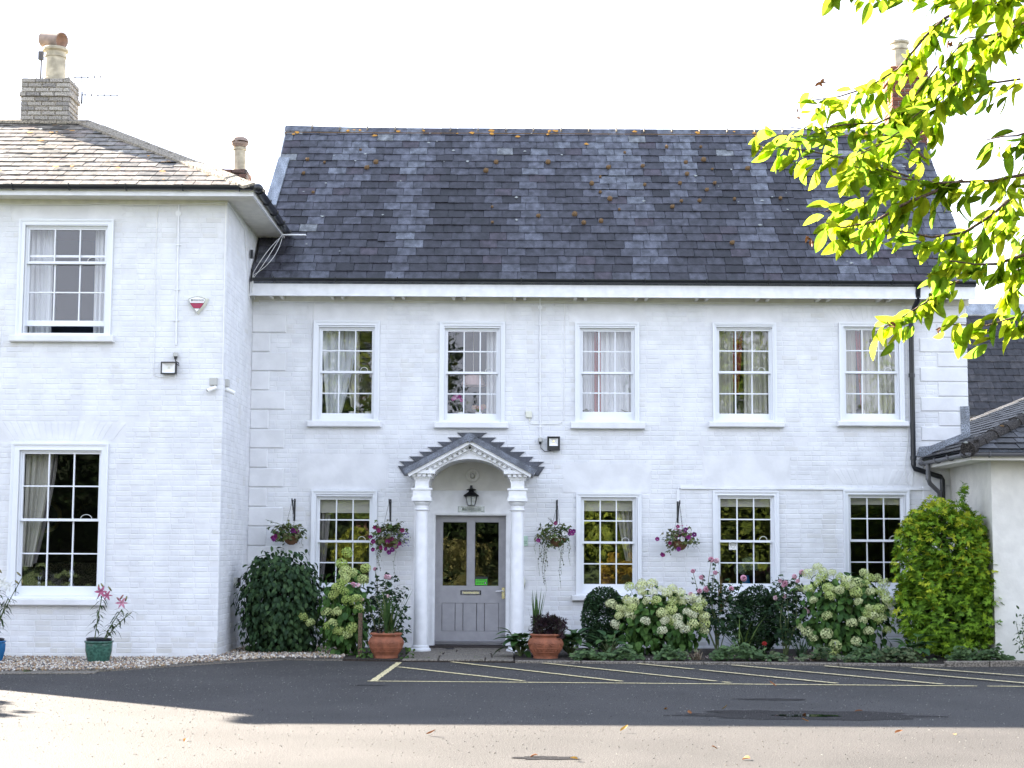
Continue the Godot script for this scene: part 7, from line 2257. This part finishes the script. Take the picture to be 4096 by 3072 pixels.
# ---------------------------------------------------------------- trees
func cherry_tree() -> void:
	rng.seed = 21
	var t := thing("cherry_tree", "cherry tree hanging sunlit yellow green branches in at the upper right", "tree", Vector3(4.6, 0, 17.4))
	var O := t.position
	var mb := MB.new()
	mb.tube([Vector3.ZERO, Vector3(0.05, 0.8, 0), Vector3(-0.05, 1.7, 0.05), Vector3(-0.12, 2.5, 0.02)], 0.19, 0.13, 14)
	mb.tube([Vector3(-0.10, 2.4, 0.02), Vector3(0.1, 3.4, -0.1), Vector3(0.05, 4.6, -0.2), Vector3(-0.2, 6.0, -0.2)], 0.11, 0.03, 10)
	mb.tube([Vector3(-0.05, 2.2, 0.0), Vector3(0.8, 3.2, 0.4), Vector3(1.6, 4.2, 0.6)], 0.09, 0.03, 10)
	mb.tube([Vector3(-0.05, 2.3, 0.0), Vector3(0.1, 3.2, 0.9), Vector3(0.2, 4.2, 1.9)], 0.09, 0.03, 10)
	part("trunk", mb, M.bark, t)
	# limbs that carry the visible sprays
	var l := []
	for q in [[Vector3(-0.10, 2.3, 0), Vector3(-1.2, 2.85, -0.2), Vector3(-2.15, 2.90, -0.4)], [Vector3(-0.10, 2.45, 0), Vector3(-1.1, 3.15, -0.25), Vector3(-2.15, 3.26, -0.4)], [Vector3(-0.05, 2.8, 0), Vector3(-1.0, 3.8, -0.25), Vector3(-2.1, 4.15, -0.4)]]:
		mb = MB.new()
		var smooth := []
		for i in 13:
			var u := i / 12.0
			smooth.append(q[0].lerp(q[1], u).lerp(q[1].lerp(q[2], u), u) + Vector3(0, 0.02 * sin(i * 1.9), 0.02 * cos(i * 2.3)))
		mb.tube(smooth, 0.045, 0.011, 8)
		for i in 420:
			var p: Vector3 = smooth[2 + rng.randi() % 10] + rv(0.30) + Vector3(0, -0.1, 0)
			if p.x + O.x > 2.65: l.append([look(Vector3(R(-0.6, 0.6), R(-1.2, 0.2), R(-0.6, 0.6)), rv(), p, R(0.65, 1.15)), rng.randi() % 5])
		part("limb", mb, M.bark, t)
	var sprays := [
		[[2.55, 4.25], [2.22, 3.90], [2.12, 3.78], [2.00, 3.68], [1.90, 3.61]], [[2.45, 4.35], [2.13, 4.18], [2.02, 4.07], [1.88, 3.90], [1.74, 3.82], [1.61, 3.79], [1.45, 3.77]],
		[[2.50, 3.27], [2.38, 3.28], [2.19, 3.24], [1.94, 3.23], [1.79, 3.26], [1.69, 3.30], [1.57, 3.33]], [[2.42, 3.27], [2.28, 3.15], [2.14, 3.06], [1.99, 3.04], [1.86, 3.08], [1.78, 3.11], [1.60, 3.12]],
		[[2.05, 3.24], [1.78, 3.13], [1.65, 3.05], [1.49, 3.01], [1.40, 3.02]], [[2.46, 2.96], [2.24, 2.88], [2.13, 2.87], [1.92, 2.90]], [[2.20, 2.88], [2.07, 2.83], [2.01, 2.76], [1.85, 2.66], [1.77, 2.62]],
		[[2.46, 2.90], [2.42, 2.75], [2.32, 2.63], [2.18, 2.59], [2.04, 2.60], [1.99, 2.61]], [[1.94, 3.30], [1.73, 3.38], [1.49, 3.44], [1.34, 3.46], [1.16, 3.47]], [[2.00, 3.75], [1.80, 3.66], [1.64, 3.65], [1.46, 3.61], [1.34, 3.61]],
		[[2.45, 4.24], [2.17, 4.14], [1.98, 4.14], [1.81, 4.16], [1.65, 4.17], [1.45, 4.17]], [[2.45, 3.83], [2.26, 3.79], [2.15, 3.83], [2.07, 3.73], [2.03, 3.57]], [[2.46, 3.50], [2.28, 3.43], [2.21, 3.42], [2.15, 3.42]],
		[[2.50, 4.08], [2.27, 3.97], [2.11, 3.94], [1.98, 3.79]], [[2.48, 3.20], [2.34, 3.07], [2.20, 3.00], [2.07, 2.96]], [[2.45, 4.30], [2.27, 4.11], [2.16, 4.07]], [[2.46, 3.10], [2.35, 2.84], [2.29, 2.72]],
		[[2.10, 3.95], [1.95, 3.75], [1.80, 3.55], [1.68, 3.48]], [[1.9, 3.35], [1.8, 3.5], [1.68, 3.42], [1.55, 3.35]], [[1.75, 3.2], [1.62, 3.22], [1.5, 3.18]], [[2.46, 2.80], [2.40, 2.62], [2.35, 2.52]]]
	var late := l
	l = []
	var k := 0
	for s in sprays:
		var z: float = 17.0 + [0.0, -0.25, 0.2, -0.1, 0.3, 0.1, -0.3, 0.15][k % 8]
		var pts := at_z(V2L(s), z, 0.06).map(func(p): return p - O)
		mb = MB.new()
		mb.tube(pts, 0.009 if k < 6 else 0.006, 0.0025, 6)
		part("branch", mb, M.bark, t)
		for i in pts.size() - 1:
			var a: Vector3 = pts[i]
			var b: Vector3 = pts[i + 1]
			var n := int(a.distance_to(b) / 0.0112)
			for j in n:
				var p := a.lerp(b, float(j) / n)
				if p.x + O.x > 2.55: continue
				var dir := (b - a).normalized()
				# short side twigs carry rosettes of hanging leaves
				var d := Vector3(R(-0.75, 0.6), R(-1.3, 0.25), R(-0.8, 0.8)) + dir * 0.5
				l.append([look(d, Vector3(R(-0.9, 0.9), R(-0.2, 1), R(-1, 1)), p + rv(0.03) + Vector3(0, R(-0.07, 0.02), 0), R(0.65, 1.22)), rng.randi() % 5])
		k += 1
	# the rest of the crown, up and to the right out of the picture
	l.append_array(late)
	var far := mound(Vector3(0.75, 4.9, 0.6), Vector3(2.1, 1.6, 2.2), 2200, 0.35, 0.3, 9)
	var tints := [lin(0.28, 0.39, 0.022), lin(0.34, 0.44, 0.026), lin(0.20, 0.32, 0.022), lin(0.40, 0.46, 0.028), lin(0.15, 0.26, 0.024)]
	for p in far: l.append([look(p[1] * 0.6 + Vector3(0, -0.9, 0) + rv(0.5), rv(), p[0], R(0.7, 1.1)), rng.randi() % 5])
	pieces(t, "leaf", "leaves", leaf_mb(0.112, 0.046, 0.22, 0.30, 7, 0.46).mesh(), "thin_leaf", tints, l, 300, [leaf_mb(0.112, 0.046, 0.22, 0.30, 7, 0.46).mesh(), leaf_mb(0.12, 0.050, 0.35, 0.55, 7, 0.42).mesh(), leaf_mb(0.10, 0.044, 0.10, 0.12, 7, 0.5).mesh(), leaf_mb(0.115, 0.038, 0.5, 0.75, 7, 0.44).mesh()])
	# a few browned leaves and fruit stalks at the spray ends
	for p in V2L([[1.17, 3.48], [1.41, 3.03], [1.46, 3.78], [1.78, 2.63], [2.02, 2.61], [1.36, 3.62], [2.09, 3.99], [2.12, 3.80]]):
		mb = MB.new()
		for i in 4: mb.add(leaf_mb(0.035, 0.016, 0.5, 0.6), look(rv() + Vector3(0, -0.4, 0), rv(), rv(0.012)))
		part("dead_leaf_cluster", mb, tinted("leaf", lin(0.16, 0.07, 0.025)), t, Vector3(p.x, p.y, 16.95) - O)

func far_tree(label: String, at: Vector3, h: float, rad: Vector3, n: int, sd: int, tints: Array, group := "trees across the lawn behind the drive") -> void:
	var t := thing("tree", label, "tree", at, group)
	var mb := MB.new()
	mb.tube([Vector3.ZERO, Vector3(0.1, h * 0.25, 0), Vector3(0, h * 0.5, 0.1), Vector3(-0.1, h * 0.8, 0)], 0.28, 0.06, 8)
	for i in 5: mb.tube([Vector3(0, h * (0.25 + 0.08 * i), 0), Vector3(cos(i * 2.4) * rad.x * 0.4, h * (0.38 + 0.09 * i), sin(i * 2.4) * rad.z * 0.4)], 0.10, 0.03, 6)
	part("trunk", mb, M.bark, t)
	var pts := mound(Vector3(0, h - rad.y, 0), rad, n, 0.45, 0.35, sd, 0.3)
	foliage(t, pts, whorl_mb(6, 0.20, 0.09, 0.4, sd).mesh(), "leaf", tints, 0.8, 1.5, 0.3)
	var c := t.get_node_or_null("foliage")
	if c: c.name = "crown"

func build_across() -> void:
	# what stands across the drive behind the viewer: it shows in the panes and shades the sky low down
	rng.seed = 31
	var tt := [lin(0.11, 0.17, 0.03), lin(0.15, 0.21, 0.035), lin(0.08, 0.13, 0.025), lin(0.20, 0.24, 0.04)]
	far_tree("broad green tree across the lawn, opposite the first upper window", Vector3(-5.6, 0, 40), 13.0, Vector3(3.3, 5.0, 3.2), 5600, 1, tt)
	far_tree("tall green tree across the lawn at the left", Vector3(-30, 0, 46), 13, Vector3(5, 5.2, 4.5), 5200, 2, tt)
	far_tree("spreading tree across the lawn right of the drive", Vector3(9.2, 0, 43), 11.5, Vector3(3.6, 4.6, 3.4), 5200, 4, tt)
	far_tree("dark tree across the lawn far right", Vector3(20, 0, 42), 12, Vector3(5, 5, 4.5), 5200, 5, tt)
	far_tree("hanging yellow green tree near the drive opposite the second ground window", Vector3(3.9, 0, 33.5), 4.6, Vector3(1.7, 1.9, 1.6), 3000, 6, [lin(0.24, 0.30, 0.04), lin(0.18, 0.24, 0.035), lin(0.12, 0.17, 0.03)])
	far_tree("dark small tree near the drive opposite the third ground window", Vector3(8.4, 0, 33.5), 4.8, Vector3(2.2, 2.1, 1.6), 3000, 7, [lin(0.12, 0.17, 0.03), lin(0.16, 0.20, 0.035), lin(0.06, 0.09, 0.02)])
	for q in [[Vector3(-5, 0, 33), 2.1, lin(0.30, 0.34, 0.05), "golden conifer bush across the drive left of the porch line"], [Vector3(3.9, 0, 30), 1.15, lin(0.42, 0.31, 0.05), "low golden bush across the drive opposite the second ground window"], [Vector3(-1.8, 0, 34), 1.7, lin(0.20, 0.19, 0.07), "brownish bush across the drive opposite the door"], [Vector3(13, 0, 34), 2.4, lin(0.08, 0.12, 0.03), "green bush across the drive at the right"]]:
		var t := thing("bush", q[3], "shrub", q[0], "bushes across the drive")
		var c: Color = q[2]
		foliage(t, mound(Vector3(0, q[1] * 0.45, 0), Vector3(q[1] * 0.8, q[1] * 0.6, q[1] * 0.7), 900, 0.6, 0.2, 5, 0.0), whorl_mb(6, 0.13, 0.035, 0.8).mesh(), "leaf", [c, c * 0.7, c * 1.25], 0.8, 1.4, -0.3)
	far_tree("small leafy tree beyond the left edge of the drive before the wing", Vector3(-11.9, 0, 4.6), 4.3, Vector3(1.3, 1.4, 1.2), 1500, 8, tt, "trees beside the wing")
	var hg := thing("hedge", "long tall dark hedge across the lawn behind the drive", "hedge", Vector3(0, 0, 56))
	var core := MB.new()
	for i in 40:
		var hx := -40.0 + i * 2.0
		core.box(Vector3(hx + 1.0, 3.0 + 0.5 * sin(hx * 0.5), 0.2), Vector3(2.2, 6.0 + sin(hx * 0.5), 0.7), Basis(Vector3.UP, 0.2 * sin(i * 1.7)))
	part("twiggy_core", core, tinted("leaf", lin(0.018, 0.030, 0.012)), hg)
	var pts := []
	for i in 16000:
		var p := Vector3(R(-40, 40), 0, R(-0.8, 0.8))
		p.y = R(0, 6.5 + 1.4 * sin(p.x * 0.5) + sin(p.x * 1.3))
		pts.append([p, Vector3(R(-0.4, 0.4), R(0, 0.6), -1).normalized(), 0.8])
	foliage(hg, pts, whorl_mb(6, 0.26, 0.12, 0.4).mesh(), "leaf", [lin(0.03, 0.055, 0.015), lin(0.04, 0.07, 0.02), lin(0.022, 0.04, 0.012)], 0.9, 1.5, 0.2)

# ---------------------------------------------------------------- assembly
func _ready() -> void:
	rng.seed = 5
	# camera: about 24 m from the front, eye height, tilted up a little
	var cam := Camera3D.new()
	cam.name = "camera"
	cam.fov = 27.42
	cam.near = 0.1
	cam.far = 900
	cam.transform = Transform3D(Basis(Vector3.RIGHT, 0.10272) * Basis(Vector3.BACK, 0.00524), Vector3(0, 1.57, 24.3))
	add_child(cam)
	cam.make_current()
	# a bright hazy sky
	var env := Environment.new()
	var sm := ProceduralSkyMaterial.new()
	sm.sky_top_color = Color(0.115, 0.140, 0.192).linear_to_srgb()
	sm.sky_horizon_color = Color(0.355, 0.371, 0.428).linear_to_srgb()
	sm.sky_curve = 0.32
	sm.ground_bottom_color = Color(0.05, 0.05, 0.04)
	sm.ground_horizon_color = Color(0.2, 0.2, 0.2)
	sm.sun_angle_max = 1.0
	var sky := Sky.new()
	sky.sky_material = sm
	env.background_mode = Environment.BG_SKY
	env.sky = sky
	env.tonemap_mode = Environment.TONE_MAPPER_LINEAR
	env.tonemap_exposure = EXPOSURE
	env.sdfgi_enabled = true
	env.ssao_enabled = true
	env.ssil_enabled = true
	var we := WorldEnvironment.new()
	we.name = "environment"
	we.environment = env
	add_child(we)
	var sun := DirectionalLight3D.new()
	sun.name = "sun"
	sun.light_color = Color(1.0, 0.955, 0.89)
	sun.light_energy = 1.6
	sun.light_angular_distance = 0.5
	sun.shadow_enabled = true
	sun.sky_mode = DirectionalLight3D.SKY_MODE_LIGHT_ONLY
	add_child(sun)
	sun.look_at_from_position(Vector3.ZERO, -TO_SUN, Vector3.UP)
	make_materials()
	build_ground()
	build_main()
	build_porch()
	build_wing()
	build_low_house()
	build_interiors()
	build_fixtures()
	build_planting()
	cherry_tree()
	build_across()
